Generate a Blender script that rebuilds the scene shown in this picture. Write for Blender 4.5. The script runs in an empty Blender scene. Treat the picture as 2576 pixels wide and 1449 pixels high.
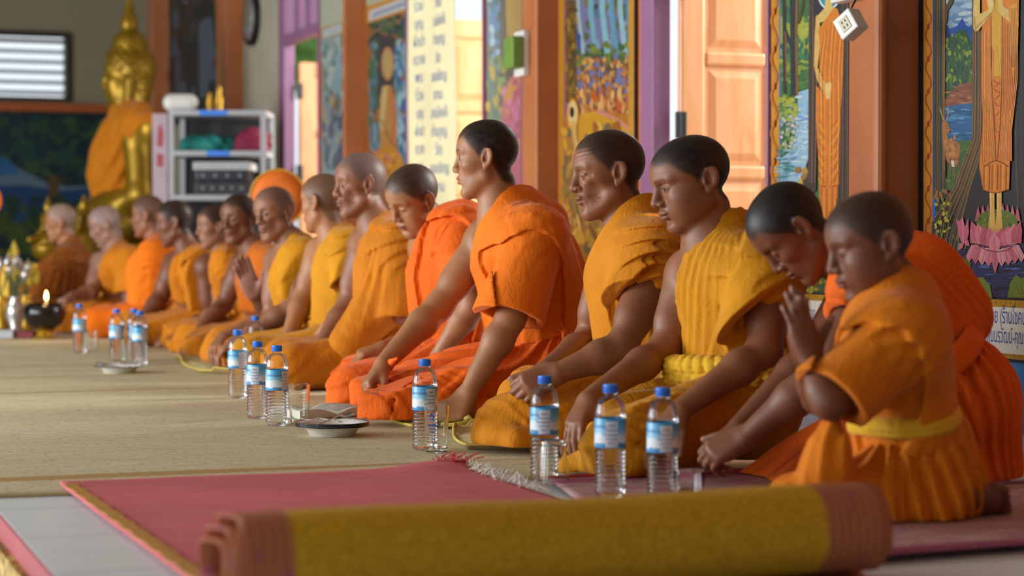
import bpy, bmesh, math, random, os
import numpy as np
from mathutils import Vector, Matrix
random.seed(7)
PI = math.pi
SC = bpy.context.scene
COL = SC.collection

# ---------------------------------------------------------------- camera model (70 mm lens, low seat, slight downward pitch)
FPX, CX, CY, HC = 5000.0, 1288.0, 724.5, 0.53
PITCH = math.atan((724.5 - 605.0) / FPX)
cp, sp = math.cos(PITCH), math.sin(PITCH)
def ray(px, py):
    dx, dy = (px - CX) / FPX, (CY - py) / FPX
    return np.array([dx, cp + dy * sp, -sp + dy * cp])
def P(px, py, Z):
    d = ray(px, py)
    return np.array([0, 0, HC]) + d * (Z / d[1])
def ground(px, py, z=0.0):
    d = ray(px, py)
    return np.array([0, 0, HC]) + d * ((z - HC) / d[2])
TH = math.atan(1888.0 / FPX)
U = np.array([-math.sin(TH), math.cos(TH), 0.0])      # along the row and the wall, away from the camera
V = np.array([math.cos(TH), math.sin(TH), 0.0])       # from the row towards the wall
ZUP = np.array([0, 0, 1.0])
W0 = ground(2520, 1087)                                # foot of the painted wall
def wallp(px, py, off=0.0):
    """point of the painted wall (moved off into the room) seen at a pixel"""
    d = ray(px, py); o = np.array([0, 0, HC]); base = W0 - V * off
    return o + d * (np.dot(base - o, V) / np.dot(d, V))
def wall_t(px, off=0.0):
    return float(np.dot(wallp(px, 605, off) - W0, U))
def wpt(t, z, off=0.0):
    return W0 + U * t - V * off + ZUP * z
def wall_z(px, py, off=0.0):
    return float(wallp(px, py, off)[2])

def unit(v):
    v = np.asarray(v, float); return v / (np.linalg.norm(v) + 1e-12)

# ---------------------------------------------------------------- objects
def link(o, parent=None):
    COL.objects.link(o)
    if parent is not None:
        o.parent = parent
    return o
def tag(o, label=None, cat=None, group=None, kind=None):
    if label: o['label'] = label
    if cat: o['category'] = cat
    if group: o['group'] = group
    if kind: o['kind'] = kind
    return o
def empty(name, loc=(0, 0, 0), rz=0.0, parent=None):
    o = bpy.data.objects.new(name, None)
    o.location = Vector([float(c) for c in loc]); o.rotation_euler = (0, 0, rz); o.empty_display_size = .05
    return link(o, parent)
def mesh_obj(name, verts, faces, mat=None, parent=None, smooth=False, loc=None):
    me = bpy.data.meshes.new(name)
    me.from_pydata([tuple(map(float, v)) for v in verts], [], [tuple(f) for f in faces])
    if mat is not None:
        for m in (mat if isinstance(mat, (list, tuple)) else [mat]): me.materials.append(m)
    if smooth: me.polygons.foreach_set('use_smooth', [True] * len(me.polygons))
    me.update()
    o = bpy.data.objects.new(name, me)
    if loc is not None: o.location = Vector([float(c) for c in loc])
    return link(o, parent)
def fast_mesh(name, v, q, mat=None, parent=None, loc=(0, 0, 0), col=None):
    me = bpy.data.meshes.new(name)
    n, m = len(v), len(q); k = q.shape[1]
    me.vertices.add(n); me.vertices.foreach_set('co', np.asarray(v, np.float32).ravel())
    me.loops.add(m * k); me.loops.foreach_set('vertex_index', np.asarray(q, np.int32).ravel())
    me.polygons.add(m)
    me.polygons.foreach_set('loop_start', np.arange(0, m * k, k, dtype=np.int32))
    me.polygons.foreach_set('use_smooth', np.ones(m, bool))
    me.update(calc_edges=True)
    if col is not None:
        a = me.color_attributes.new('tint', 'FLOAT_COLOR', 'POINT')
        c4 = np.ones((n, 4), np.float32); c4[:, :col.shape[1]] = col
        a.data.foreach_set('color', c4.ravel())
    if mat is not None: me.materials.append(mat)
    o = bpy.data.objects.new(name, me); o.location = Vector([float(c) for c in loc])
    return link(o, parent)

class MB:
    """collects shapes into one mesh"""
    def __init__(s): s.v = []; s.f = []; s.m = []
    def add(s, v, f, mi=0):
        b = len(s.v); s.v += [np.asarray(p, float) for p in v]
        s.f += [tuple(i + b for i in q) for q in f]; s.m += [mi] * len(f)
    def box(s, c, h, ax=None, mi=0):
        c = np.asarray(c, float); X, Y, Z = ax if ax is not None else (np.array([1., 0, 0]), np.array([0, 1., 0]), ZUP)
        v = [c + X * h[0] * a + Y * h[1] * b + Z * h[2] * d for a in (-1, 1) for b in (-1, 1) for d in (-1, 1)]
        s.add(v, [(0, 1, 3, 2), (4, 6, 7, 5), (0, 4, 5, 1), (2, 3, 7, 6), (0, 2, 6, 4), (1, 5, 7, 3)], mi)
    def lathe(s, prof, n=32, c=(0, 0, 0), ax=None, mi=0, closed=False):
        c = np.asarray(c, float); X, Y, Z = ax if ax is not None else (np.array([1., 0, 0]), np.array([0, 1., 0]), ZUP)
        v, f = [], []
        for r, z in prof:
            for i in range(n):
                a = 2 * PI * i / n
                v.append(c + X * r * math.cos(a) + Y * r * math.sin(a) + Z * z)
        L = len(prof)
        for j in range(L - 1 + (1 if closed else 0)):
            j2 = (j + 1) % L
            for i in range(n):
                k = (i + 1) % n
                f.append((j * n + i, j * n + k, j2 * n + k, j2 * n + i))
        s.add(v, f, mi)
    def tube(s, pts, rad, n=10, mi=0, cap=True):
        pts = [np.asarray(p, float) for p in pts]
        if not isinstance(rad, (list, tuple)): rad = [rad] * len(pts)
        v, f = [], []
        ref = None
        for i, p in enumerate(pts):
            t = unit(pts[min(i + 1, len(pts) - 1)] - pts[max(i - 1, 0)])
            if ref is None:
                ref = np.cross(t, ZUP if abs(t[2]) < .9 else np.array([1., 0, 0]))
            ref = unit(ref - t * np.dot(ref, t)); b = np.cross(t, ref)
            for k in range(n):
                a = 2 * PI * k / n
                v.append(p + (ref * math.cos(a) + b * math.sin(a)) * rad[i])
        for i in range(len(pts) - 1):
            for k in range(n):
                k2 = (k + 1) % n
                f.append((i * n + k, i * n + k2, (i + 1) * n + k2, (i + 1) * n + k))
        if cap:
            f.append(tuple(range(n - 1, -1, -1))); f.append(tuple((len(pts) - 1) * n + k for k in range(n)))
        s.add(v, f, mi)
    def poly(s, pts, mi=0):
        s.add(pts, [tuple(range(len(pts)))], mi)
    def build(s, name, mats, parent=None, smooth=False, loc=None, bevel=0.0, sharp=None):
        o = mesh_obj(name, s.v if loc is None else [p - np.asarray(loc, float) for p in s.v], s.f, mats, parent, smooth, loc)
        o.data.polygons.foreach_set('material_index', s.m)
        if sharp is not None:
            bm = bmesh.new(); bm.from_mesh(o.data)
            for e in bm.edges:
                if len(e.link_faces) == 2 and e.calc_face_angle(0) > sharp: e.smooth = False
            bm.to_mesh(o.data); bm.free()
        if bevel > 0:
            b = o.modifiers.new('bevel', 'BEVEL'); b.width = bevel; b.segments = 2; b.limit_method = 'ANGLE'
        return o

# ---------------------------------------------------------------- materials
def srgb(h):
    if isinstance(h, str):
        h = h.lstrip('#'); c = [int(h[i:i + 2], 16) / 255 for i in (0, 2, 4)]
    else: c = [x / 255 for x in h]
    return [x / 12.92 if x <= .04045 else ((x + .055) / 1.055) ** 2.4 for x in c]
class N:
    """tiny node-graph helper"""
    def __init__(s, name):
        s.m = bpy.data.materials.new(name); s.m.use_nodes = True
        s.t = s.m.node_tree; s.t.nodes.clear()
        s.out = s.t.nodes.new('ShaderNodeOutputMaterial')
        s.b = s.t.nodes.new('ShaderNodeBsdfPrincipled'); s.l(s.b, 0, s.out, 0)
    def l(s, a, ao, b, bi):
        s.t.links.new(a.outputs[ao], b.inputs[bi])
    def n(s, typ, **kw):
        x = s.t.nodes.new('ShaderNode' + typ)
        for k, v in kw.items(): setattr(x, k, v)
        return x
    def coord(s, which='Object', scale=(1, 1, 1), rot=(0, 0, 0)):
        c = s.n('TexCoord'); mp = s.n('Mapping'); s.l(c, which, mp, 'Vector')
        mp.inputs['Scale'].default_value = scale; mp.inputs['Rotation'].default_value = rot
        return mp
    def noise(s, co, scale, detail=4, rough=.55, dist=0):
        x = s.n('TexNoise'); s.l(co, 0, x, 'Vector'); x.inputs['Scale'].default_value = scale
        x.inputs['Detail'].default_value = detail; x.inputs['Roughness'].default_value = rough; x.inputs['Distortion'].default_value = dist
        return x
    def ramp(s, src, so, stops):
        r = s.n('ValToRGB'); s.l(src, so, r, 0); e = r.color_ramp.elements
        while len(e) < len(stops): e.new(.5)
        for i, (p, c) in enumerate(stops):
            e[i].position = p; e[i].color = (*c[:3], 1)
        return r
    def mix(s, fac, a, b, mode='MIX', fo=0, ao=0, bo=0):
        x = s.n('Mix', data_type='RGBA', blend_type=mode)
        for src, so, idx in ((fac, fo, 0), (a, ao, 6), (b, bo, 7)):
            if hasattr(src, 'outputs'): s.l(src, so, x, idx)
            elif idx == 0: x.inputs[0].default_value = src
            else: x.inputs[idx].default_value = (*src[:3], 1)
        return x
    def bump(s, src, so, strength=.3, dist=.01, prev=None):
        b = s.n('Bump'); b.inputs['Strength'].default_value = strength; b.inputs['Distance'].default_value = dist
        s.l(src, so, b, 'Height')
        if prev is not None: s.l(prev, 0, b, 'Normal')
        s.l(b, 0, s.b, 'Normal'); return b
    def set(s, **kw):
        names = dict(rough='Roughness', metal='Metallic', spec='Specular IOR Level', ior='IOR', trans='Transmission Weight', coat='Coat Weight',
                     sheen='Sheen Weight', sss='Subsurface Weight', alpha='Alpha', emit='Emission Strength')
        for k, v in kw.items(): s.b.inputs[names[k]].default_value = v
        return s
    def color(s, src, so=0):
        if hasattr(src, 'outputs'): s.l(src, so, s.b, 'Base Color')
        else: s.b.inputs['Base Color'].default_value = (*src[:3], 1)
        return s
def flat(name, c, rough=.6, var=.12, scale=14, **kw):
    n = N(name); co = n.coord('Object'); nz = n.noise(co, scale, 5)
    c = srgb(c); lo = [x * (1 - var) for x in c]; hi = [min(1, x * (1 + var)) for x in c]
    n.color(n.ramp(nz, 0, [(.3, lo), (.7, hi)])); n.set(rough=rough, **kw)
    return n.m
# ---------------------------------------------------------------- implicit modelling: smooth unions meshed by surface nets
EYE3 = np.eye(3)
def smin(a, b, k):
    if k <= 1e-6: return np.minimum(a, b)
    h = np.clip(.5 + .5 * (b - a) / k, 0, 1)
    return b + (a - b) * h - k * h * (1 - h)
def smax(a, b, k): return -smin(-a, -b, k)
class Prim:
    __slots__ = ('f', 'c', 'r')
    def __init__(s, f, c, r): s.f = f; s.c = np.asarray(c, float); s.r = r
def rc(a, b, ra, rb, lat=None, w=1.0):
    a = np.asarray(a, float); b = np.asarray(b, float)
    if lat is not None and w != 1.0:
        L = unit(lat); M = EYE3 - np.outer(L, L) * (1 - 1 / w)
    else: M = None
    ba = b - a if M is None else M @ (b - a); bb = float(ba @ ba) + 1e-12
    def f(p):
        q = p - a
        if M is not None: q = q @ M.T
        h = np.clip(q @ ba / bb, 0, 1)
        return np.sqrt(((q - h[:, None] * ba) ** 2).sum(1)) - (ra + (rb - ra) * h)
    return Prim(f, (a + b) / 2, np.linalg.norm(b - a) / 2 + max(ra, rb) * max(w, 1))
def el(c, r, R=None):
    c = np.asarray(c, float); r = np.asarray(r, float)
    def f(p):
        q = p - c
        if R is not None: q = q @ R
        k0 = np.sqrt(((q / r) ** 2).sum(1)); k1 = np.sqrt(((q / (r * r)) ** 2).sum(1)) + 1e-9
        return k0 * (k0 - 1) / k1
    return Prim(f, c, float(r.max()))
def bx(c, h, R=None, rd=.004):
    c = np.asarray(c, float); h = np.asarray(h, float) - rd
    def f(p):
        q = p - c
        if R is not None: q = q @ R
        q = np.abs(q) - h
        return np.sqrt((np.maximum(q, 0) ** 2).sum(1)) + np.minimum(q.max(1), 0) - rd
    return Prim(f, c, float(np.linalg.norm(h)) + rd)
def chain(pts, rad):
    pts = [np.asarray(p, float) for p in pts]
    if not hasattr(rad, '__len__'): rad = [rad] * len(pts)
    segs = [rc(pts[i], pts[i + 1], rad[i], rad[i + 1]) for i in range(len(pts) - 1)]
    A = np.array(pts); c = (A.min(0) + A.max(0)) / 2
    def f(p):
        d = segs[0].f(p)
        for s in segs[1:]: d = np.minimum(d, s.f(p))
        return d
    return Prim(f, c, float(np.linalg.norm(A - c, axis=1).max()) + max(rad))
class Shape:
    def __init__(s): s.ops = []; s.post = []
    def u(s, p, k=.02): s.ops.append((0, p, k)); return s
    def sub(s, p, k=.01): s.ops.append((1, p, k)); return s
    def cut(s, pt, n, k=.01):
        pt = np.asarray(pt, float); n = unit(n)
        s.ops.append((2, Prim(lambda p: (p - pt) @ n, pt, 1e9), k)); return s
    def isect(s, prim, k=.01): s.ops.append((2, Prim(prim.f, prim.c, 1e9), k)); return s
    def ev(s, p, c=None, R=0.0):
        d = np.full(len(p), 1.0)
        for typ, pr, k in s.ops:
            if c is not None and typ < 2 and np.linalg.norm(c - pr.c) - pr.r > R + k + .03: continue
            if typ == 0: d = smin(d, pr.f(p), k)
            elif typ == 1: d = smax(d, -pr.f(p), k)
            else: d = smax(d, pr.f(p), k)
        for fn in s.post: d = fn(p, d)
        return d
    def bounds(s):
        lo = np.min([pr.c - pr.r for t, pr, k in s.ops if t == 0], axis=0); hi = np.max([pr.c + pr.r for t, pr, k in s.ops if t == 0], axis=0)
        return lo - .03, hi + .03
    def cast(s, px, py, z0, z1, n=90):
        """front surface points seen at pixels, for folds that follow the cloth"""
        D = np.array([ray(a, b) for a, b in zip(px, py)]); D = D / D[:, 1:2]; o = np.array([0, 0, HC])
        zs = np.linspace(z0, z1, n); hit = np.full(len(D), np.nan)
        pd = None
        for z in zs:
            d = s.ev(o + D * z)
            if pd is not None:
                k = np.isnan(hit) & (d < 0) & (pd >= 0)
                hit[k] = (z - (zs[1] - zs[0]) * (-d[k]) / (pd[k] - d[k] + 1e-9))
            pd = d
        miss = np.isnan(hit)
        if miss.any():
            hit[miss] = np.nanmean(hit) if not miss.all() else (z0 + z1) / 2
        return o + D * hit[:, None]
def polygonize(S, h, lo=None, hi=None, B=16, slack=1.5):
    if lo is None: lo, hi = S.bounds()
    lo = np.asarray(lo, float); hi = np.asarray(hi, float)
    nb = np.maximum(1, np.ceil((hi - lo) / (h * B)).astype(int))
    ax = [lo[i] + (np.arange(nb[i]) + .5) * B * h for i in range(3)]
    cc = np.stack(np.meshgrid(*ax, indexing='ij'), -1).reshape(-1, 3)
    dc = S.ev(cc); half = B * h * math.sqrt(3) / 2
    act = np.abs(dc) < half * slack
    G = np.where(dc > 0, 1.0, -1.0).astype(np.float32).reshape(nb).repeat(B, 0).repeat(B, 1).repeat(B, 2)
    loc = np.stack(np.meshgrid(*[np.arange(B)] * 3, indexing='ij'), -1).reshape(-1, 3)
    for i in np.nonzero(act)[0]:
        b = np.array(np.unravel_index(i, nb)) * B
        p = lo + (loc + b) * h
        G[b[0]:b[0] + B, b[1]:b[1] + B, b[2]:b[2] + B] = S.ev(p, cc[i], half).reshape(B, B, B)
    sg = G < 0; shp = np.array(G.shape); stride = np.array([shp[1] * shp[2], shp[2], 1])
    acc_id, acc_p, quads = [], [], []
    for a in range(3):
        o = [(a + 1) % 3, (a + 2) % 3]
        sl0 = [slice(None)] * 3; sl1 = [slice(None)] * 3
        sl0[a] = slice(0, -1); sl1[a] = slice(1, None)
        s0 = sg[tuple(sl0)]; s1 = sg[tuple(sl1)]
        I = np.argwhere(s0 != s1)
        if len(I) == 0: continue
        ok = (I[:, o[0]] > 0) & (I[:, o[1]] > 0) & (I[:, o[0]] < shp[o[0]] - 1) & (I[:, o[1]] < shp[o[1]] - 1)
        I = I[ok]
        J = I.copy(); J[:, a] += 1
        g0 = G[tuple(I.T)]; g1 = G[tuple(J.T)]
        t = g0 / (g0 - g1 + 1e-12)
        pt = I.astype(float); pt[:, a] += t
        e0 = np.zeros(3, int); e0[o[0]] = 1; e1 = np.zeros(3, int); e1[o[1]] = 1
        ids = []
        for dv in (-e0 - e1, -e1, 0 * e0, -e0):
            c = (I + dv) @ stride; ids.append(c); acc_id.append(c); acc_p.append(pt)
        q = np.stack(ids, 1)
        flip = ~(g0 < 0); q[flip] = q[flip][:, ::-1]
        quads.append(q)
    if not quads: return np.zeros((0, 3)), np.zeros((0, 4), int)
    ids = np.concatenate(acc_id); pts = np.concatenate(acc_p); q = np.concatenate(quads)
    uq, inv = np.unique(ids, return_inverse=True)
    cnt = np.bincount(inv).astype(float)
    v = np.stack([np.bincount(inv, pts[:, i]) / cnt for i in range(3)], 1)
    q = np.searchsorted(uq, q)
    return lo + v * h, q
_rng = np.random.RandomState(3)
_ND = _rng.randn(24, 3); _NP = _rng.rand(24) * 6.28
def snoise(p, sc, seed=0):
    r = 0
    for i in range(5):
        j = (i + seed * 5) % 24; k = (i * 7 + seed * 3 + 1) % 24
        r = r + np.sin(p @ _ND[j] * sc * (.7 + .18 * i) + _NP[k])
    return r / 2.6
def ridge(ph, e=1.5): return (.5 + .5 * np.cos(2 * PI * ph)) ** e
def smooth01(x): x = np.clip(x, 0, 1); return x * x * (3 - 2 * x)
def folds(S, specs, seed=0):
    """cloth folds pushed out of the surface: 'dir' parallel, 'axis' concentric about a line, 'ang' fanned about a line"""
    def fn(p, d):
        near = np.abs(d) < .05
        if not near.any(): return d
        q = p[near]; h = np.zeros(len(q))
        for i, s in enumerate(specs):
            w = s.get('warp', .45); wn = snoise(q, s.get('wsc', 6.), seed + i)
            if s['k'] == 'dir': ph = q @ unit(s['d']) / s['lam']
            elif s['k'] == 'axis':
                a = unit(s['d']); r = q - s['c']; r = r - np.outer(r @ a, a); ph = np.sqrt((r ** 2).sum(1)) / s['lam']
            else:
                a = unit(s['d']); r = q - s['c']; e1 = unit(np.cross(a, ZUP if abs(a[2]) < .9 else np.array([1., 0, 0]))); e2 = np.cross(a, e1)
                ph = np.arctan2(r @ e2, r @ e1) / (2 * PI) * s['n'] + (r @ a) * s.get('tw', 0)
            m = 1.0
            if 'r' in s: m = smooth01((s['r'] - np.sqrt((((q - s['m']) / s.get('ms', np.ones(3))) ** 2).sum(1))) / (s['r'] * .45))
            amp = s['A'] * np.clip(.55 + .75 * snoise(q, s.get('asc', 8.), seed + i + 11), 0, 1.5)
            ph = ph + w * wn
            t = ph - np.floor(ph); sk = s.get('skew', .35)          # lopsided crest: long slope, short drop
            tri = np.where(t < sk, t / sk, (1 - t) / (1 - sk))
            h += amp * m * (smooth01(tri) ** s.get('e', 1.3))
        d = d.copy(); d[near] -= h
        return d
    S.post.append(fn)
# ---------------------------------------------------------------- people
def head_R(yaw, pitch=0, roll=0):
    y, p, r = math.radians(yaw), math.radians(pitch), math.radians(roll)
    f0 = np.array([-math.cos(y), -math.sin(y), 0]); L = np.array([math.sin(y), -math.cos(y), 0])
    f = f0 * math.cos(p) - ZUP * math.sin(p); u = ZUP * math.cos(p) + f0 * math.sin(p)
    u2 = u * math.cos(r) + L * math.sin(r); L2 = L * math.cos(r) - u * math.sin(r)
    return np.stack([f, L2, u2], 1)          # columns: forward, left, up
def head_shape(o):
    """head in its own frame (x forward, y left, z up; chin -.112, crown +.118)"""
    S = Shape(); A = np.array; age = o.get('age', 0); full = o.get('full', 1.0); child = o.get('child', 0)
    oc = o.get('occ', 0); S.u(el((-.014 + .010 * oc, 0, .034), (.096 - .011 * oc, .077, .084)), .01)
    S.u(el((.024, 0, .040), (.062, .067, .062)), .03)
    S.u(el((.026, 0, -.045), (.052, .056 * full, .062)), .035)
    for y in (1, -1):
        S.u(rc((-.004, y * .050, -.052), (.060, y * .016, -.094), .018, .016), .028)
        S.u(el((.046, y * .042, -.014), (.027, .021, .019)), .022)
    S.u(el((.068, 0, -.094), (.017, .022, .015)), .016)
    if full > 1.0:
        for y in (1, -1): S.u(el((.040, y * .044, -.043), (.032, .022 * full, .034)), .03)
    S.u(el((.061, 0, -.052), (.028, .033, .030)), .02)
    # brow ridge
    br = .0095 + .002 * age - .002 * child
    for y in (1, -1): S.u(rc((.079, y * .010, .030), (.064, y * .047, .029), br, .008), .014)
    # sockets
    for y in (1, -1): S.sub(el((.092, y * .031, .009), (.017, .019, .012)), .016)
    # nose
    nw = o.get('nose', 1.0)
    S.u(rc((.0815, 0, .020), (.0985, 0, -.022), .0075, .0105 * nw), .012)
    S.u(el((.0975, 0, -.0245), (.0105, .0118 * nw, .0095)), .006)
    for y in (1, -1):
        S.u(el((.0885, y * .0140 * nw, -.0280), (.0115, .0078, .0082)), .005)
        S.sub(el((.0940, y * .0078 * nw, -.0365), (.0058, .0036, .0045)), .002)
    # mouth
    lp = o.get('lips', 1.0); S.u(el((.0875, 0, -.0510), (.0105, .0240, .0068 * lp)), .005)
    S.u(el((.0860, 0, -.0638), (.0102, .0200, .0078 * lp)), .0045)
    S.sub(el((.0985, 0, -.0574), (.0160, .0255, .0013)), .0025)
    S.sub(el((.0900, 0, -.0770), (.0120, .022, .006)), .010)
    # eyes
    op = o.get('eye', .003)
    for y in (1, -1):
        S.u(el((.0680, y * .0310, .0080), (.0150, .0168, .0128)), .005)
        if op > .0012: S.sub(el((.0830, y * .0315, .0068), (.0085, .0128, op)), .0012)
        else: S.sub(el((.0850, y * .0315, .0030), (.008, .0135, .0010)), .001)
        S.sub(el((.0850, y * .031, .0175), (.010, .015, .0012)), .004)
    # ears
    for y in (1, -1):
        ez = -.004 if not child else -.006
        ct, st = math.cos(.22), math.sin(.22)
        Re = np.stack([A([ct, y * -.38, st]), A([.38, y * 1.0, 0.0]), A([-st, 0, ct])], 1)
        Re[:, 0] = unit(Re[:, 0]); Re[:, 1] = unit(Re[:, 1] - Re[:, 0] * (Re[:, 0] @ Re[:, 1])); Re[:, 2] = np.cross(Re[:, 0], Re[:, 1]) * (1 if y > 0 else -1)
        c = A([-.014, y * .081, ez + .008])
        S.u(el(c, (.0195, .0080, .0310), Re), .005)
        S.u(el(A([-.006, y * .076, ez - .020]), (.0095, .0055, .011)), .006)
        oc = c + A([.003, y * .0068, .003])
        S.sub(el(oc, (.0125, .0062, .0215), Re), .003)
        S.u(rc(c + A([-.007, y * .003, -.012]), c + A([-.005, y * .0035, .016]), .0038, .003), .004)
        S.u(el(c + A([.015, y * .000, -.006]), (.005, .0045, .007)), .004)
        S.sub(el(c + A([.0085, y * .004, -.006]), (.0042, .006, .0060)), .003)
    # lips corners / folds with age
    if age:
        for y in (1, -1):
            S.sub(chain([A([.0935, y * .019, -.030]), A([.083, y * .031, -.048]), A([.074, y * .035, -.066])], .0028 * age), .006)
            S.sub(el((.060, y * .052, -.040), (.022, .014, .022)), .03)
            S.sub(chain([A([.084, y * .020, -.006]), A([.076, y * .035, -.010])], .0022), .005)
            S.sub(chain([A([.070, y * .047, .008]), A([.058, y * .058, .004])], .0018), .004)
        def wr(p, d):
            m = smooth01((p[:, 0] - .03) / .03) * smooth01((p[:, 2] - .036) / .012) * smooth01((.082 - p[:, 2]) / .015)
            z = p[:, 2] + .004 * np.cos(p[:, 1] * 55) + .0012 * snoise(p, 60, 2)
            return d - age * m * .0013 * np.cos(2 * PI * z / .0105)
        S.post.append(wr)
    return S
def hair_mask(q, o):
    x, y, z = q[:, 0], np.abs(q[:, 1]), q[:, 2]
    hx = np.array([-.13, -.085, -.06, -.04, -.024, -.010, .004, .016, .026, .040, .052, .062, .078, .10])
    hz = np.array([-.080, -.080, -.074, -.052, -.018, .010, .004, .004, .022, .036, .048, .057, .066, .070]) + o.get('hairline', 0)
    b = np.interp(x, hx, hz) + .005 * snoise(q, 90, 1)
    m = smooth01((z - b) / .026 + .35) * (.90 + .10 * smooth01((z - b) / .06)) * (1 + .03 * snoise(q, 130, 2))
    ear = (y > .0800) & (z < .030) & (z > -.05) & (x > -.040) & (x < .010)
    m[ear] = 0
    m *= smooth01((z + .088) / .02)
    return m
def hand_prims(W, d, n, side, curl, o):
    """W wrist, d towards the fingers, n back of the hand, side = direction of the thumb; curl in degrees per joint"""
    s = o.get('s', 1.0)
    d = unit(d); n = unit(n - d * (n @ d)); t = np.cross(n, d)
    if t @ side < 0: t = -t
    out = []
    ys = [.026, .009, -.009, -.026]; kn = [.086, .090, .086, .078]
    L = [(.043, .025, .021), (.047, .030, .022), (.043, .028, .021), (.034, .021, .019)]
    rr = [.0094, .0096, .0090, .0080]
    curl = curl if hasattr(curl[0], '__len__') else [curl] * 4
    spread = o.get('spread', .06)
    tips = []
    for i in range(4):
        base = W + (t * ys[i] * .55 + d * .008) * s
        k = W + (d * kn[i] + t * ys[i] - n * abs(ys[i]) * .10) * s
        out.append((rc(base, k, .0150 * s, .0115 * s), .014))
        ang = 0; cur = k; dd = unit(d + t * spread * (1.5 - i))
        pts = [k]
        for j in range(3):
            ang += math.radians(curl[i][j])
            v = dd * math.cos(ang) - n * math.sin(ang)
            cur = cur + v * L[i][j] * s; pts.append(cur)
        r = rr[i] * s
        out.append((chain(pts, [r * 1.05, r, r * .93, r * .80]), .004))
        tips.append(pts)
    out.append((el(W + (d * .048 - n * .008) * s, (.044 * s, .034 * s, .015 * s), np.stack([d, t, n], 1)), .016))
    tc = o.get('thumb', (.55, .45, .2))      # outward, palmward, bend
    b0 = W + (d * .018 + t * .020 - n * .006) * s
    v1 = unit(d * .8 + t * tc[0] - n * tc[1]); b1 = b0 + v1 * .044 * s
    v2 = unit(v1 + d * tc[2]); b2 = b1 + v2 * .033 * s
    v3 = unit(v2 + d * tc[2] - t * .1); b3 = b2 + v3 * .026 * s
    out.append((rc(b0, b1, .0165 * s, .0118 * s), .014))
    out.append((chain([b1, b2, b3], [.0110 * s, .0100 * s, .0085 * s]), .004))
    return out, tips + [[b0, b1, b2, b3]]
def foot_prims(A, toe, up, s):
    """A ankle, toe = heel-to-toe direction"""
    toe = unit(toe); up = unit(up - toe * (up @ toe)); sd = np.cross(up, toe)
    out = [(el(A - toe * .030 * s - up * .020 * s, (.036 * s, .030 * s, .030 * s), np.stack([toe, sd, up], 1)), .02),
           (rc(A + toe * .01 * s, A + toe * .105 * s - up * .026 * s, .034 * s, .026 * s, sd, 1.3), .03)]
    for i in range(5):
        y = (i - 2) * .016 * s
        b = A + toe * (.125 - abs(i - 1) * .007) * s - up * .034 * s + sd * y
        out.append((rc(b, b + toe * (.040 - .004 * i) * s - up * .004 * s, .0115 * s, .0095 * s if i else .0125 * s), .006))
    return out

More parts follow.
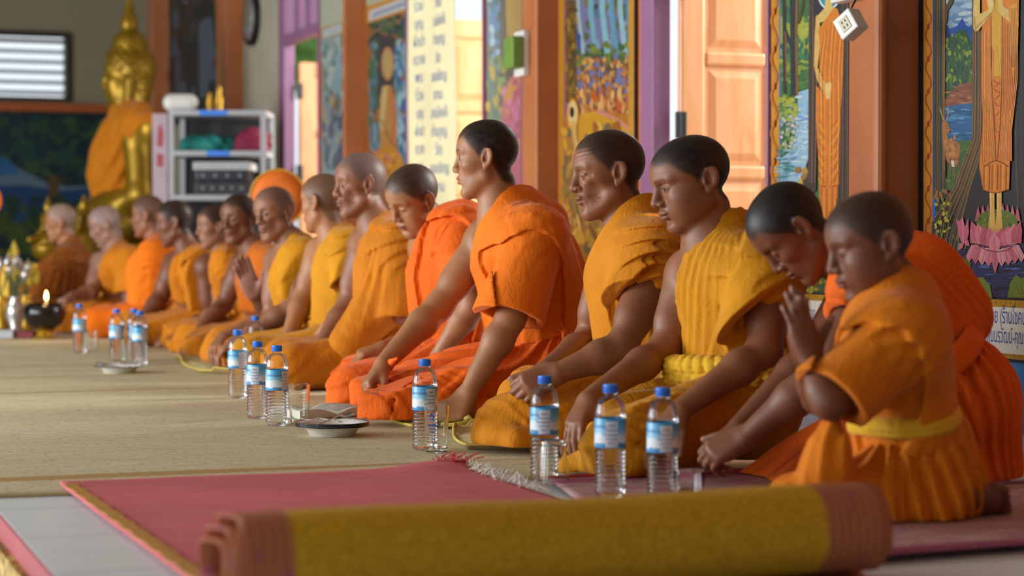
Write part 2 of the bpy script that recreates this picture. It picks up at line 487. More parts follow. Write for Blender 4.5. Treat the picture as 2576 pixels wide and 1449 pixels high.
def ik(sh, w, l1, l2, pole):
    d = w - sh; L = min(np.linalg.norm(d), (l1 + l2) * .985); u = unit(d)
    a = (l1 * l1 - l2 * l2 + L * L) / (2 * L); hh = math.sqrt(max(0, l1 * l1 - a * a))
    pp = unit(pole - u * (pole @ u)); return sh + u * a + pp * hh
def ik_arms(J, o):
    s = o.get('s', 1.0)
    for sd in 'LR':
        if 'W' + sd in J and 'E' + sd not in J:
            J['E' + sd] = ik(J['S' + sd], J['W' + sd], .27 * s, .24 * s, np.array(o.get('pole' + sd, (.3, 0, -1.0)), float))
def make_person(o):
    """o: pixel joints {name:(px,py,Z)} plus options -> body mesh with robe, skirt and eyes as children"""
    J = {k: (v if isinstance(v, np.ndarray) else P(*v)) for k, v in o['J'].items()}
    ik_arms(J, o)
    s = o.get('s', 1.0); R = head_R(*o['head']); hc = J['head']; hs = o.get('hs', 1.0)
    nat = (hc - R[:, 2] * .070 * hs - R[:, 0] * (.026 - .012 * o.get('occ', 0)) * hs)        # nape attachment
    SL, SR, PV, CH = J['SL'], J['SR'], J['pelvis'], J['chest']
    NB = J.get('neck', (SL + SR) / 2 + ZUP * .05 * s)
    lat = unit(SL - SR); upv = unit(NB - PV); fw = np.cross(lat, upv)
    J['NB'] = NB; bw = o.get('bulk', 1.0)
    B = Shape()
    belly = PV + upv * .10 * s
    tw = o.get('tw', 1.32)
    B.u(rc(belly, CH, .108 * s * bw, .112 * s * bw, lat, tw), .02)
    B.u(rc(SR - ZUP * .012 * s, SL - ZUP * .012 * s, .060 * s, .060 * s), .06)
    B.u(el(PV, (.15 * s * bw, .17 * s * bw, .11 * s), np.stack([fw, lat, upv], 1)), .05)
    nr = o.get('neckr', .054)
    B.u(rc(NB - upv * .03 * s, nat, (nr + .010) * hs, nr * hs), .045)
    for sh in (SL, SR): B.u(rc(NB + upv * .005 * s, NB + (sh - NB) * .75, .042 * s, .045 * s), .05)
    ar = o.get('arm', 1.0)
    hand_tips = {}
    for sd in 'LR':
        sh, e, w = J['S' + sd], J.get('E' + sd), J.get('W' + sd)
        if e is None: continue
        B.u(el(sh, (.056 * s * ar,) * 3), .04)
        ua = unit(e - sh)
        B.u(rc(sh, e, .051 * s * ar, .040 * s * ar), .03)
        B.u(rc(sh + (e - sh) * .35 + fw * .006 * s, sh + (e - sh) * .6 + fw * .006 * s, .048 * s * ar, .046 * s * ar), .03)
        if w is None: continue
        B.u(rc(e, e + (w - e) * .3, .040 * s * ar, .043 * s * ar), .025)
        B.u(rc(e + (w - e) * .3, w, .043 * s * ar, .0265 * s * ar), .02)
        hd = o.get('H' + sd)
        if hd:
            K = P(*hd['to']) - w
            pr, tips = hand_prims(w, K, np.array(hd['n'], float), np.array(hd['thumb_dir'], float), hd['curl'], dict(s=hd.get('s', s), thumb=hd.get('thumb', (.55, .45, .2)), spread=hd.get('spread', .06)))
            for p_, k_ in pr: B.u(p_, k_)
            hand_tips[sd] = tips
    for a, b, ra, rb in o.get('limbs', []): B.u(rc(P(*a), P(*b), ra, rb), .03)
    for a, toe, up, fs in o.get('feet', []):
        for p_, k_ in foot_prims(P(*a), np.array(toe, float), np.array(up, float), fs): B.u(p_, k_)
    # head as one nested shape
    HS = head_shape(o)
    HV = np.array(o.get('hv', (.93, 1.0, 1.02)), float) * hs
    hp = Prim(lambda p: HS.ev((p - hc) @ R / HV) * hs * .93, hc, .16 * hs)
    B.u(hp, .014)
    org = np.array([PV[0], PV[1], 0.0])
    B.cut(np.array([0, 0, o.get('floor', .0080)]), (0, 0, -1), .004)
    h = o.get('h', .004)
    v, q = polygonize(B, h)
    # colours: skin, stubble, brows, lips, lids
    lq = (v - hc) @ R / HV
    inh = (np.linalg.norm(lq, axis=1) < .17)
    skin = np.array(srgb(o['skin'])); hair = np.array(srgb(o.get('hair', '#1d1a1a')))
    c = np.tile(skin, (len(v), 1))
    c *= (1 + .07 * snoise(v, 28, 4) + .04 * snoise(v, 75, 6))[:, None]
    rosy = np.exp(-((v - hc) ** 2).sum(1) / .02) * .0
    m = np.zeros(len(v)); m[inh] = hair_mask(lq[inh], o) * o.get('stub', .92)
    m *= 1 - .05 * np.clip(snoise(lq, 420, 7), -.5, 1); m = np.clip(m, 0, 1)
    c = c * (1 - m[:, None]) + hair * m[:, None]
    x, y, z = lq.T; ay = np.abs(y)
    lip = inh * (x > .07) * smooth01((.0245 - ay) / .004) * smooth01((.0125 - np.abs(z + .0575)) / .004)
    c = c * (1 - .5 * lip[:, None]) + np.array(srgb('#7d3f38')) * (.5 * lip)[:, None]
    mo = inh * (x > .078) * smooth01((.024 - ay) / .004) * smooth01((.0022 - np.abs(z + .0572)) / .0015)
    c *= (1 - .7 * mo)[:, None]
    bz = .0275 + .004 * np.cos((ay - .03) * 60)
    br = inh * (x > .05) * smooth01((ay - .010) / .004) * smooth01((.052 - ay) / .008) * smooth01((.0050 - np.abs(z - bz)) / .003) * (.5 + .5 * np.clip(snoise(lq, 160, 3) + .6, 0, 1))
    c = c * (1 - (o.get('brow', .6) * br)[:, None]) + np.array(srgb('#15100e')) * (o.get('brow', .6) * br)[:, None]
    ls = inh * (x > .066) * smooth01((.0135 - np.abs(ay - .0315)) / .003) * smooth01((.0016 + o.get('eye', .003) * .2 - np.abs(z - (.0068 + o.get('eye', .003) if o.get('eye', .003) > .0012 else .0030))) / .0012)
    c *= (1 - .85 * ls)[:, None]
    earin = inh & (ay > .072) & (ay < .0835) & (np.abs(z - .006) < .022) & (np.abs(x + .012) < .013); c[earin] *= np.array([.80, .66, .62])
    for sd in 'LR':
        hd = o.get('H' + sd) or {}
        if 'pale' in hd: k = smooth01((.115 - np.linalg.norm(v - P(*hd['to']), axis=1)) / .03)[:, None] * .75; c = c * (1 - k) + np.array(srgb(hd['pale'])) * k
    for tips in hand_tips.values():           # paler nails and palms come from the same surface
        for pts in tips:
            dn = np.linalg.norm(v - pts[-1], axis=1); k = dn < .0095
            c[k] = c[k] * .7 + np.array(srgb('#c79a86')) * .3
    # skin fully under cloth is not needed where the robe covers it, but the body stays one closed surface
    body = fast_mesh('person', v - org, q, MAT['skin'], None, org, np.clip(c, 0, 1))
    tag(body, o['label'], 'person', 'monks and novices seated in a row along the painted wall')
    # eyes
    if o.get('eye', .003) > .0012:
        for sy in (1, -1):
            ec = hc + R @ (np.array([.0690, sy * .0312, .0070]) * HV)
            mb = MB(); n1, n2 = 18, 12; r = .0126 * hs
            gd = R @ unit(np.array(o.get('gaze', (1, 0, -.05)), float)); gx = unit(np.cross(gd, R[:, 2])); gz = np.cross(gx, gd)
            mb.lathe([(max(1e-5, r * math.sin(PI * i / n2)), -r * math.cos(PI * i / n2)) for i in range(n2 + 1)], n1, ec - org, (gx, gz, gd))
            e = mb.build('eye', MAT['eye'], body, True)
            zc = ((np.array([list(p) for p in mb.v]) - (ec - org)) @ gd) / r
            a = e.data.color_attributes.new('tint', 'FLOAT_COLOR', 'POINT')
            cc = np.ones((len(zc), 4), np.float32); cc[:, :3] = srgb('#8f857d'); cc[zc > .66, :3] = srgb('#1c100b')
            a.data.foreach_set('color', cc.ravel())
    # clothing
    ctx = dict(J=J, s=s, bw=bw, lat=lat, fw=fw, up=upv, belly=belly, org=org, body=body, R=R, hc=hc, hs=hs, tw=tw, h=h)
    for fn in o['wear']: fn(o, ctx)
    return body
def cloth_mesh(name, S, ctx, mat, h=None, label=None):
    v, q = polygonize(S, h or ctx['h'] * 1.15)
    if len(v) == 0: return None
    ob = fast_mesh(name, v - ctx['org'], q, mat, ctx['body'], (0, 0, 0))
    if label: ob['label'] = label
    return ob
def trace(S, lines, z0, z1, r=.006, k=.008, sub=False, lift=0.0):
    """fold lines laid on the cloth where they run"""
    allp = [(a, b) for ln in lines for a, b in ln['p']]
    pts = S.cast([a for a, b in allp], [b for a, b in allp], z0, z1); i = 0
    for ln in lines:
        n = len(ln['p']); rr = ln.get('r', r); pp = pts[i:i + n]; i += n
        # densify and taper the ends
        rad = [rr * (.45 if j in (0, n - 1) else 1) for j in range(n)]
        c = chain(pp, rad)
        if 'lift' in ln: pp = [p - unit(ray(CX, CY)) * ln['lift'] for p in pp]; c = chain(pp, rad)
        if ln.get('g', sub): S.sub(c, ln.get('kk', k))
        else: S.u(c, ln.get('kk', k))
def torso_prims(S, ctx, t, k=.03, lo=None):
    J, s, bw, lat = ctx['J'], ctx['s'], ctx['bw'], ctx['lat']
    S.u(rc(lo if lo is not None else ctx['belly'], J['chest'], .108 * s * bw + t, .112 * s * bw + t, lat, ctx['tw']), k)
    S.u(rc(J['SR'] - ZUP * .012 * s, J['SL'] - ZUP * .012 * s, .060 * s + t, .062 * s + t), .06)
    S.u(rc(J['NB'] - ctx['up'] * .02 * s, J['NB'] + (J['SL'] - J['NB']) * .75, .050 * s + t, .050 * s + t), .05)
def bare_shoulder_cut(S, ctx, o, k=.012):
    """one shoulder bare: everything beyond a plane from the neck to the right armpit"""
    J, s, lat, up, fw = ctx['J'], ctx['s'], ctx['lat'], ctx['up'], ctx['fw']
    a = J['NB'] + lat * o.get('collar', .005) * s + up * .0 * s
    tilt = o.get('tilt', 38); n = unit(-lat * math.cos(math.radians(tilt)) + up * math.sin(math.radians(tilt)) + fw * o.get('cutf', .10))
    S.cut(a, n, k)
def neck_hole(S, ctx, o, r=.060):
    hs = ctx['hs']; nb = ctx['J']['NB']; nat = ctx['hc'] - ctx['R'][:, 2] * .075 * hs - ctx['R'][:, 0] * .03 * hs
    d = unit(nat - nb)
    S.sub(rc(nb + d * .012, nb + d * .30, r * hs, r * 1.5 * hs), .012)
def px_prims(S, items, k=.03):
    """bespoke lumps of cloth: (points in picture coordinates with depth, radius or radii[, blend])"""
    for it in items:
        pts = [P(*q) for q in it[0]]; kk = it[2] if len(it) > 2 else k
        if len(pts) == 1: S.u(el(pts[0], np.array(it[1], float) if hasattr(it[1], '__len__') else np.full(3, it[1])), kk)
        else: S.u(chain(pts, it[1]), kk)
def sleeve(S, ctx, f, t):
    J, s = ctx['J'], ctx['s']; sl = f.get('sleeve', .62); sh = J['SL']
    if sl <= 0 or 'EL' not in J: return
    e = sh + (J['EL'] - sh) * sl; ua = unit(J['EL'] - sh); T = Shape()
    ra, rb = f.get('sa', .066) * s + t * .3, f.get('sr', .082) * s
    T.u(rc(sh - ua * .01, e + ua * .10 * s, ra, rb + (rb - ra) * .3), .02)
    hn = unit(ua + np.array(f.get('hem', (0, 0, 0)), float))
    T.cut(e, hn, .004)
    th = f.get('hemth', .009)
    T.sub(rc(e - ua * .10 * s, e + ua * .10 * s, rb * .55, rb + (rb - ra) * .3 - th), .006)
    S.u(Prim(lambda p: T.ev(p), (sh + e) / 2, np.linalg.norm(e - sh) / 2 + rb + .06), f.get('sk', .03))
def layers(S, specs, ctx):
    """overlapping turns of cloth: a thicker outer layer with an open armhole, or ending along a line"""
    ax = unit(ctx['lat'] + ctx['fw'] * .05); e1 = unit(np.cross(ax, ZUP)); e2 = np.cross(e1, ax)
    made = []
    for L in specs:
        if L['k'] == 'hole':
            c = P(*L['c']); rx, rz = L['r']
            def reg(p, c=c, rx=rx, rz=rz, ro=math.radians(L.get('rot', 0))):
                q = p - c; a, b = q @ e1, q @ e2; a, b = a * math.cos(ro) - b * math.sin(ro), a * math.sin(ro) + b * math.cos(ro)
                e = (1 - np.sqrt((a / rx) ** 2 + (b / rz) ** 2)) * min(rx, rz)
                return np.where(q @ ax > -.10, e, -.1)
        else:
            A, B = P(*L['a']), P(*L['b']); n = unit(np.cross(ray(*L['a'][:2]), B - A)); s_ = 1 if n @ (P(*L['keep']) - A) > 0 else -1
            def reg(p, A=A, n=n, s_=s_): return -((p - A) @ n) * s_ + .006 * snoise(p, 14, 3)
        made.append((reg, L['t']))
    def fn(p, d):
        near = np.abs(d) < .08
        if not near.any(): return d
        q = p[near]; b = d[near]; r = b.copy()
        for reg, t in made: r = np.minimum(r, smax(b - t, reg(q), .006))
        d = d.copy(); d[near] = r; return d
    if made: S.post.append(fn)
def settle(S, o, low=False):
    """after the folds: cloth stops at the mat and where the neighbour sits"""
    fz = o.get('floor', .0080) + .0005
    def fn(p, d):
        d = smax(d, fz - p[:, 2], .004)
        for pt, n in o.get('sep', []) + (o.get('sep_low', []) if low else []): d = smax(d, (p - pt) @ n, .012)
        return d
    S.post.append(fn)
def robe(o, ctx):
    J, s = ctx['J'], ctx['s']; S = Shape(); f = o.get('robe', {}); lat, fw, up = ctx['lat'], ctx['fw'], ctx['up']
    t = f.get('t', .014); hs = ctx['hs']
    nat = ctx['hc'] - ctx['R'][:, 2] * .070 * hs - ctx['R'][:, 0] * .026 * hs
    torso_prims(S, ctx, t)
    cl = f.get('collarh', .45)
    if cl > 0: S.u(rc(J['NB'] - up * .03 - fw * .02 * s, J['NB'] - fw * .022 * s + (nat - J['NB']) * cl, .068 * hs, .058 * hs), .045)
    px_prims(S, f.get('px', []), f.get('pxk', .035))
    if not f.get('nocut'): bare_shoulder_cut(S, ctx, f)
    d = unit(nat - J['NB']); a = J['NB'] + fw * f.get('nf', .035) * s
    S.sub(rc(a + d * f.get('nd', .02), a + d * .25 + fw * .06, f.get('nr', .052) * hs, .09 * hs), .014)
    for (a, b, ra, rb) in f.get('hole', []): S.sub(rc(P(*a), P(*b), ra, rb), .010)
    sleeve(S, ctx, f, t)
    S.cut(ctx['belly'] + up * f.get('waist', .05) * s, -up if 'wn' not in f else np.array(f['wn']), .01)
    px_prims(S, f.get('px2', []), .02)
    for (a, b, ra, rb) in f.get('cutpx', []): S.sub(rc(P(*a), P(*b), ra, rb), .012)
    if f.get('lines'): trace(S, f['lines'], f['z'][0], f['z'][1])
    layers(S, f.get('layers', []), ctx)
    A = f.get('A', .0055)
    arm_ax = unit(lat * .8 + fw * .15 - up * .2)
    fan = J['SL'] + up * f.get('fan', .10) * s - fw * .02
    if f.get('folds'): sp = f['folds'](ctx)
    else: sp = [dict(k='axis', d=arm_ax, c=J['SL'] - up * .10 * s, lam=.040 * s, A=A * .9, m=J['SL'] + up * .03, r=.19 * s, warp=.35, wsc=5),
          dict(k='ang', d=unit(up * .95 + lat * f.get('diag', .30)), c=J['chest'] - fw * .02, n=f.get('n', 30), A=A, warp=.8, wsc=4.0, m=ctx['belly'] + up * .10 * s, r=.34 * s),
          dict(k='dir', d=up * .6 + fw * .55 + lat * .5, lam=.045 * s, A=A * .30, warp=1.3, wsc=7, asc=14)]
    folds(S, sp, o.get('seed', 0)); settle(S, o)
    return cloth_mesh('robe', S, ctx, o['cloth'])
def sarong(o, ctx):
    J, s, lat, fw, up = ctx['J'], ctx['s'], ctx['lat'], ctx['fw'], ctx['up']; S = Shape(); f = o.get('sarong', {})
    PV = J['pelvis']; hr = f.get('hr', (.165, .19, .125))
    S.u(el(PV + ZUP * .0, np.array(hr) * s, np.stack([unit(fw * [1, 1, 0]), unit(lat * [1, 1, 0]), ZUP], 1)), .05)
    if f.get('waistc', True): S.u(rc(PV, ctx['belly'] + up * f.get('top', .0) * s, .125 * s, .122 * s, lat, 1.25), .04)
    for sd, sg in (('L', 1), ('R', -1)):
        if 'K' + sd not in J: continue
        hip = PV + lat * sg * .09 * s + ZUP * .01; kn = J['K' + sd]
        S.u(rc(hip, kn, f.get('tr', .105) * s, f.get('kr', .078) * s), .05)
        if 'A' + sd in J: S.u(rc(kn, J['A' + sd], f.get('kr', .078) * s, f.get('ar', .062) * s), .045)
    if f.get('lap', True) and 'KL' in J and 'KR' in J:
        m = (J['KL'] + J['KR'] + PV) / 3; S.u(el(np.array([m[0], m[1], .085 * s]), (.17 * s, .17 * s, .065 * s)), .06)
    px_prims(S, f.get('px', []), .04)
    for a, b, ra, rb in f.get('cutpx', []): S.sub(rc(P(*a), P(*b), ra, rb), .02)
    
    if f.get('endcut', True): S.cut(ctx['belly'] + up * (f.get('top', .0) + .02) * s, up, .008)
    if f.get('lines'): trace(S, f['lines'], f['z'][0], f['z'][1])
    A = f.get('A', .011)
    sp = [dict(k='ang', d=unit(lat * .75 + ZUP * .6 - fw * .1), c=PV + fw * .02 + ZUP * .05, n=20, A=A, warp=.9, wsc=3.5, tw=2, asc=5),
          dict(k='dir', d=fw * .35 + ZUP * .95, lam=.060 * s, A=A * .6, warp=1.0, wsc=5, asc=6),
          dict(k='dir', d=fw * .9 - ZUP * .5 + lat * .3, lam=.034 * s, A=A * .22, warp=1.1, wsc=8, asc=14)]
    if 'folds' in f: sp = f['folds'](ctx)
    folds(S, sp, o.get('seed', 0) + 2); settle(S, o, True)
    return cloth_mesh('sarong', S, ctx, o.get('cloth2', o['cloth']))
def belt(o, ctx):
    """cloth band tied about the waist"""
    f = o.get('belt', {}); s, lat, fw, up = ctx['s'], ctx['lat'], ctx['fw'], ctx['up']
    c = ctx['belly'] + up * f.get('z', .02) * s; r = f.get('r', .15) * s; w = f.get('w', 1.28)
    S = Shape(); n = 64
    def ring(a, dr=0, dz=0): return c + fw * (r + dr) * math.cos(a) + lat * (r + dr) * w * math.sin(a) + up * (.012 * s * math.sin(a * 2 + 1) + dz)
    if f.get('braid'):
        th = f.get('th', .016) * s; tw_ = f.get('turns', 13)
        for k in range(3):
            ph = 2 * PI * k / 3; S.u(chain([ring(a, th * .75 * math.sin(2 * (tw_ * a + ph)), th * 1.25 * math.cos(tw_ * a + ph)) for a in np.linspace(0, 2 * PI, 150)], th), .003)
    else:
        for dz in f.get('rows', (-.012, .012)): S.u(chain([ring(a, 0, dz * s) for a in np.linspace(0, 2 * PI, 37)], f.get('th', .016) * s), .01)
    px_prims(S, f.get('px', []), .012)
    folds(S, [dict(k='dir', d=up, lam=.014, A=.003, warp=.6, wsc=6)], 4)
    return cloth_mesh('belt', S, ctx, f.get('mat', o['cloth']), label=f.get('label'))
# ---------------------------------------------------------------- shared materials
MAT = {}
def m_skin():
    n = N('skin'); a = n.n('Attribute', attribute_name='tint'); co = n.coord('Object')
    nz = n.noise(co, 60, 6); mx = n.mix(.10, a, nz, 'OVERLAY', bo=0); n.color(mx, 2)
    n.set(rough=.48, spec=.40, sss=.0); n.b.inputs['Subsurface Radius'].default_value = (.9, .35, .2); n.b.inputs['Subsurface Scale'].default_value = .012
    fine = n.noise(co, 420, 3); b0 = n.bump(fine, 0, .16, .002); mid = n.noise(co, 110, 4); n.bump(mid, 0, .10, .004, b0)
    return n.m
MAT['skin'] = m_skin()
def m_eye():
    n = N('eye'); a = n.n('Attribute', attribute_name='tint'); n.color(a, 0); n.set(rough=.12, spec=.6); return n.m
MAT['eye'] = m_eye()
def cloth(name, c, rough=.78, trans=.10):
    n = N(name); co = n.coord('Object'); nz = n.noise(co, 5, 6, .6)
    c = srgb(c); n.color(n.ramp(nz, 0, [(.3, [x * .84 for x in c]), (.7, [min(1, x * 1.12) for x in c])]))
    n.set(rough=rough, sheen=.12, spec=.25); n.b.inputs['Sheen Roughness'].default_value = .4
    wv = n.noise(n.coord('Object', (1, 1, .35), (.3, .5, 0)), 34, 5, .6, 1.2)
    b1 = n.bump(wv, 0, .45, .012)
    cr = n.noise(n.coord('Object', (.5, 1, 1), (0, .6, .4)), 85, 3, .5, .8); b2 = n.bump(cr, 0, .22, .004, b1)
    tr = n.n('BsdfTranslucent'); tr.inputs[0].default_value = (*[min(1, x * 1.15) for x in c], 1)
    ms = n.n('MixShader'); ms.inputs[0].default_value = trans
    n.l(n.b, 0, ms, 1); n.l(tr, 0, ms, 2); n.l(ms, 0, n.out, 0)
    return n.m
CL = dict(orange=cloth('cloth_orange', '#f47a0e'), deep=cloth('cloth_deep_orange', '#f0680a'), amber=cloth('cloth_amber', '#d58408'),
          gold=cloth('cloth_gold', '#d08c0a'), ochre=cloth('cloth_ochre', '#ca7808'), brown=cloth('cloth_brown', '#94500e'),
          child=cloth('cloth_marigold', '#d87808'), belt=cloth('cloth_yellow', '#e6b62c'), rust=cloth('cloth_rust', '#c8660a'))
SKIN = dict(tan='#a06c48', brown='#855438', dark='#74462f', mid='#8c5c42', pale='#926c5a')
MONKS = {}
# 11: the young man in bright orange leaning on both arms
MONKS[11] = dict(label='person, young, upright in bright orange, leaning on straight right arm, behind bottle and tall glass',
    J=dict(head=(1221, 402, 5.86), neck=(1262, 550, 5.86), chest=(1318, 655, 5.86), pelvis=(1370, 945, 5.90), SL=(1348, 600, 5.70), SR=(1222, 606, 6.00),
           EL=(1285, 800, 5.62), WL=(1180, 985, 5.58), ER=(1105, 770, 5.95), WR=(965, 915, 5.80), KL=(985, 1020, 5.62), KR=(955, 985, 6.02), AL=(1225, 1045, 5.66), AR=(1150, 1035, 5.9)),
    head=(-4, 3, 0), floor=.0275, hv=(.91, 1.0, 1.0), hs=1.0, s=1.0, skin=SKIN['tan'], hair='#08090b', stub=.97, eye=.003, nose=.9, brow=.75, h=.0035, neckr=.058, gaze=(1, .15, -.1),
    HL=dict(to=(1128, 1060, 5.54), n=(-.3, -.8, .5), thumb_dir=(-.7, -.6, 0), curl=(15, 15, 10)),
    HR=dict(to=(905, 985, 5.74), n=(-.8, -.2, .6), thumb_dir=(.3, -.9, -.1), curl=[(40, 45, 25), (45, 50, 25), (50, 50, 25), (55, 50, 30)], thumb=(.35, .5, .15)),
    limbs=[((1235, 1035, 5.66), (1110, 1035, 5.58), .048, .040)],
    cloth='orange', cloth2='deep', wear=['robe', 'sarong'], seed=1, sarong=dict(z=(5.0, 6.3), px=[([(1470, 900, 5.95), (1475, 1000, 5.95)], .05)], lines=[dict(p=[(1190, 925), (1100, 938), (1035, 965), (990, 1010), (978, 1060)], r=.009, g=1), dict(p=[(1290, 885), (1200, 932), (1120, 985), (1060, 1040)], r=.010), dict(p=[(1460, 850), (1380, 905), (1290, 965)], r=.010), dict(p=[(1410, 820), (1445, 890), (1470, 970)], r=.010), dict(p=[(1385, 830), (1410, 900), (1420, 980)], r=.008, g=1), dict(p=[(1000, 900), (950, 945), (918, 1000)], r=.008)]),
    robe=dict(sleeve=.98, sr=.100, sa=.075, waist=.02, tilt=36, z=(5.2, 6.1), hem=(0, 0, -.1), px=[([(1400, 640, 5.88), (1425, 710, 5.86)], .055), ([(1262, 650, 5.78), (1322, 606, 5.72), (1385, 655, 5.76), (1412, 730, 5.80)], .056), ([(1310, 525, 5.88), (1370, 560, 5.90)], .060)],
        layers=[dict(k='hole', c=(1308, 805, 5.70), r=(.132, .258), t=.012)], sk=.022,
        lines=[dict(p=[(1250, 575), (1290, 528), (1330, 520), (1380, 545)], r=.006), dict(p=[(1212, 640), (1240, 585), (1290, 550), (1340, 548), (1390, 580)], r=.005)]))
# 12: the older man, amber
MONKS[12] = dict(label='person, older, wrinkled brow, amber robe, hands clasped in lap, left of the braided-belt boy',
    J=dict(head=(1531, 440, 5.16), neck=(1585, 585, 5.16), chest=(1612, 690, 5.16), pelvis=(1650, 965, 5.22), SL=(1660, 662, 5.02), SR=(1540, 660, 5.32),
           EL=(1560, 880, 4.92), WL=(1405, 938, 4.88), ER=(1480, 860, 5.36), WR=(1375, 930, 5.02), KL=(1275, 1066, 4.96), KR=(1330, 1000, 5.46), AL=(1500, 1070, 5.0), AR=(1480, 1040, 5.3)),
    head=(9, 7, 0), occ=.3, floor=.0275, hs=.98, s=.96, skin=SKIN['brown'], hair='#0a0b0d', stub=.88, eye=.0012, hv=(.99, 1.0, 1.01), age=1.0, nose=1.2, brow=.2, h=.0032, neckr=.056, gaze=(1, .1, 0), hairline=.004,
    HL=dict(to=(1318, 972, 4.86), n=(-.1, -.9, .4), thumb_dir=(-.3, .1, .9), curl=[(50, 60, 40)] * 4, thumb=(.3, .35, .2)),
    HR=dict(to=(1300, 958, 4.93), n=(-.2, -.1, .9), thumb_dir=(-.5, -.8, .3), curl=[(45, 60, 40)] * 4),
    cloth='amber', wear=['robe', 'sarong'], seed=2, sarong=dict(hr=(.165, .19, .165), kr=.066, z=(4.5, 5.6), px=[([(1222, 1096, 4.90), (1300, 1108, 4.82), (1400, 1108, 4.86)], .030, .07), ([(1330, 1040, 4.92), (1420, 1050, 4.92)], .05, .06)],
        lines=[dict(p=[(1520, 985), (1450, 1010), (1390, 1050), (1350, 1095)], r=.006), dict(p=[(1600, 960), (1540, 1000), (1480, 1050), (1450, 1100)], r=.007), dict(p=[(1640, 900), (1590, 950), (1520, 985)], r=.007)]),
    robe=dict(sleeve=.34, sr=.086, sa=.072, waist=.02, tilt=34, z=(4.5, 5.4), hem=(.35, 0, .25), px=[([(1612, 640, 5.06), (1660, 632, 5.02), (1712, 672, 5.06)], .062), ([(1700, 650, 5.12), (1728, 720, 5.14)], .05), ([(1612, 550, 5.18), (1690, 592, 5.18)], .055)],
        layers=[dict(k='hole', c=(1640, 800, 5.0), r=(.096, .210), t=.020, rot=-8), dict(k='hole', c=(1642, 805, 5.0), r=(.092, .185), t=.010, rot=-8)],
        lines=[dict(p=[(1560, 640), (1600, 592), (1645, 570), (1700, 590), (1742, 622)], r=.004, g=1)],
        folds=lambda c: [dict(k='axis', d=unit(c['lat'] * .85 + c['fw'] * .1), c=P(1640, 760, 5.0), lam=.030, A=.011, m=P(1650, 640, 5.0), r=.17, warp=.25, wsc=4, skew=.25, e=1.6),
               dict(k='ang', d=unit(c['up'] * .95 + c['lat'] * .25), c=c['J']['chest'], n=26, A=.006, warp=.8, wsc=4, m=c['belly'] + c['up'] * .08, r=.30), dict(k='dir', d=c['up'] * .6 + c['fw'] * .5, lam=.04, A=.002, warp=1.2, wsc=7)]))
# 13: the boy with the braided belt
MONKS[13] = dict(label='person, boy, in golden robe with braided yellow belt, both hands down on the mat',
    J=dict(head=(1745, 458, 4.66), neck=(1785, 600, 4.66), chest=(1845, 705, 4.66), pelvis=(1870, 1000, 4.72), SL=(1930, 705, 4.52), SR=(1735, 690, 4.80),
           EL=(1925, 880, 4.44), WL=(1712, 1030, 4.34), ER=(1672, 880, 4.74), WR=(1480, 1005, 4.56), KL=(1560, 1130, 4.38), KR=(1540, 1070, 4.72), AL=(1740, 1120, 4.62), AR=(1760, 1080, 4.7)),
    head=(13, 17, 0), floor=.014, occ=.9, hv=(1.05, 1.05, .93), lips=1.25, hs=1.0, s=.88, skin=SKIN['brown'], hair='#07080a', stub=.97, eye=.0030, nose=1.05, brow=.4, h=.003, neckr=.053, full=1.08, gaze=(1, .0, .05), hairline=-.002,
    HL=dict(to=(1640, 1105, 4.30), n=(-.6, -.5, .6), thumb_dir=(-.5, -.7, 0), curl=[(20, 25, 10)] * 4),
    HR=dict(to=(1435, 1085, 4.50), n=(-.6, -.5, .6), thumb_dir=(.3, -.8, -.5), curl=[(25, 25, 10)] * 4),
    cloth='gold', wear=['robe', 'sarong', 'belt'], seed=3, sarong=dict(hr=(.13, .16, .185), z=(3.9, 5.0), px=[([(1450, 1182, 4.44), (1530, 1168, 4.42), (1612, 1176, 4.40)], .030), ([(1500, 1150, 4.5), (1600, 1150, 4.46)], .03)], lines=[dict(p=[(1850, 955), (1740, 1000), (1620, 1080)], r=.009), dict(p=[(1800, 1010), (1700, 1050), (1600, 1120)], r=.007, g=1), dict(p=[(1760, 1065), (1650, 1120), (1560, 1165)], r=.008), dict(p=[(1700, 1000), (1600, 1040), (1520, 1100)], r=.008)]),
    robe=dict(sleeve=.26, sr=.105, sa=.075, waist=-.03, tilt=36, hem=(.8, 0, .0), z=(4.0, 5.0), px=[([(1835, 580, 4.68), (1895, 625, 4.68)], .058)], layers=[dict(k='line', a=(1885, 570, 4.5), b=(1800, 850, 4.5), keep=(1950, 720, 4.5), t=.014)]), belt=dict(mat='belt', z=.015, r=.160, braid=1, th=.019, label='braided yellow cloth belt'))

def skel(hd, Z, pel, yaw=8, s=.95, J=None, lean=None):
    """seated skeleton hung between a head and a seat, other joints by proportion"""
    y = math.radians(yaw); fw = np.array([-math.cos(y), -math.sin(y), 0]); lat = np.array([math.sin(y), -math.cos(y), 0])
    hc = P(hd[0], hd[1], Z); pv = P(pel[0], pel[1], pel[2] if len(pel) > 2 else Z + .05); pv[2] = .12 * s
    nb = hc - ZUP * .165 * s - fw * .055 * s; up = unit(nb - pv)
    d = dict(head=hc, neck=nb, chest=nb - up * .13 * s - fw * .02, pelvis=pv, SL=nb + lat * .165 * s - up * .045 * s, SR=nb - lat * .165 * s - up * .045 * s,
             KL=pv + fw * .36 * s + lat * .18 * s - ZUP * .02, KR=pv + fw * .38 * s - lat * .15 * s, AL=pv + fw * .26 * s - lat * .08 * s, AR=pv + fw * .20 * s + lat * .02)
    for k in ('KL', 'KR', 'AL', 'AR'): d[k][2] = .085 * s if k[0] == 'K' else .07 * s
    for k, v in (J or {}).items(): d[k] = P(*v)
    return d
REST = [(25, 35, 20)] * 4
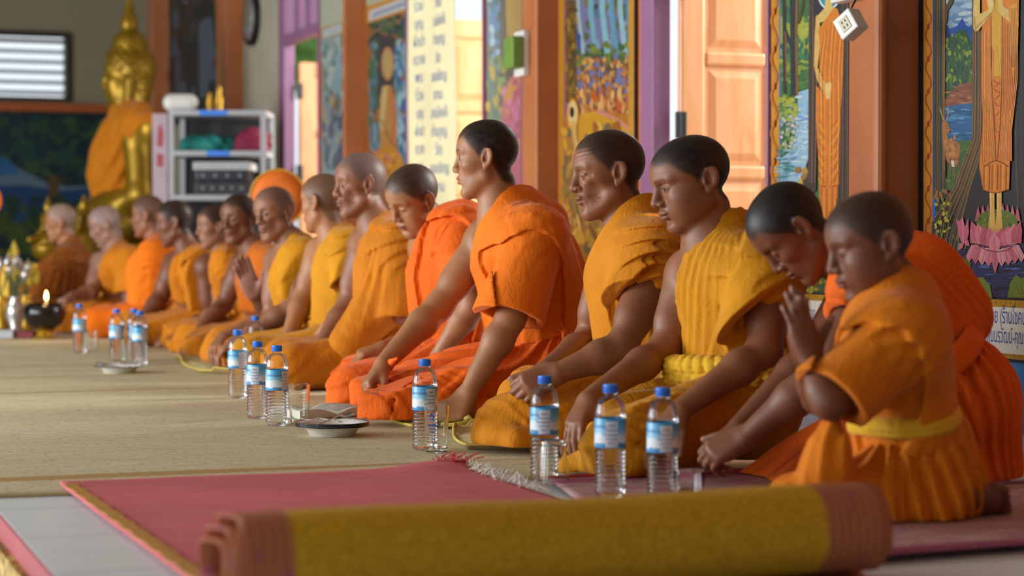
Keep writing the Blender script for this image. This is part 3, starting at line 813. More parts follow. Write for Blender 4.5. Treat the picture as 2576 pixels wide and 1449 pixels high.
# 10: looking down, bright orange
MONKS[10] = dict(label='person in orange, head tilted down, half hidden behind the straight arm of a taller youth',
    J=skel((1040, 503), 6.5, (1150, 950, 6.55), 12, .95, dict(neck=(1110, 590, 6.5), SL=(1168, 610, 6.34), SR=(1075, 620, 6.66), chest=(1130, 700, 6.5), EL=(1190, 770, 6.30), WL=(1105, 890, 6.34), ER=(1075, 850, 6.72), WR=(965, 875, 6.55), KL=(890, 985, 6.3), KR=(900, 960, 6.75))),
    head=(34, 30, 10), hs=.97, s=.95, skin=SKIN['tan'], hair='#0f0f10', stub=.86, eye=.001, h=.0042, full=1.04, brow=.5, neckr=.052,
    HR=dict(to=(885, 895, 6.5), n=(-.3, -.3, .9), thumb_dir=(-.4, -.8, .2), curl=[(35, 45, 25), (40, 50, 25), (45, 50, 25), (45, 50, 30)], thumb=(.4, .6, .2)),
    HL=dict(to=(1075, 925, 6.34), n=(-.6, -.4, .6), thumb_dir=(-.5, -.6, 0), curl=REST), cloth='deep', cloth2='deep', wear=['robe', 'sarong'], seed=5,
    robe=dict(sleeve=.62, sr=.098, hem=(.2, 0, -.3), px=[([(1165, 560, 6.4), (1130, 570, 6.42)], .06)], waist=.0, z=(5.9, 6.8), layers=[dict(k='hole', c=(1120, 740, 6.35), r=(.115, .25), t=.016)],
        lines=[dict(p=[(1085, 640), (1100, 585), (1130, 545), (1165, 535), (1195, 545)], r=.011, lift=.004), dict(p=[(1095, 640), (1110, 595), (1136, 560), (1168, 550)], r=.007, g=1)]))
# 9: tall grey-haired
MONKS[9] = dict(label='person, gaunt, grey stubble, amber robe lit on the back, just behind the tilted head',
    J=skel((905, 468), 7.1, (985, 885, 7.15), 8, 1.0, dict(neck=(950, 575, 7.1), SL=(1010, 620, 6.95), SR=(920, 615, 7.25), chest=(980, 690, 7.1), EL=(1010, 790, 6.92), ER=(875, 770, 7.22), WR=(795, 890, 7.05))),
    head=(20, 4, 0), hs=.99, s=.98, skin=SKIN['mid'], hair='#55555a', stub=.6, eye=.002, age=.8, brow=.4, h=.005, nose=1.15, hairline=.004,
    HR=dict(to=(762, 930, 6.98), n=(-.5, -.3, .7), thumb_dir=(.2, -.9, 0), curl=REST), cloth='ochre', wear=['robe', 'sarong'], seed=6,
    robe=dict(sleeve=1.06, sr=.10, A=.012, waist=-.14, px=[([(1000, 640, 7.0), (960, 760, 6.96), (880, 860, 6.94)], [.08, .09, .07]), ([(1040, 640, 7.06), (1050, 760, 7.05)], .06)], tilt=30))
# 8: head turned away
MONKS[8] = dict(label='person in mustard yellow robe, face turned away, ear showing, in front of the orange fan',
    J=skel((812, 512), 7.6, (868, 855, 7.65), 4, .95, dict(neck=(845, 600, 7.6), SL=(885, 630, 7.46), SR=(808, 635, 7.75), EL=(890, 760, 7.4), WL=(795, 860, 7.47), ER=(765, 745, 7.74), WR=(722, 855, 7.6))),
    head=(-28, 4, 0), floor=.0275, hs=.95, s=.95, skin=SKIN['tan'], hair='#2c2b2b', stub=.65, eye=.001, h=.005, brow=.3,
    HR=dict(to=(700, 900, 7.5), n=(-.5, -.3, .7), thumb_dir=(.2, -.9, 0), curl=REST), HL=dict(to=(765, 890, 7.45), n=(-.5, -.3, .7), thumb_dir=(-.5, -.6, 0), curl=REST),
    cloth='gold', wear=['robe', 'sarong'], robe=dict(sleeve=.50, sr=.095, sa=.075, A=.009, waist=-.02, hem=(.5, 0, 0)), seed=7)
# 7: turned towards the photographer
MONKS[7] = dict(label='person turned to the camera, yellow robe over one shoulder, before the round orange fan',
    J=skel((690, 540), 8.1, (790, 835, 8.2), 18, .93, dict(neck=(740, 615, 8.1), SL=(772, 650, 7.96), SR=(700, 655, 8.25), EL=(735, 775, 7.9), WL=(605, 850, 7.86), WR=(560, 850, 8.1))),
    head=(48, 6, -6), floor=.0275, hs=.95, s=.93, skin=SKIN['mid'], hair='#4a4546', stub=.5, eye=.0022, age=.6, h=.005, nose=1.2, brow=.35,
    HL=dict(to=(556, 880, 7.84), n=(-.4, -.2, .9), thumb_dir=(-.4, -.8, 0), curl=REST), HR=dict(to=(535, 880, 8.0), n=(-.3, -.2, .9), thumb_dir=(0, -.9, 0), curl=REST),
    cloth='gold', cloth2='ochre', wear=['robe', 'sarong'], robe=dict(sleeve=.55, sr=.10, A=.009, hem=(.2, 0, .1), px=[([(745, 650, 7.98), (735, 730, 7.92)], .06)]), seed=8)
# 6: hands raised together
MONKS[6] = dict(label='person with dark face turned toward the camera, pale palms raised together, in brownish orange robe',
    J=skel((600, 553), 8.9, (690, 825, 9.0), 14, .93, dict(neck=(645, 630, 8.9), SL=(690, 665, 8.74), SR=(610, 668, 9.06), EL=(672, 775, 8.66), WL=(640, 745, 8.6), ER=(565, 765, 9.05), WR=(490, 850, 8.85))),
    head=(55, 4, 0), hs=.95, s=.93, skin=SKIN['dark'], hair='#0e0e0e', stub=.85, eye=.002, age=.5, h=.0055, nose=1.2,
    HL=dict(to=(620, 695, 8.56), n=(-.15, .95, .1), thumb_dir=(.9, -.2, .3), curl=[(8, 10, 6)] * 4, s=1.12, spread=.03, pale='#b58070'), HR=dict(to=(460, 880, 8.8), n=(-.5, -.3, .7), thumb_dir=(.2, -.9, 0), curl=REST),
    cloth='rust', cloth2='ochre', wear=['robe', 'sarong'], robe=dict(sleeve=.5, sr=.10, A=.010), seed=9)
MONKS[5] = dict(label='person, small novice, face mostly hidden between two taller neighbours, in ochre robe',
    J=skel((538, 572), 9.4, (620, 820, 9.5), 10, .84, dict(WR=(470, 840, 9.4))), head=(22, 5, 0), hs=.88, s=.84, skin=SKIN['mid'], hair='#0e0e0e', stub=.85, eye=.003, h=.006,
    HR=dict(to=(450, 865, 9.3), n=(-.5, -.3, .7), thumb_dir=(.2, -.9, 0), curl=REST), cloth='ochre', wear=['robe', 'sarong'], robe=dict(sleeve=.5, A=.010), seed=10)
MONKS[4] = dict(label='person, dark head, ochre robe off one shoulder, bare arm down behind the far bottles',
    J=skel((438, 562), 9.9, (515, 820, 10.0), 8, .98, dict(neck=(478, 640, 9.9), SL=(520, 670, 9.72), SR=(440, 665, 10.08), WL=(420, 835, 9.78), ER=(405, 745, 10.05), WR=(350, 815, 9.9))),
    head=(4, 10, 0), hs=.97, s=.98, skin=SKIN['dark'], hair='#0e0e0e', stub=.88, eye=.001, h=.006,
    HR=dict(to=(330, 850, 9.8), n=(-.5, -.3, .7), thumb_dir=(.2, -.9, 0), curl=REST), HL=dict(to=(395, 865, 9.72), n=(-.5, -.3, .7), thumb_dir=(-.4, -.8, 0), curl=REST),
    cloth='ochre', wear=['robe', 'sarong'], robe=dict(sleeve=.95, sr=.105, A=.014, px=[([(500, 690, 9.75), (520, 760, 9.74)], .09)]), seed=11)
MONKS[3] = dict(label='person in plain bright orange robe, partly hidden behind the dark head, below the statue elbow',
    J=skel((372, 545), 10.7, (410, 800, 10.8), 0, .95, {}), head=(-8, 4, 0), hs=.95, s=.95, skin=SKIN['mid'], hair='#2a2828', stub=.6, eye=.001, h=.006,
    cloth='orange', wear=['robe', 'sarong'], robe=dict(sleeve=.9, sr=.1, A=.012, px=[([(370, 680, 10.6), (375, 760, 10.6)], .11)]), seed=12)
MONKS[2] = dict(label='person with pale bowed head, reaching a bare arm toward the candle on the black bowl',
    J=skel((264, 570), 11.4, (320, 800, 11.5), 6, .98, dict(SL=(325, 655, 11.25), SR=(255, 660, 11.55), WR=(178, 748, 10.95), ER=(232, 735, 11.35), WL=(230, 800, 11.1))),
    head=(8, 20, 0), hs=.97, s=.98, skin=SKIN['pale'], hair='#8a8284', stub=.5, eye=.001, h=.006,
    HR=dict(to=(140, 760, 10.80), n=(-.2, -.4, .8), thumb_dir=(-.2, -.8, -.4), curl=[(35, 40, 20)] * 4), cloth='ochre', wear=['robe', 'sarong'], robe=dict(sleeve=.7, sr=.1, A=.012), seed=13)
MONKS[1] = dict(label='person, elderly, wrapped in dark brown ochre robe, at the far end beside the gilded figurine',
    J=skel((152, 562), 11.9, (165, 800, 12.0), 5, .98, {}), head=(4, 6, 0), hs=.97, s=.98, skin=SKIN['tan'], hair='#8a8480', stub=.55, eye=.001, age=.6, h=.006,
    cloth='brown', wear=['robe', 'sarong'], robe=dict(sleeve=1.0, sr=.12, A=.014, nocut=1, px=[([(150, 690, 11.85), (95, 740, 11.8)], .12), ([(200, 660, 11.9), (215, 740, 11.9)], .08)]), seed=14)
# 14: the bowing boy
MONKS[14] = dict(label='person, novice bowing low over clasped hands, orange robe knotted at waist, behind the smallest child',
    J=dict(head=(1996, 584, 4.32), neck=(2150, 660, 4.32), chest=(2225, 760, 4.32), pelvis=(2385, 1020, 4.36), SL=(2205, 735, 4.17), SR=(2165, 715, 4.47), ER=(2060, 880, 4.36), WR=(1862, 1072, 4.26),
           EL=(2050, 960, 4.10), WL=(1880, 1098, 4.14), KL=(1880, 1195, 4.08), KR=(1885, 1165, 4.34), AL=(2440, 1195, 4.28), AR=(2440, 1180, 4.5)),
    head=(4, 52, 0), floor=.014, hs=.93, s=.9, skin=SKIN['dark'], hair='#060708', stub=.97, eye=.001, h=.0035, neckr=.052, brow=.3,
    HL=dict(to=(1790, 1135, 4.15), n=(-.1, -.75, .6), thumb_dir=(-.4, 0, .9), curl=[(45, 55, 40)] * 4), HR=dict(to=(1775, 1128, 4.22), n=(-.2, .2, .9), thumb_dir=(-.4, -.8, .4), curl=[(45, 55, 40)] * 4),
    cloth='deep', wear=['robe', 'sarong', 'belt'], seed=15,
    robe=dict(sleeve=.35, sr=.09, A=.010, waist=.0, tilt=20, px=[([(2300, 700, 4.32), (2370, 800, 4.34)], .10)], n=40), belt=dict(z=.03, r=.158, th=.011, rows=(-.022, -.008, .006, .02)),
    sarong=dict(px=[([(2400, 1000, 4.36), (2420, 1180, 4.36)], [.13, .12])], hr=(.15, .16, .14), folds=lambda c: [dict(k='ang', d=ZUP + c['fw'] * .35, c=c['J']['pelvis'], n=22, A=.022, warp=.9, wsc=3.5, asc=5), dict(k='ang', d=ZUP, c=c['J']['pelvis'], n=50, A=.005, warp=1.2, wsc=6)]))
# 15: the smallest child
MONKS[15] = dict(label='person, smallest child, kneeling with palms pressed, marigold robe and yellow sash, nearest the roll',
    J=dict(head=(2196, 618, 3.70), neck=(2238, 765, 3.70), chest=(2248, 860, 3.70), pelvis=(2290, 1190, 3.72), SL=(2268, 858, 3.60), SR=(2210, 855, 3.81), EL=(2088, 1012, 3.54), WL=(2040, 905, 3.58), ER=(2060, 1000, 3.84), WR=(2026, 900, 3.66),
           KL=(2010, 1275, 3.60), KR=(2030, 1262, 3.85), AL=(2360, 1288, 3.62), AR=(2360, 1275, 3.82)),
    head=(6, 17, 0), occ=.7, floor=.021, hs=.95, hv=(.94, 1.0, .90), s=.72, skin=SKIN['dark'], hair='#0e0b0a', stub=.80, eye=.001, h=.0036, neckr=.047, child=1, brow=.2, full=1.08, nose=.95, hairline=-.004,
    HL=dict(to=(2016, 815, 3.585), n=(.35, -.85, 0), thumb_dir=(.9, .2, .3), curl=[(6, 8, 6), (4, 6, 6), (6, 8, 6), (10, 12, 8)], s=.72, spread=.0, thumb=(.9, .0, .05)),
    HR=dict(to=(2008, 813, 3.625), n=(-.3, .85, 0), thumb_dir=(.9, 0, .3), curl=[(6, 8, 6)] * 4, s=.72, spread=.0),
    feet=[((2366, 1238, 3.64), (.80, .10, -.30), (-.3, -.75, -.5), .92)], limbs=[((2300, 1270, 3.62), (2366, 1244, 3.64), .04, .034)],
    cloth='child', wear=['robe', 'sarong', 'belt'], seed=16, bulk=.92,
    robe=dict(sleeve=.92, sr=.100, sa=.080, waist=-.02, A=.009, tilt=30, hem=(0, 0, -.15), collarh=.2, layers=[dict(k='hole', c=(2160, 1010, 3.6), r=(.112, .150), t=.012, rot=-18)], px=[([(2255, 850, 3.68), (2290, 920, 3.70)], .055)]),
    belt=dict(mat='belt', z=.035, r=.128, rows=(-.008, .008), th=.018), sarong=dict(hr=(.13, .15, .15), A=.010, top=-.075, cutpx=[((2172, 1052, 3.57), (2200, 1118, 3.57), .050, .052)], waistc=False, lap=False, tr=.078, kr=.060, ar=.045, px=[([(2292, 1025, 3.70), (2340, 1110, 3.70), (2350, 1220, 3.70)], [.048, .075, .090]), ([(2120, 1035, 3.58), (2075, 1120, 3.57), (2045, 1225, 3.57)], [.018, .026, .030], .012), ([(2160, 1030, 3.57), (2120, 1120, 3.56), (2085, 1230, 3.57)], [.016, .024, .030], .012)], endcut=False, folds=lambda c: [dict(k='ang', d=ZUP + c['fw'] * .25, c=c['J']['pelvis'], n=24, A=.016, warp=1.0, wsc=4, asc=5), dict(k='ang', d=ZUP, c=c['J']['pelvis'], n=55, A=.004, warp=1.2, wsc=6)]))
# ---------------------------------------------------------------- the hall
AXW = (-U, ZUP, -V)                                     # wall frame: picture-right, up, into the room
def tw(t, w, z=0.0): return W0 + U * t - V * w + ZUP * (z - W0[2])
def to_tw(p): d = np.asarray(p) - W0; return float(d @ U), float(-(d @ V))
def wbox(t0, t1, z0, z1, w0, w1, mb=None, mi=0):
    mb = mb or MB()
    c = tw((t0 + t1) / 2, (w0 + w1) / 2, (z0 + z1) / 2)
    mb.box(c, (abs(t1 - t0) / 2, abs(w1 - w0) / 2, (z1 - z0) / 2), (U, -V, ZUP), mi); return mb
# materials
def m_tiles():
    n = N('white_tiles'); co = n.coord('Object', (1, 1, 1), (0, 0, -TH)); br = n.n('TexBrick'); n.l(co, 0, br, 0)
    br.offset = 0; br.inputs['Scale'].default_value = 1; br.inputs['Brick Width'].default_value = .40; br.inputs['Row Height'].default_value = .40; br.inputs['Mortar Size'].default_value = .003
    br.inputs['Color1'].default_value = (*srgb('#e4edf1'), 1); br.inputs['Color2'].default_value = (*srgb('#dfe9ef'), 1); br.inputs['Mortar'].default_value = (*srgb('#a3adb5'), 1)
    nz = n.noise(co, 9, 6, .65); n.color(n.mix(.10, br, n.ramp(nz, 0, [(.35, srgb('#8b949c')), (.65, srgb('#ffffff'))]), 'MULTIPLY'), 2); n.set(rough=.32); return n.m
def m_wall():
    n = N('painted_wall'); co = n.coord('Object'); g = n.n('NewGeometry'); sx = n.n('SeparateXYZ'); n.l(g, 'Position', sx, 0)
    nz = n.noise(co, 7, 8, .65); blue = n.ramp(nz, 0, [(.3, srgb('#1b5f9e')), (.6, srgb('#2b79b8')), (.75, srgb('#4189bf'))])
    pz = n.noise(n.coord('Object', (1, 1, 1.6)), 3.6, 9, .62, .4); th = n.ramp(pz, 0, [(.625, (0, 0, 0)), (.635, (1, 1, 1))])
    grey = n.ramp(n.noise(co, 60, 4), 0, [(.3, srgb('#7e7d80')), (.7, srgb('#b9b4b1'))])
    bl = n.mix(th, blue, grey, 'MIX', 0, 0, 0)
    up = n.ramp(n.noise(co, 3, 5), 0, [(.3, srgb('#b4663a')), (.7, srgb('#c2744a'))])
    gt = n.n('Math', operation='GREATER_THAN'); n.l(sx, 'Z', gt, 0); gt.inputs[1].default_value = .25
    n.color(n.mix(gt, bl, up, 'MIX', 0, 2, 0), 2); n.set(rough=.62); n.bump(pz, 0, .2, .01); return n.m
def m_weave(name, c1, c2, c3, su=90, sv=260, stripes=None, rot=-TH):
    """woven reed mat: fine strands across, coloured flecks and bands"""
    n = N(name); co = n.coord('Object', (1, 1, 1), (0, 0, rot))
    m2 = n.n('Mapping'); n.l(co, 0, m2, 0); m2.inputs['Scale'].default_value = (8, sv, 1)
    st = n.noise(m2, 1, 3, .6); c = n.ramp(st, 0, [(.3, srgb(c1)), (.52, srgb(c2)), (.75, srgb(c3))])
    big = n.noise(n.coord('Object', (1, 2.2, 1), (0, 0, rot)), 2.2, 4); mx = n.mix(.5, c, n.ramp(big, 0, [(.3, (.76, .74, .70)), (.7, (1, 1, 1))]), 'MULTIPLY')
    wv = n.n('TexWave', wave_type='BANDS', bands_direction='Y'); n.l(co, 0, wv, 0); wv.inputs['Scale'].default_value = su; wv.inputs['Distortion'].default_value = 1.2; wv.inputs['Detail'].default_value = 2; wv.inputs['Detail Scale'].default_value = 4
    last = mx; lo = 2
    if stripes:
        s2 = n.n('Mapping'); n.l(co, 0, s2, 0); s2.inputs['Scale'].default_value = (.25, 5.5, 1)
        sn = n.noise(s2, 1, 2, .5); last = n.mix(n.ramp(sn, 0, [(stripes[1], (0, 0, 0)), (stripes[1] + .05, (1, 1, 1))]), mx, srgb(stripes[0]), 'MIX', 0, 2)
        fl = n.n('Mapping'); n.l(co, 0, fl, 0); fl.inputs['Scale'].default_value = (55, 130, 1); fn = n.noise(fl, 1, 2)
        last = n.mix(n.ramp(fn, 0, [(.62, (0, 0, 0)), (.66, (.8, .8, .8))]), last, srgb('#54504c'), 'MIX', 0, 2)
    n.color(last, 2); n.set(rough=.7, spec=.3); b = n.bump(wv, 0, .5, .004); n.bump(st, 0, .3, .003, b); return n.m
def m_wood():
    n = N('door_wood'); co = n.coord('Object', (2, 2, .35)); nz = n.noise(co, 9, 7, .6, 1.2)
    n.color(n.ramp(nz, 0, [(.3, srgb('#d8935a')), (.7, srgb('#e6a878'))])); n.set(rough=.34, spec=.5, coat=.2); return n.m
def m_pillar():
    n = N('pillar_paint'); co = n.coord('Object'); nz = n.noise(co, 2.5, 6, .6); st = n.noise(n.coord('Object', (5, 5, .35)), 3, 5, .6, .6)
    c = n.ramp(nz, 0, [(.3, srgb('#a55f34')), (.7, srgb('#b97042'))]); c2 = n.mix(n.ramp(st, 0, [(.60, (0, 0, 0)), (.72, (.7, .7, .7))]), c, srgb('#9c4a22'), 'MIX')
    n.color(c2, 2); n.set(rough=.42, spec=.45); return n.m
MAT.update(tiles=m_tiles(), wall=m_wall(), wood=m_wood(), pillar=m_pillar(),
    cream=flat('cream_plaster', '#a8a08e', .7, .07, 3), backw=flat('olive_plaster', '#8a8268', .75, .06, 2), purple=flat('purple_paint', '#8a5e80', .5, .08, 6), dpurple=flat('dark_purple', '#45303f', .5, .1, 6),
    red=flat('red_paint', '#a33840', .5, .12, 10), black=flat('black_paint', '#121014', .45, .1), white=flat('white_plastic', '#d9d8d2', .4, .04), grey=flat('grey_metal', '#a9acb0', .4, .06, 8),
    blue=flat('blue_plastic', '#2a7fea', .4, .05), goldp=flat('gold_border', '#c8961e', .5, .22, 60), ledge=flat('ledge_paint', '#a14f1c', .5, .1, 6), green=flat('green_enamel', '#6f8f3c', .45, .05),
    cboard=flat('caption_board', '#d6d0c4', .6, .04, 20), ink=flat('blue_ink', '#22429a', .6, .1), darkwood=flat('dark_wood', '#2b211d', .5, .15), ceil=flat('ceiling_paint', '#8d8778', .8, .05, 2),
    steel=flat('steel', '#c8c8c8', .22, .03, 8, metal=1), enamel=flat('white_enamel', '#dcdad4', .25, .03), earth=flat('yard_ground', '#a59a80', .9, .15, 2))
# floor of the platform, lower floor, riser
CAMT, CAMW = to_tw((0, 0, 0))
edge = ground(0, 1290); ET, EW = to_tw(edge)
TB, TF = -5.2, 12.6                                        # near and far ends of the hall
LW = 8.0                                                   # hall width
fl = wbox(TB, TF, -.25, 0, -.16, EW).build('floor', MAT['tiles']); tag(fl, kind='structure')
lo_ = wbox(TB, TF, -.32, -.26, EW, LW).build('floor.001', MAT['tiles']); tag(lo_, kind='structure')
tr = wbox(TB, TF, -.046, -.0015, EW, EW + .005).build('trim_1', MAT['red']); tag(tr, kind='structure')
def m_relief():
    n = N('gilt_relief'); co = n.coord('Object'); v = n.n('TexVoronoi'); n.l(co, 0, v, 'Vector'); v.inputs['Scale'].default_value = 26
    nz = n.noise(co, 14, 6, .6); n.color(n.ramp(nz, 0, [(.3, srgb('#6b5418')), (.6, srgb('#b8963c')), (.8, srgb('#d8c68a'))])); n.set(rough=.45, metal=.35); n.bump(v, 0, .9, .03); return n.m
MAT['relief'] = m_relief()
ri = wbox(TB, TF, -.26, -.0465, EW + .0005, EW + .02).build('trim_2', MAT['relief']); tag(ri, kind='structure')
# openings along the painted wall (far jamb, near jamb)
DOORS = [(wall_t(1652), wall_t(1938)), (wall_t(1046), wall_t(1221)), (wall_t(722), wall_t(806))]
LEAF = 1.69; BAR0, BAR1, TRTOP = 1.80, 1.86, 2.75; CEIL = 3.3
segs = []; cur = TF
for a, b in sorted(DOORS, key=lambda d: -d[0]): segs.append((cur, a)); cur = b
segs.append((cur, TB))
far_limit = wall_t(615)
mbA, mbB = MB(), MB()
for a, b in segs:
    if a >= TF - .01: wbox(b, a, 0, CEIL, -.05, 0, mbB)
    else: wbox(b, a, 0, CEIL, -.05, 0, mbA)
for a, b in DOORS: wbox(b, a, TRTOP, CEIL, -.05, 0, mbA)
tag(mbA.build('wall_right', MAT['wall']), kind='structure'); tag(mbB.build('wall_right.001', MAT['cream']), kind='structure')
# back wall with the louvred window opening
def bw_pt(px, py, off=0.0):
    d = ray(px, py); o = np.array([0, 0, HC]); b = tw(TF - off, 0)
    return o + d * (((b - o) @ U) / (d @ U))
wa, wb = bw_pt(-60, 84), bw_pt(166, 246)
wt0, wt1 = to_tw(wa)[1], to_tw(wb)[1]; wz1, wz0 = wa[2], wb[2]
mb = MB()
def bbox(w0, w1, z0, z1, t0, t1, mb, mi=0): return wbox(t0, t1, z0, z1, w0, w1, mb, mi)
bbox(-.15, wt1, -.3, CEIL, TF, TF + .15, mb); bbox(wt0, LW + .15, -.3, CEIL, TF, TF + .15, mb); bbox(wt1, wt0, -.3, wz0, TF, TF + .15, mb); bbox(wt1, wt0, wz1, CEIL, TF, TF + .15, mb)
tag(mb.build('wall_back', MAT['backw']), kind='structure')
win = tag(empty('window_1', tw(TF, (wt0 + wt1) / 2, (wz0 + wz1) / 2)), kind='structure')
wl = np.array(win.location)
def wchild(name, mb, mat, parent, **k):
    o = mb.build(name, mat, None, **k); o.parent = parent; o.location = -Vector(parent.location) if k.get('loc') is None else Vector([float(c) for c in k['loc']]) - Vector(parent.location); return o
mb = MB(); fr = .035
for (a, b, c, d) in ((wt1 - fr, wt1, wz0 - fr, wz1 + fr), (wt0, wt0 + fr, wz0 - fr, wz1 + fr), (wt1, wt0, wz0 - fr, wz0), (wt1, wt0, wz1, wz1 + fr)): bbox(a, b, c, d, TF - .04, TF + .10, mb)
wchild('frame', mb, MAT['darkwood'], win)
def m_louvre():
    n = N('louvre_glass'); n.color(srgb('#8f9898')); n.set(rough=.25); return n.m
MAT['louvre'] = m_louvre()
mb = MB(); nl = 6
for i in range(nl):
    z = wz0 + (i + .5) * (wz1 - wz0) / nl
    c = tw(TF + .05, (wt0 + wt1) / 2, z); nrm = unit(-U * .38 + ZUP * .92)
    mb.box(c, ((wt0 - wt1) / 2, .05, .005), (V, unit(np.cross(nrm, V)), nrm))
wchild('louvre', mb, MAT['louvre'], win)
# ledge between the upper and lower back wall
la = bw_pt(0, 262)[2]; mb = bbox(-.0, LW, la - .06, la + .015, TF - .10, TF, MB()); tag(mb.build('trim_3', MAT['ledge'], bevel=.006), kind='structure')
# left wall of the hall: piers between tall open doorways that let the daylight in; wall behind the camera; ceiling
mb = MB(); t = TB; LOP = []
for k in range(4):
    a = TB + .6 + k * 2.95; wbox(t, a, -.3, CEIL, LW, LW + .15, mb); t = a + 1.9; LOP.append((a, t))
    wbox(a, t, 2.5, CEIL, LW, LW + .15, mb)
wbox(t, TF, -.3, CEIL, LW, LW + .15, mb); tag(mb.build('wall_left', MAT['cream']), kind='structure')
tag(wbox(TB - .15, TB, -.3, CEIL, -.15, LW + .15).build('wall_front', MAT['cream']), kind='structure')
tag(wbox(TB - .15, TF + .15, CEIL, CEIL + .1, -.15, LW + .15).build('ceiling', MAT['ceil']), kind='structure')
tag(wbox(TB - 12, TF + 12, -.36, -.33, -14, LW + 12).build('ground', MAT['earth']), kind='structure')

# ---------------------------------------------------------------- door leaves swung out, their frames and transoms
def leaf(hinge_t, name, width=.80, cols=2, open_in=0.0):
    o = tag(empty(name, tw(hinge_t, -.075, 0)), kind='structure')
    H = tw(hinge_t, -.075, 0); X, Yn = V, U; th = .019
    rails = [0.02, .34, .37, .775, .805, 1.21, 1.245, LEAF]
    rows = [(.10, .335), (.385, .765), (.82, 1.20), (1.255, LEAF - .10)]
    st = [(0, .105), (width / 2 - .035, width / 2 + .035), (width - .105, width)]
    mb = MB()
    def b(x0, x1, z0, z1, d): mb.box(H + X * (x0 + x1) / 2 + ZUP * (z0 + z1) / 2, ((x1 - x0) / 2, d, (z1 - z0) / 2), (X, Yn, ZUP))
    for x0, x1 in st: b(x0, x1, .02, LEAF, th)
    zz = .02
    for r0, r1 in rows + [(LEAF, LEAF)]:
        for i in range(2): b(st[i][1], st[i + 1][0], zz, r0, th * .97)
        zz = r1
    wchild('leaf_frame', mb, MAT['wood'], o, bevel=.012)
    for r0, r1 in rows:
        for i in range(2):
            m2 = MB(); x0, x1 = st[i][1], st[i + 1][0]; c = H + X * (x0 + x1) / 2 + ZUP * (r0 + r1) / 2; hx, hz = (x1 - x0) / 2, (r1 - r0) / 2
            v = []
            for d, k in ((.006, 0), (.006, .016), (.016, .046)):
                for sx, sz in ((-1, -1), (1, -1), (1, 1), (-1, 1)): v.append(c + X * sx * (hx - k) + ZUP * sz * (hz - k) - Yn * d)
            f = [(8, 9, 10, 11)] + [(a * 4 + i2, a * 4 + (i2 + 1) % 4, (a + 1) * 4 + (i2 + 1) % 4, (a + 1) * 4 + i2) for a in (0, 1) for i2 in range(4)]
            m2.add(v, f); m2.add([p + 2 * Yn * ((c - p) @ Yn) for p in v], [q[::-1] for q in f])
            wchild('panel', m2, MAT['wood'], o)
    for hz in (.25, .97, 1.5):
        m3 = MB(); m3.tube([H - U * .024 - V * .012 + ZUP * (hz - .05), H - U * .024 - V * .012 + ZUP * (hz + .05)], .011, 10); m3.box(H - U * .02 + V * .0 + ZUP * hz, (.022, .004, .05), (V, U, ZUP)); wchild('hinge', m3, MAT['black'], o)
    return o
for i, (a, b) in enumerate(DOORS):
    leaf(a - .015 - (.02 if i == 0 else .01), 'door_%d' % (i + 1))
for i, (a, b) in enumerate(DOORS):
    mb = MB(); cw = .11 if i < 2 else .13
    wbox(a - .012, a + cw, 0, TRTOP + .06, -.052, .022, mb); wbox(b - .010, b + .006, 0, TRTOP + .06, -.052, .018, mb)
    wbox(b, a, BAR0, BAR1, -.05, .03, mb); wbox(b, a, TRTOP, TRTOP + .06, -.052, .022, mb)
    n = 2
    for k in range(1, n + 1): tt = b + (a - b) * k / (n + 1); wbox(tt - .03, tt + .03, BAR1, TRTOP, -.05, .0, mb)
    tag(mb.build('trim_%d' % (10 + i), MAT['purple'] if i != 1 else MAT['purple'], bevel=.006), kind='structure')

# ---------------------------------------------------------------- pillars
PILL = [(2312, 2132, .125), (1404, 1312, .10), (922, 862, .13), (613, 545, .12), (424, 372, .14)]
for i, (pn, pf, dep) in enumerate(PILL):
    t1 = wall_t(pn)
    d = ray(pf, 605); o_ = np.array([0, 0, HC]); base = W0 - V * dep; q = o_ + d * (((base - o_) @ V) / (d @ V)); t0 = float((q - W0) @ U)
    if i == 4: t0 = min(t0, TF - .02)
    mb = wbox(t1, t0, 0, CEIL, -.02, dep)
    if i == 0:
        for k, r in ((0, .022), (1, .012)):
            c0 = tw(t1 + .012 + .03 * k, dep + .002 - .01 * k, 0); mb.tube([c0, c0 + ZUP * CEIL], r, 14)
    tag(mb.build('trim_%d' % (20 + i), MAT['pillar'], bevel=.008), kind='structure')
# ---------------------------------------------------------------- mats
MAT['reed'] = m_weave('reed_mat', '#b5aa82', '#e2d8b2', '#f2eacd', 120, 330, ('#bf9c62', .62))
MAT['pink'] = m_weave('pink_rug', '#d4606a', '#e07880', '#ea949a', 150, 300)
MAT['pinkweave'] = m_weave('pink_purple_mat', '#8a5068', '#c49a9c', '#e4ccb6', 110, 160, ('#b4688a', .60))
MAT['straw'] = flat('straw_hem', '#b3a272', .75, .2, 60); MAT['redhem'] = flat('red_hem', '#b02a40', .6, .1, 30)
MAT['yellowhem'] = flat('yellow_hem', '#b5812c', .65, .35, 70); MAT['check'] = flat('purple_hem', '#7a4a68', .65, .5, 45); MAT['fray'] = flat('pale_threads', '#d9cfc4', .8, .1); MAT['redthread'] = flat('red_threads', '#c23a4a', .8, .12)
MAT['mustard'] = m_weave('mustard_mat', '#92700c', '#a8820e', '#b8951c', 140, 240)
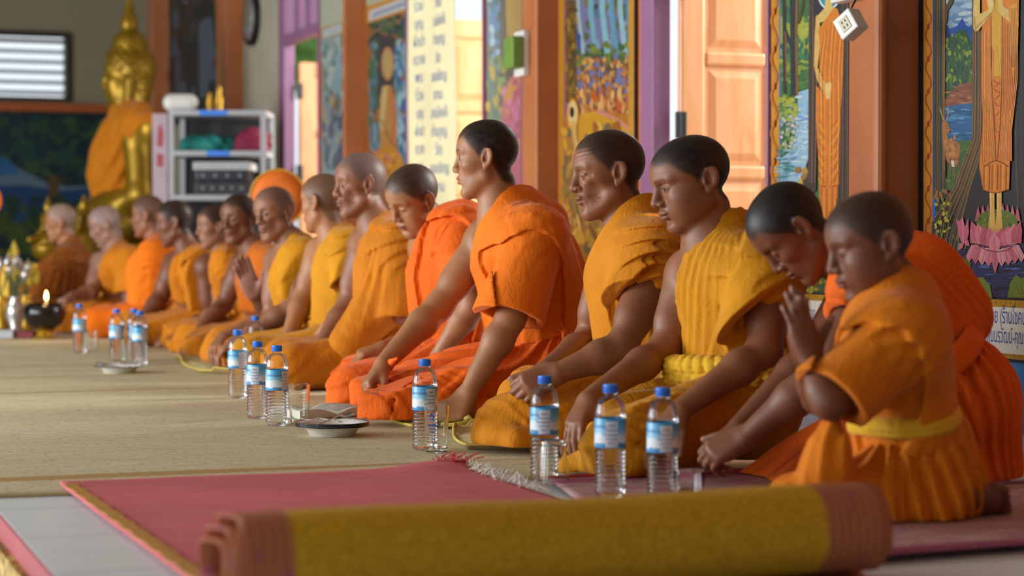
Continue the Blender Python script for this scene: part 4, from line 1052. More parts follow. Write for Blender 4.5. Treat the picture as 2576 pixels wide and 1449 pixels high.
def sheet(name, corners, th, mat, nu=60, nv=30, wav=.003, seed=0, z0=0.0, curl=None, parent=None):
    """floor mat of real thickness with a little wave; corners far-left, far-right, near-right, near-left on the ground"""
    c = [np.array(q[:2]) for q in corners]; v = []
    for k in (1, 0):
        for j in range(nv + 1):
            for i in range(nu + 1):
                a, b = i / nu, j / nv
                p = (c[0] * (1 - a) + c[1] * a) * (1 - b) + (c[3] * (1 - a) + c[2] * a) * b
                q = np.array([[p[0], p[1], 0]]); h = wav * (.5 + .5 * float(np.clip(snoise(q, 5, seed)[0], -1, 1)))
                if curl: h += curl(a, b)
                v.append((p[0], p[1], z0 + (h + th if k else max(h - .001, 0))))
    M = (nu + 1) * (nv + 1); f = []
    for j in range(nv):
        for i in range(nu):
            a = j * (nu + 1) + i; q = (a, a + nu + 1, a + nu + 2, a + 1)
            f.append(q); f.append(tuple(x + M for x in q[::-1]))
    rim = [i for i in range(nu + 1)] + [(j + 1) * (nu + 1) - 1 + 0 for j in range(1, nv + 1)] + [nv * (nu + 1) + i for i in range(nu - 1, -1, -1)] + [j * (nu + 1) for j in range(nv - 1, 0, -1)]
    for a, b in zip(rim, rim[1:] + rim[:1]): f.append((a, b, b + M, a + M))
    o = mesh_obj(name, v, f, mat, parent, True); return o
g = ground
def ext(p, du=0, dv=0): return np.asarray(p) + U * du + V * dv
# big reed mat
nl_, nr_ = ext(g(140, 1240), 0, -.62), g(1680, 1196)
fl_, fr_ = tw(6.6, 2.55), tw(6.6, .95)
hem0 = g(140, 1240)
reed = sheet('reed_mat', [fl_, fr_, nr_, nl_], .006, MAT['reed'], 70, 140, .001, 1)
tag(reed, 'long straw coloured woven reed mat running under the row of monks', 'mat')
mb = MB(); pts = [nl_ + (nr_ - nl_) * k / 30 + ZUP * (.004 + .0004 * math.sin(k)) for k in range(31)]; mb.tube(pts, .0036, 8); mb.build('hem', MAT['straw'], reed, True)
# pink rug
pk = [g(150, 1232), g(1165, 1192), ext(g(1290, 1246), -1.0, .05), ext(g(150, 1232), -1.35, .02)]
rug = sheet('pink_rug', pk, .005, MAT['pink'], 60, 60, .004, 3, .0075, lambda a, b: .014 * math.exp(-((a - .93) / .10) ** 2 - (b / .05) ** 2) + .004 * math.exp(-((b) / .03) ** 2))
tag(rug, 'pink red woven rug with frayed corner overlapping the straw mat', 'rug')
def strip(name, pts, w0, w1, z, mat, parent, wav=0):
    v = [p + side * k + ZUP * z for p, side in pts for k in (w0, w1)]; n = len(pts)
    v2 = v + [p + ZUP * .002 for p in v]; m = len(v)
    f = [(2 * i + m, 2 * i + 1 + m, 2 * i + 3 + m, 2 * i + 2 + m) for i in range(n - 1)] + [(2 * i, 2 * i + m, 2 * i + 2 + m, 2 * i + 2) for i in range(n - 1)] + [(2 * i + 1, 2 * i + 3, 2 * i + 3 + m, 2 * i + 1 + m) for i in range(n - 1)]
    return mesh_obj(name, v2, f, mat, parent)
strip('side_hem', [(pk[0] + (pk[3] - pk[0]) * k / 40 + np.array([.003 * math.sin(k * 1.7), 0, 0]), V) for k in range(41)], .003, .030, .0145, MAT['yellowhem'], rug)
mb = MB(); mb.tube([pk[0] + (pk[1] - pk[0]) * k / 20 + ZUP * .015 + U * .003 for k in range(17)], .0022, 6); mb.build('yellow_cord', MAT['goldp'], rug, True)
rnd = random.Random(5); mb = MB()
for k in range(110):
    s0 = pk[1] * (1 - (u_ := rnd.random() * .30)) + pk[2] * u_ + np.array([rnd.gauss(0, .01), rnd.gauss(0, .012), .016]); d = V * rnd.uniform(.010, .045) + U * rnd.gauss(0, .025); m_ = s0 + d * .5 + ZUP * rnd.uniform(0, .022)
    e_ = s0 + d; e_[2] = .012
    mb.tube([s0, m_, e_], .0011, 4)
mb.build('fringe', MAT['fray'], rug)
mb = MB()
for k in range(60):
    s0 = pk[1] + np.array([rnd.gauss(-.03, .02), rnd.gauss(0, .008), .022]); d = np.array([rnd.uniform(-.01, .05), rnd.gauss(0, .01), rnd.uniform(-.004, .028)]); mb.tube([s0, s0 + d * .6 + ZUP * .004, s0 + d], .0013, 4)
mb.build('red_fringe', MAT['redthread'], rug)
# mats under the novices
m1 = [g(1380, 1218), g(2330, 1182), g(2520, 1262), g(1540, 1330)]
mat1 = sheet('woven_mat', m1, .005, MAT['pinkweave'], 50, 16, .0008, 5, .0076); tag(mat1, 'pink mat with a thin red hem beneath the boys and the last bottles', 'mat')
mb = MB(); mb.tube([m1[0] + (m1[1] - m1[0]) * k / 30 + ZUP * .0125 for k in range(31)], .0065, 8); mb.build('red_hem', MAT['redhem'], mat1, True)
m2 = [g(1700, 1272), g(2760, 1228), g(2800, 1374), g(1900, 1446)]
mat2 = sheet('woven_mat', m2, .005, MAT['pinkweave'], 50, 16, .001, 7, .0145); tag(mat2, 'purple flecked mat with check hem on white tiles under the kneeling child', 'mat')
strip('check_hem', [(m2[0] + (m2[1] - m2[0]) * k / 40, U) for k in range(41)], -.035, .004, .0208, MAT['check'], mat2)

# ---------------------------------------------------------------- rolled mat in front
RR = .078; rE = ext(g(2208, 1452), 0, -.01); rS = rE - V * 1.02
def roll_mat():
    v, f = [], []; turns, n, L = 3.2, 150, 48; col = []
    prof = []
    for i in range(n + 1):
        a = 2 * PI * turns * i / n; r = RR * (1 - .21 * a / (2 * PI)) + .0015 * math.sin(5 * a)
        prof.append((r * math.cos(a - 1.9), r * math.sin(a - 1.9) + RR))
    for j in range(L + 1):
        x = j / L
        for ii_, (px_, pz) in enumerate(prof):
            e = .010 * math.sin(px_ * 60) * (1 if j == 0 else 0) 
            st_ = -.032 * min(1, ii_ / n * 1.5); p = rS + V * (1.015 * x - e + st_ * max(0, 1 - x * 2)) + U * px_ + ZUP * (pz + .002 * math.sin(x * 9)); v.append(p)
    N1 = n + 1
    for j in range(L):
        for i in range(n): f.append((j * N1 + i, (j + 1) * N1 + i, (j + 1) * N1 + i + 1, j * N1 + i + 1))
    o = mesh_obj('rolled_mat', v, f, None, None, True)
    sol = o.modifiers.new('thickness', 'SOLIDIFY'); sol.thickness = .0035; sol.offset = -1
    n_ = N('rolled_mat'); co = n_.coord('Object', (1, 1, 1), (0, 0, -TH)); sx = n_.n('SeparateXYZ'); n_.l(co, 0, sx, 0)
    return o
roll = roll_mat()
def m_roll():
    n = N('mustard_roll'); g_ = n.n('NewGeometry'); dt = n.n('VectorMath', operation='DOT_PRODUCT'); n.l(g_, 'Position', dt, 0); dt.inputs[1].default_value = tuple(V)
    mr = n.n('MapRange'); n.l(dt, 'Value', mr, 0); a = float(rS @ V); mr.inputs[1].default_value = a; mr.inputs[2].default_value = a + 1.015
    st = n.n('TexWave', wave_type='BANDS', bands_direction='X'); cm = n.n('CombineXYZ'); n.l(mr, 0, cm, 0); n.l(cm, 0, st, 0); st.inputs['Scale'].default_value = 22; st.inputs['Distortion'].default_value = 0
    nz = n.noise(n.coord('Object'), 160, 3); body = n.ramp(nz, 0, [(.3, srgb('#aa8412')), (.5, srgb('#c49a18')), (.7, srgb('#d6ae2a'))])
    bl = n.noise(n.coord('Object'), 9, 3); body = n.mix(n.ramp(bl, 0, [(.70, (0, 0, 0)), (.76, (.6, .6, .6))]), body, srgb('#a85a30'))
    band = n.ramp(st, 0, [(.2, srgb('#a5603a')), (.5, srgb('#9c6f2e')), (.8, srgb('#b06a58'))])
    pn = n.noise(n.coord('Object'), 16, 2); band = n.mix(n.ramp(pn, 0, [(.62, (0, 0, 0)), (.68, (.8, .8, .8))]), band, srgb('#a2506e'), 'MIX')
    fac = n.ramp(mr, 0, [(0, (1, 1, 1)), (.068, (1, 1, 1)), (.074, (0, 0, 0)), (.888, (0, 0, 0)), (.894, (1, 1, 1))])
    n.color(n.mix(fac, body, band, 'MIX', 0, 2, 2), 2); n.set(rough=.6, spec=.3)
    wv = n.noise(n.coord('Object', (1, 1, 1)), 260, 2); n.bump(wv, 0, .4, .003); return n.m
roll.data.materials.append(m_roll()); tag(roll, 'rolled mustard yellow mat with pinkish striped ends lying across the foreground', 'mat')
# the roll starts dark inside: the turns themselves shade the open end

# ---------------------------------------------------------------- bottles
def m_clear(name, tint=(1, 1, 1), gl=.11):
    n = N(name); n.t.nodes.remove(n.b)
    fr = n.n('Fresnel'); fr.inputs[0].default_value = 1.5; tr = n.n('BsdfTransparent'); tr.inputs[0].default_value = (*tint, 1); gs = n.n('BsdfGlossy'); gs.inputs['Roughness'].default_value = .06
    ms = n.n('MixShader'); ad = n.n('Math', operation='MULTIPLY_ADD'); n.l(fr, 0, ad, 0); ad.inputs[1].default_value = .75; ad.inputs[2].default_value = .0; n.l(ad, 0, ms, 0); n.l(tr, 0, ms, 1); n.l(gs, 0, ms, 2); n.l(ms, 0, n.out, 0); return n.m
MAT['pet'] = m_clear('clear_plastic', (.97, .98, .99))
def m_water():
    n = N('water'); n.color((1, 1, 1)); n.set(rough=0, trans=1, ior=1.10); return n.m
MAT['water'] = m_water()
def m_glass():
    n = N('drinking_glass'); n.color((.98, 1, .99)); n.set(rough=.01, trans=1, ior=1.45); return n.m
MAT['glass'] = m_glass()
def m_label():
    n = N('bottle_label'); co = n.n('TexCoord'); sx = n.n('SeparateXYZ'); n.l(co, 'Object', sx, 0)
    mr = n.n('MapRange'); n.l(sx, 'Z', mr, 0); mr.inputs[1].default_value = .098; mr.inputs[2].default_value = .158
    wv = n.noise(n.coord('Object', (1, 1, .6)), 60, 2); ad = n.n('Math', operation='MULTIPLY_ADD'); n.l(wv, 0, ad, 0); ad.inputs[1].default_value = .22; n.l(mr, 0, ad, 2)
    n.color(n.ramp(ad, 0, [(.10, srgb('#3a86c4')), (.27, srgb('#5a9fd0')), (.30, srgb('#dfe7ec')), (.55, srgb('#cfdde8')), (.62, srgb('#8fc2de')), (.80, srgb('#5fb2dc')), (.97, srgb('#3d9ed4'))])); n.set(rough=.35); return n.m
MAT['label'] = m_label(); MAT['wlabel'] = flat('label_panel', '#c9d4de', .4, .04); MAT['lblue'] = flat('label_ink', '#3a4a9a', .4, .05)
def text_mesh(body, size, flip=False):
    cu = bpy.data.curves.new('lettering', 'FONT'); cu.body = body; cu.size = size; cu.align_x = 'CENTER'; cu.resolution_u = 3
    o = bpy.data.objects.new('lettering_tmp', cu); COL.objects.link(o); dg = bpy.context.evaluated_depsgraph_get(); dg.update()
    me = bpy.data.meshes.new_from_object(o.evaluated_get(dg)); bpy.data.objects.remove(o); bpy.data.curves.remove(cu)
    v = np.zeros(len(me.vertices) * 3); me.vertices.foreach_get('co', v); v = v.reshape(-1, 3); f = [tuple(p.vertices) for p in me.polygons]; bpy.data.meshes.remove(me); return v, f
BR = .0315
def bottle_prof():
    p = [(.0005, .004), (.012, .003), (.020, .0045), (.027, .0), (.0300, .003), (BR, .010)]
    for i in range(9):
        z = .014 + i * .0092; p += [(BR, z), (BR, z + .0030), (BR - .0026, z + .0054), (BR - .0026, z + .0068), (BR, z + .0092)]
    p += [(BR, .098), (BR - .0008, .0985), (BR - .0008, .158), (BR, .159), (BR, .163)]
    for i in range(1, 9):
        a = i / 8 * PI / 2; p.append((.0118 + (BR - .0118) * math.cos(a) ** .8, .163 + .040 * math.sin(a)))
    p += [(.0118, .206), (.0150, .2065), (.0150, .2085), (.0118, .209), (.0118, .222)]
    return p
def make_bottle():
    root = empty('water_bottle')
    mb = MB(); mb.lathe(bottle_prof(), 44); mb.build('bottle_body', MAT['pet'], root, True, sharp=.9)
    lv = .128; prof = [(max(r - .0008, .0004), z + .0006) for r, z in bottle_prof() if z <= lv - .0]; prof[0] = (.0002, .0046); prof += [(BR - .0018, lv), (.0002, lv)]
    mb = MB(); mb.lathe(prof, 44); mb.build('water', MAT['water'], root, True, sharp=.9)
    lab = MB(); lab.lathe([(BR + .0002, .099), (BR + .0004, .0995), (BR + .0004, .1575), (BR + .0002, .158)], 48); L = lab.build('label', MAT['label'], root, True)
    def wrap(v, f, ang, z, r=BR + .0009, name='lettering', mat='lblue', par=None):
        m = MB(); m.add([np.array([r * math.sin(ang + x / r), -r * math.cos(ang + x / r), z + y]) for x, y, _ in v], f); return m.build(name, MAT[mat], par or L)
    pv = [(x, y, 0) for y in (0, .052) for x in np.linspace(-.013, .013, 9)]; wrap(pv, [(i, i + 1, i + 10, i + 9) for i in range(8)], .45, .101, BR + .0006, 'text_panel', 'wlabel')
    v, f = text_mesh('BANTAKAO', .0088); wrap(v, f, -.62, .139)
    for i, ln in enumerate(['น้ำดื่ม', 'บ้านตาขาว', 'Drinking Water', 'Tel. 075-281', '600 ml']):
        v, f = text_mesh(ln, .0068 if i < 2 else .0048); wrap(v, f, .45, .142 - i * .0085)
    mb = MB(); zs = .2085
    prof = [(.0140, zs), (.0146, zs + .001), (.0146, zs + .015), (.0136, zs + .0175), (.0002, zs + .018)]
    mb.lathe(prof, 36); c = mb.build('cap', MAT['blue'], root, True, sharp=.8)
    mb = MB()
    for i in range(36): a = 2 * PI * i / 36; mb.box((.0148 * math.cos(a), .0148 * math.sin(a), zs + .008), (.0004, .0005, .0065), (np.array([math.cos(a), math.sin(a), 0]), np.array([-math.sin(a), math.cos(a), 0]), ZUP))
    mb.build('cap_ribs', MAT['blue'], c)
    return root
def copy_tree(o, parent=None):
    c = o.copy(); COL.objects.link(c)
    if parent is not None: c.parent = parent
    for ch in list(o.children): copy_tree(ch, c)
    return c
BOT = [(1069, 1130, .1, 'water bottle standing beside the tall printed glass, nearest the upright orange robed youth'), (1370, 1204, -.5, 'water bottle behind the upturned glass, before the older man'),
       (1535, 1247, -.4, 'water bottle before the boy with braided belt, blue cap, standing alone'), (1667, 1262, -.3, 'water bottle nearest the camera on the right, beside the low tumbler by clasped hands'),
       (697, 1069, .5, 'water bottle beside the empty glass and open book, right of a cluster of three'), (648, 1051, -.6, 'water bottle in the middle of a cluster of three'), (598, 1001, .2, 'water bottle tallest capped, left of a cluster of three'),
       (352, 918, .4, 'water bottle in front of its twin, behind the far plate'), (338, 908, -.5, 'water bottle half hidden behind its twin near the far plate'), (294, 909, 0, 'water bottle between the far pair and the lone far bottle'),
       (201, 887, .3, 'water bottle farthest off, next to the black bowl'), (643, 940, .2, 'water bottle with only its blue cap showing above a forearm')]
proto = None
for px, py, a, lab in BOT:
    o = make_bottle() if proto is None else copy_tree(proto); proto = proto or o
    p = g(px, py, .0076 if px < 1400 else .0137); o.location = Vector([float(c) for c in p]); o.rotation_euler = (0, 0, a)
    tag(o, lab, 'bottle', 'water bottles on the mats')
# ---------------------------------------------------------------- drinking glasses
def tumbler(name, px, py, r0, r1, h, label, inverted=False, water=0, ribs=0, z=.0076, parts=True):
    p = g(px, py, z); t = .0022; prof = [(.0003, 0), (r0 * .92, 0), (r0, .002), (r1, h - .001), (r1 - t * .5, h), (r1 - t, h - .001), (r0 - t, .012), (r0 * .7, .0095), (.0003, .009)]
    mb = MB(); n = 48; mb.lathe(prof, n)
    if ribs:
        for i, q in enumerate(mb.v):
            rr_ = math.hypot(q[0], q[1]); 
            if rr_ > r0 * .8 and .012 < q[2] < h * .8: a = math.atan2(q[1], q[0]); k = 1 - .05 * abs(math.cos(ribs * a / 2)); q[0] *= k; q[1] *= k
    if inverted:
        for q in mb.v: q[2] = h - q[2]
        mb.f = [f[::-1] for f in mb.f]
    o = mb.build(name, MAT['glass'], None, True, sharp=.7); o.location = Vector([float(c) for c in p])
    tag(o, label, 'glass', 'drinking glasses on the mats')
    if water:
        rr_ = r0 + (r1 - r0) * water / h - t - .0003; m2 = MB(); m2.lathe([(.0003, .0105), (r0 - t - .0004, .0125), (rr_, water), (.0003, water)], 40); m2.build('water', MAT['water'], o, True, sharp=.6)
    return o
gl = tumbler('drinking_glass', 1098, 1137, .027, .0315, .118, 'tall glass with blue printed emblem and a little water', water=.042)
# printed emblem on the tall glass: little house above two bars
def on_glass(quads, o, r0, r1, h, ang0):
    m = MB()
    for pts in quads:
        m.poly([np.array([(r0 + (r1 - r0) * z / h + .0004) * math.sin(ang0 + x / r1), -(r0 + (r1 - r0) * z / h + .0004) * math.cos(ang0 + x / r1), z]) for x, z in pts])
    return m.build('printed_emblem', MAT['lblue'], o)
on_glass([[(-.007, .078), (-.003, .078), (-.003, .090), (-.007, .090)], [(.003, .078), (.007, .078), (.007, .090), (.003, .090)], [(-.009, .090), (.009, .090), (0, .101)], [(-.011, .066), (.012, .066), (.012, .071), (-.011, .071)], [(-.010, .058), (.011, .058), (.011, .061), (-.010, .061)], [(-.008, .050), (.009, .050), (.009, .053), (-.008, .053)]], gl, .027, .0315, .118, -.35)
tumbler('drinking_glass', 1390, 1214, .0285, .0365, .092, 'glass tumbler turned upside down before a bottle', True, ribs=10)
tumbler('drinking_glass', 1733, 1262, .026, .034, .062, 'low glass tumbler beside the nearest bottle on the right', ribs=8, z=.0137)
tumbler('drinking_glass', 753, 1067, .026, .031, .115, 'straight glass beside the open book and cluster of bottles')
tumbler('drinking_glass', 318, 912, .027, .031, .10, 'faint glass between the far bottles')
tumbler('drinking_glass', 232, 884, .027, .031, .10, 'farthest glass, right of the bottle by the bowl')
# ---------------------------------------------------------------- plates
def plate(px, py, n, label, zb, first):
    P0 = g(px, py, 0); r = .098; objs = []
    for i in range(n):
        z = zb + i * .0046; mb = MB()
        prof = [(.0005, .001), (.055, .0), (.060, .002), (.071, .020), (.095, .027), (r, .0275)]; lo = [(q, w_ - .0016) for q, w_ in prof[::-1]]
        mb.lathe(prof + [(r + .0005, .0265)] + lo, 64); o = mb.build('enamel_plate', MAT['enamel'], None, True, sharp=1.0); o.location = (float(P0[0]), float(P0[1]), z + .0016)
        mb = MB(); mb.lathe([(r - .0035, .0274), (r - .001, .0284), (r + .0012, .0276), (r + .0012, .0258), (r - .001, .0256)], 64, closed=True); mb.build('rim', MAT['navy'], o, True)
        tag(o, label[i], 'plate', 'stacked enamel plates' if n > 1 else None); objs.append(o)
    return P0
MAT['navy'] = flat('navy_enamel', '#151a2c', .22, .1)
pp = plate(836, 1102, 3, ['white enamel plate with dark rim, bottom of the near stack', 'white enamel plate with dark rim, middle of the near stack', 'white enamel plate with dark rim, topmost of the near stack, holding cutlery'], .0062, True)
pf = plate(300, 942, 1, ['white enamel plate with dark rim lying far off before the pair of bottles'], .0062, False)
def spoon(name, c, yaw, tilt, label, fork=False, L=.17):
    mb = MB(); d = np.array([math.cos(yaw), math.sin(yaw), math.sin(tilt)]); sd = np.array([-math.sin(yaw), math.cos(yaw), 0]); c = np.asarray(c, float); n = 14
    up = unit(np.cross(d, sd)); v, f = [], []
    for i in range(n + 1):
        t = i / n; w = .0055 - .003 * math.sin(min(1, t / .6) * PI * .9) if t < .62 else (.0035 + .0175 * math.sin((t - .62) / .38 * PI * .98) if not fork else .0045 + .007 * min(1, (t - .62) / .12))
        zz = .004 * math.sin(t * PI) - (.006 * math.sin(max(0, (t - .62) / .38) * PI))
        for k in (-1, 0, 1): v.append(c + d * L * (t - .5) + sd * w * k + up * (zz - (.003 if k == 0 and t > .66 and not fork else 0)))
    for i in range(n):
        for k in range(2): f.append((3 * i + k, 3 * i + k + 1, 3 * i + k + 4, 3 * i + k + 3))
    o = mesh_obj(name, v, f, MAT['steel'], None, True); s_ = o.modifiers.new('thickness', 'SOLIDIFY'); s_.thickness = .0014; tag(o, label, 'cutlery', 'cutlery on the plates'); return o
zt = .0062 + .0092 + .0315
spoon('spoon', pp + np.array([.010, -.01, zt + .006]), 1.05, .16, 'steel spoon resting on the near plate, handle up'); spoon('fork', pp + np.array([-.028, .008, zt + .001]), 2.6, .05, 'dull fork at the left rim of the near plate', True, .13); spoon('fork', pp + np.array([.034, .012, zt + .001]), .5, .05, 'dull fork at the right rim of the near plate', True, .12)
spoon('spoon', pf + np.array([-.02, 0, .0062 + .032]), 2.7, .08, 'spoon on the far plate')
# ---------------------------------------------------------------- open book
def book():
    c = ext(g(842, 1057), .07, -.02); X = unit(V * .95 + U * .3); X[2] = 0; Yb = np.array([-X[1], X[0], 0]); root = empty('open_book', c + ZUP * .0078); root.rotation_euler = (0, 0, math.atan2(X[1], X[0]))
    tag(root, 'thick open book with printed pages lying between the glass and the orange sitting mat', 'book')
    for s_, nm in ((-1, 'page_block'), (1, 'page_block')):
        v, f = [], []; n = 14
        for i in range(n + 1):
            t = i / n; x = s_ * (.004 + .125 * t); z = .012 + .020 * math.sin(min(1, t * 1.5) * PI / 2) * (1 - .30 * t * t)
            for y in (-.085, .085): v += [(x, y, z), (x, y, .003)]
        for i in range(n): a = 4 * i; f += [(a, a + 2, a + 6, a + 4), (a + 1, a + 5, a + 7, a + 3), (a, a + 4, a + 5, a + 1), (a + 2, a + 3, a + 7, a + 6)]
        f += [(0, 1, 3, 2), (4 * n, 4 * n + 2, 4 * n + 3, 4 * n + 1)]
        pb = mesh_obj(nm, v, f, MAT['paper'], root, False)
        m = MB(); rn = random.Random(s_ + 4)
        for k in range(15):
            y = .070 - k * .0098; x0, x1 = .018, .018 + rn.uniform(.075, .095); x = x0
            while x < x1:
                w_ = rn.uniform(.004, .011)
                def zz(q): t = (q - .004) / .125; return .0123 + .020 * math.sin(min(1, t * 1.5) * PI / 2) * (1 - .30 * t * t)
                m.poly([np.array([s_ * q, yy, zz(q) + .0003]) for q, yy in ((x, y), (x + w_, y), (x + w_, y + .003), (x, y + .003))]); x += w_ + .0025
        m.build('printed_lines', MAT['textink'], pb)
    mesh_obj('cover', [(x, y, z) for z in (.0, .0028) for x, y in ((-.134, -.09), (.134, -.09), (.134, .09), (-.134, .09))], [(3, 2, 1, 0), (4, 5, 6, 7), (0, 1, 5, 4), (1, 2, 6, 5), (2, 3, 7, 6), (3, 0, 4, 7)], MAT['cover'], root)
MAT['paper'] = flat('book_paper', '#cfccbf', .7, .06, 40); MAT['textink'] = flat('print_ink', '#4a4a4c', .7, .1); MAT['cover'] = flat('book_cover', '#6e6a55', .5, .2)
book()
# ---------------------------------------------------------------- sitting mats
MAT['cush'] = flat('sitting_mat_cloth', '#b7a878', .8, .25, 26); MAT['cushside'] = flat('sitting_mat_side', '#7d6538', .8, .2, 22); MAT['cord'] = flat('yellow_piping', '#c2ab4c', .7, .15, 90)
def sit_mat(name, corners, label, th=.016, knot=False):
    c = [np.array([q[0], q[1]]) for q in corners]; nu = 28; v = []; f = []
    cen = sum(c) / 4
    def pt(a, b): return (c[0] * (1 - a) + c[1] * a) * (1 - b) + (c[3] * (1 - a) + c[2] * a) * b
    def rounded(a, b):
        u_, w_ = 2 * a - 1, 2 * b - 1; k = max(abs(u_), abs(w_)); r_ = math.hypot(u_, w_) + 1e-9; return pt(.5 + .5 * u_ * (1 - .18 * (1 - k / r_) * 1.6), .5 + .5 * w_ * (1 - .18 * (1 - k / r_) * 1.6))
    for lay in (1, 0):
        for j in range(nu + 1):
            for i in range(nu + 1):
                a, b = i / nu, j / nu; p = rounded(a, b); e = min(a, b, 1 - a, 1 - b); z = th * (.55 + .45 * smooth01(np.array(e / .10))) + .003 * math.sin(a * 11 + b * 7) + .014 * max(0, 1 - e / .05) * (math.sin((a + b) * 6) > .55)
                v.append((p[0], p[1], .0076 + (float(z) if lay else .0004)))
    M = (nu + 1) ** 2
    for j in range(nu):
        for i in range(nu):
            a = j * (nu + 1) + i; q = (a, a + nu + 1, a + nu + 2, a + 1); f += [q, tuple(x + M for x in q[::-1])]
    rim = list(range(nu + 1)) + [(j + 1) * (nu + 1) - 1 for j in range(1, nu + 1)] + [nu * (nu + 1) + i for i in range(nu - 1, -1, -1)] + [j * (nu + 1) for j in range(nu - 1, 0, -1)]
    for a, b in zip(rim, rim[1:] + rim[:1]): f.append((a, b, b + M, a + M))
    o = mesh_obj(name, v, f, [MAT['cush'], MAT['cushside']], None, True); o.data.polygons.foreach_set('material_index', [0] * (2 * nu * nu) + [1] * len(rim))
    mb = MB(); mb.tube([np.array(v[i]) + ZUP * .001 for i in rim + rim[:1]], .0042, 7, cap=False); mb.build('piping', MAT['cord'], o, True)
    if knot:
        k0 = np.array(v[rim[knot]]); mb = MB(); mb.tube([k0, k0 + np.array([.02, -.02, .01]), k0 + np.array([.035, -.01, .0]), k0 + np.array([.0, -.03, -.008]), k0 + np.array([-.04, -.05, -.010])], [.006, .008, .007, .008, .005], 8); mb.build('corner_tie', MAT['cord'], o, True)
    tag(o, label, 'sitting mat', 'flat sitting mats under the monks'); return o
sit_mat('sitting_mat', [g(905, 1032), g(1300, 1015), g(1330, 1070), g(1030, 1092)], 'thin piped sitting mat under the knees of the upright young man', knot=72)
sit_mat('sitting_mat', [g(1128, 1090), g(1560, 1080), g(1600, 1144), g(1160, 1141)], 'piped sitting mat with flowered top under the older man')
sit_mat('sitting_mat', [g(430, 905), g(700, 905), g(720, 950), g(500, 945)], 'sitting mat under the far pair of knees, beside the cluster of bottles')
# ---------------------------------------------------------------- black bowl with candle at the far end
bp = P(113, 866, 10.55); bz = .0076
bp[2] = bz
mb = MB(); mb.lathe([(.0005, .055), (.055, .055), (.095, .085), (.112, .13), (.108, .165), (.092, .185), (.096, .190), (.088, .190), (.098, .160), (.102, .13), (.085, .09), (.0005, .07)], 44); MAT['bowl'] = flat('black_lacquer', '#0e0d0f', .18, .1); MAT['giltm'] = flat('gilt', '#b98f2a', .35, .2, 30, metal=.6)
bo = mb.build('alms_bowl', MAT['bowl'], None, True, loc=None, sharp=1.0); bo.location = Vector(map(float, bp)); tag(bo, 'round black alms bowl on gold foot with a lit candle', 'bowl')
mb = MB(); mb.lathe([(.0005, 0), (.060, 0), (.062, .006), (.045, .02), (.040, .035), (.055, .052), (.0005, .054)], 32); mb.build('stand', MAT['giltm'], bo, True, sharp=.8)
cd = P(117, 800, 10.46); mb = MB(); mb.tube([np.array([cd[0], cd[1], bz + .186]), np.array([cd[0], cd[1], bz + .205])], .006, 12)
MAT['wax'] = flat('candle_wax', '#d8c48a', .5, .1); ca = mb.build('candle', MAT['wax']); tag(ca, 'small lit candle stuck on the rim of the black bowl', 'candle')
n_ = N('flame'); n_.color((1, .7, .3)); n_.b.inputs['Emission Color'].default_value = (1, .62, .22, 1); n_.set(emit=14)
mb = MB(); mb.lathe([(.0003, 0), (.007, .010), (.0085, .020), (.006, .034), (.0003, .052)], 14, (cd[0], cd[1], bz + .206)); mb.build('flame', n_.m, ca, True)
fl_l = bpy.data.lights.new('candle_glow', 'POINT'); fl_l.energy = 1.2; fl_l.color = (1, .55, .2); fl_l.shadow_soft_size = .02; fo = bpy.data.objects.new('candle_glow', fl_l); fo.location = (float(cd[0]), float(cd[1] - .02), bz + .25); COL.objects.link(fo)
# small things at the far left
def thing_box(name, px0, px1, py0, py1, Z, depth, mat, label, cat, bevel=.004, group=None):
    a, b = P(px0, py0, Z), P(px1, py1, Z); mb = MB(); mb.box(((a + b) / 2) + np.array([0, depth / 2, 0]), ((b[0] - a[0]) / 2, depth / 2, abs(a[2] - b[2]) / 2)); o = mb.build(name, mat, bevel=bevel); return tag(o, label, cat, group)
def floor_z(Z, z): return 605 + 5000 * (HC - z) / Z
thing_box('grey_box', -22, 33, floor_z(10.6, .05), floor_z(10.6, .0077), 10.6, .10, MAT['grey'], 'low grey box on the mat at the far left', 'box')
MAT['redcloth'] = flat('red_cover', '#7c1420', .5, .1)
thing_box('red_book', 36, 84, floor_z(10.6, .045), floor_z(10.6, .0077), 10.62, .12, MAT['redcloth'], 'dark red book between the grey box and the black bowl', 'book')
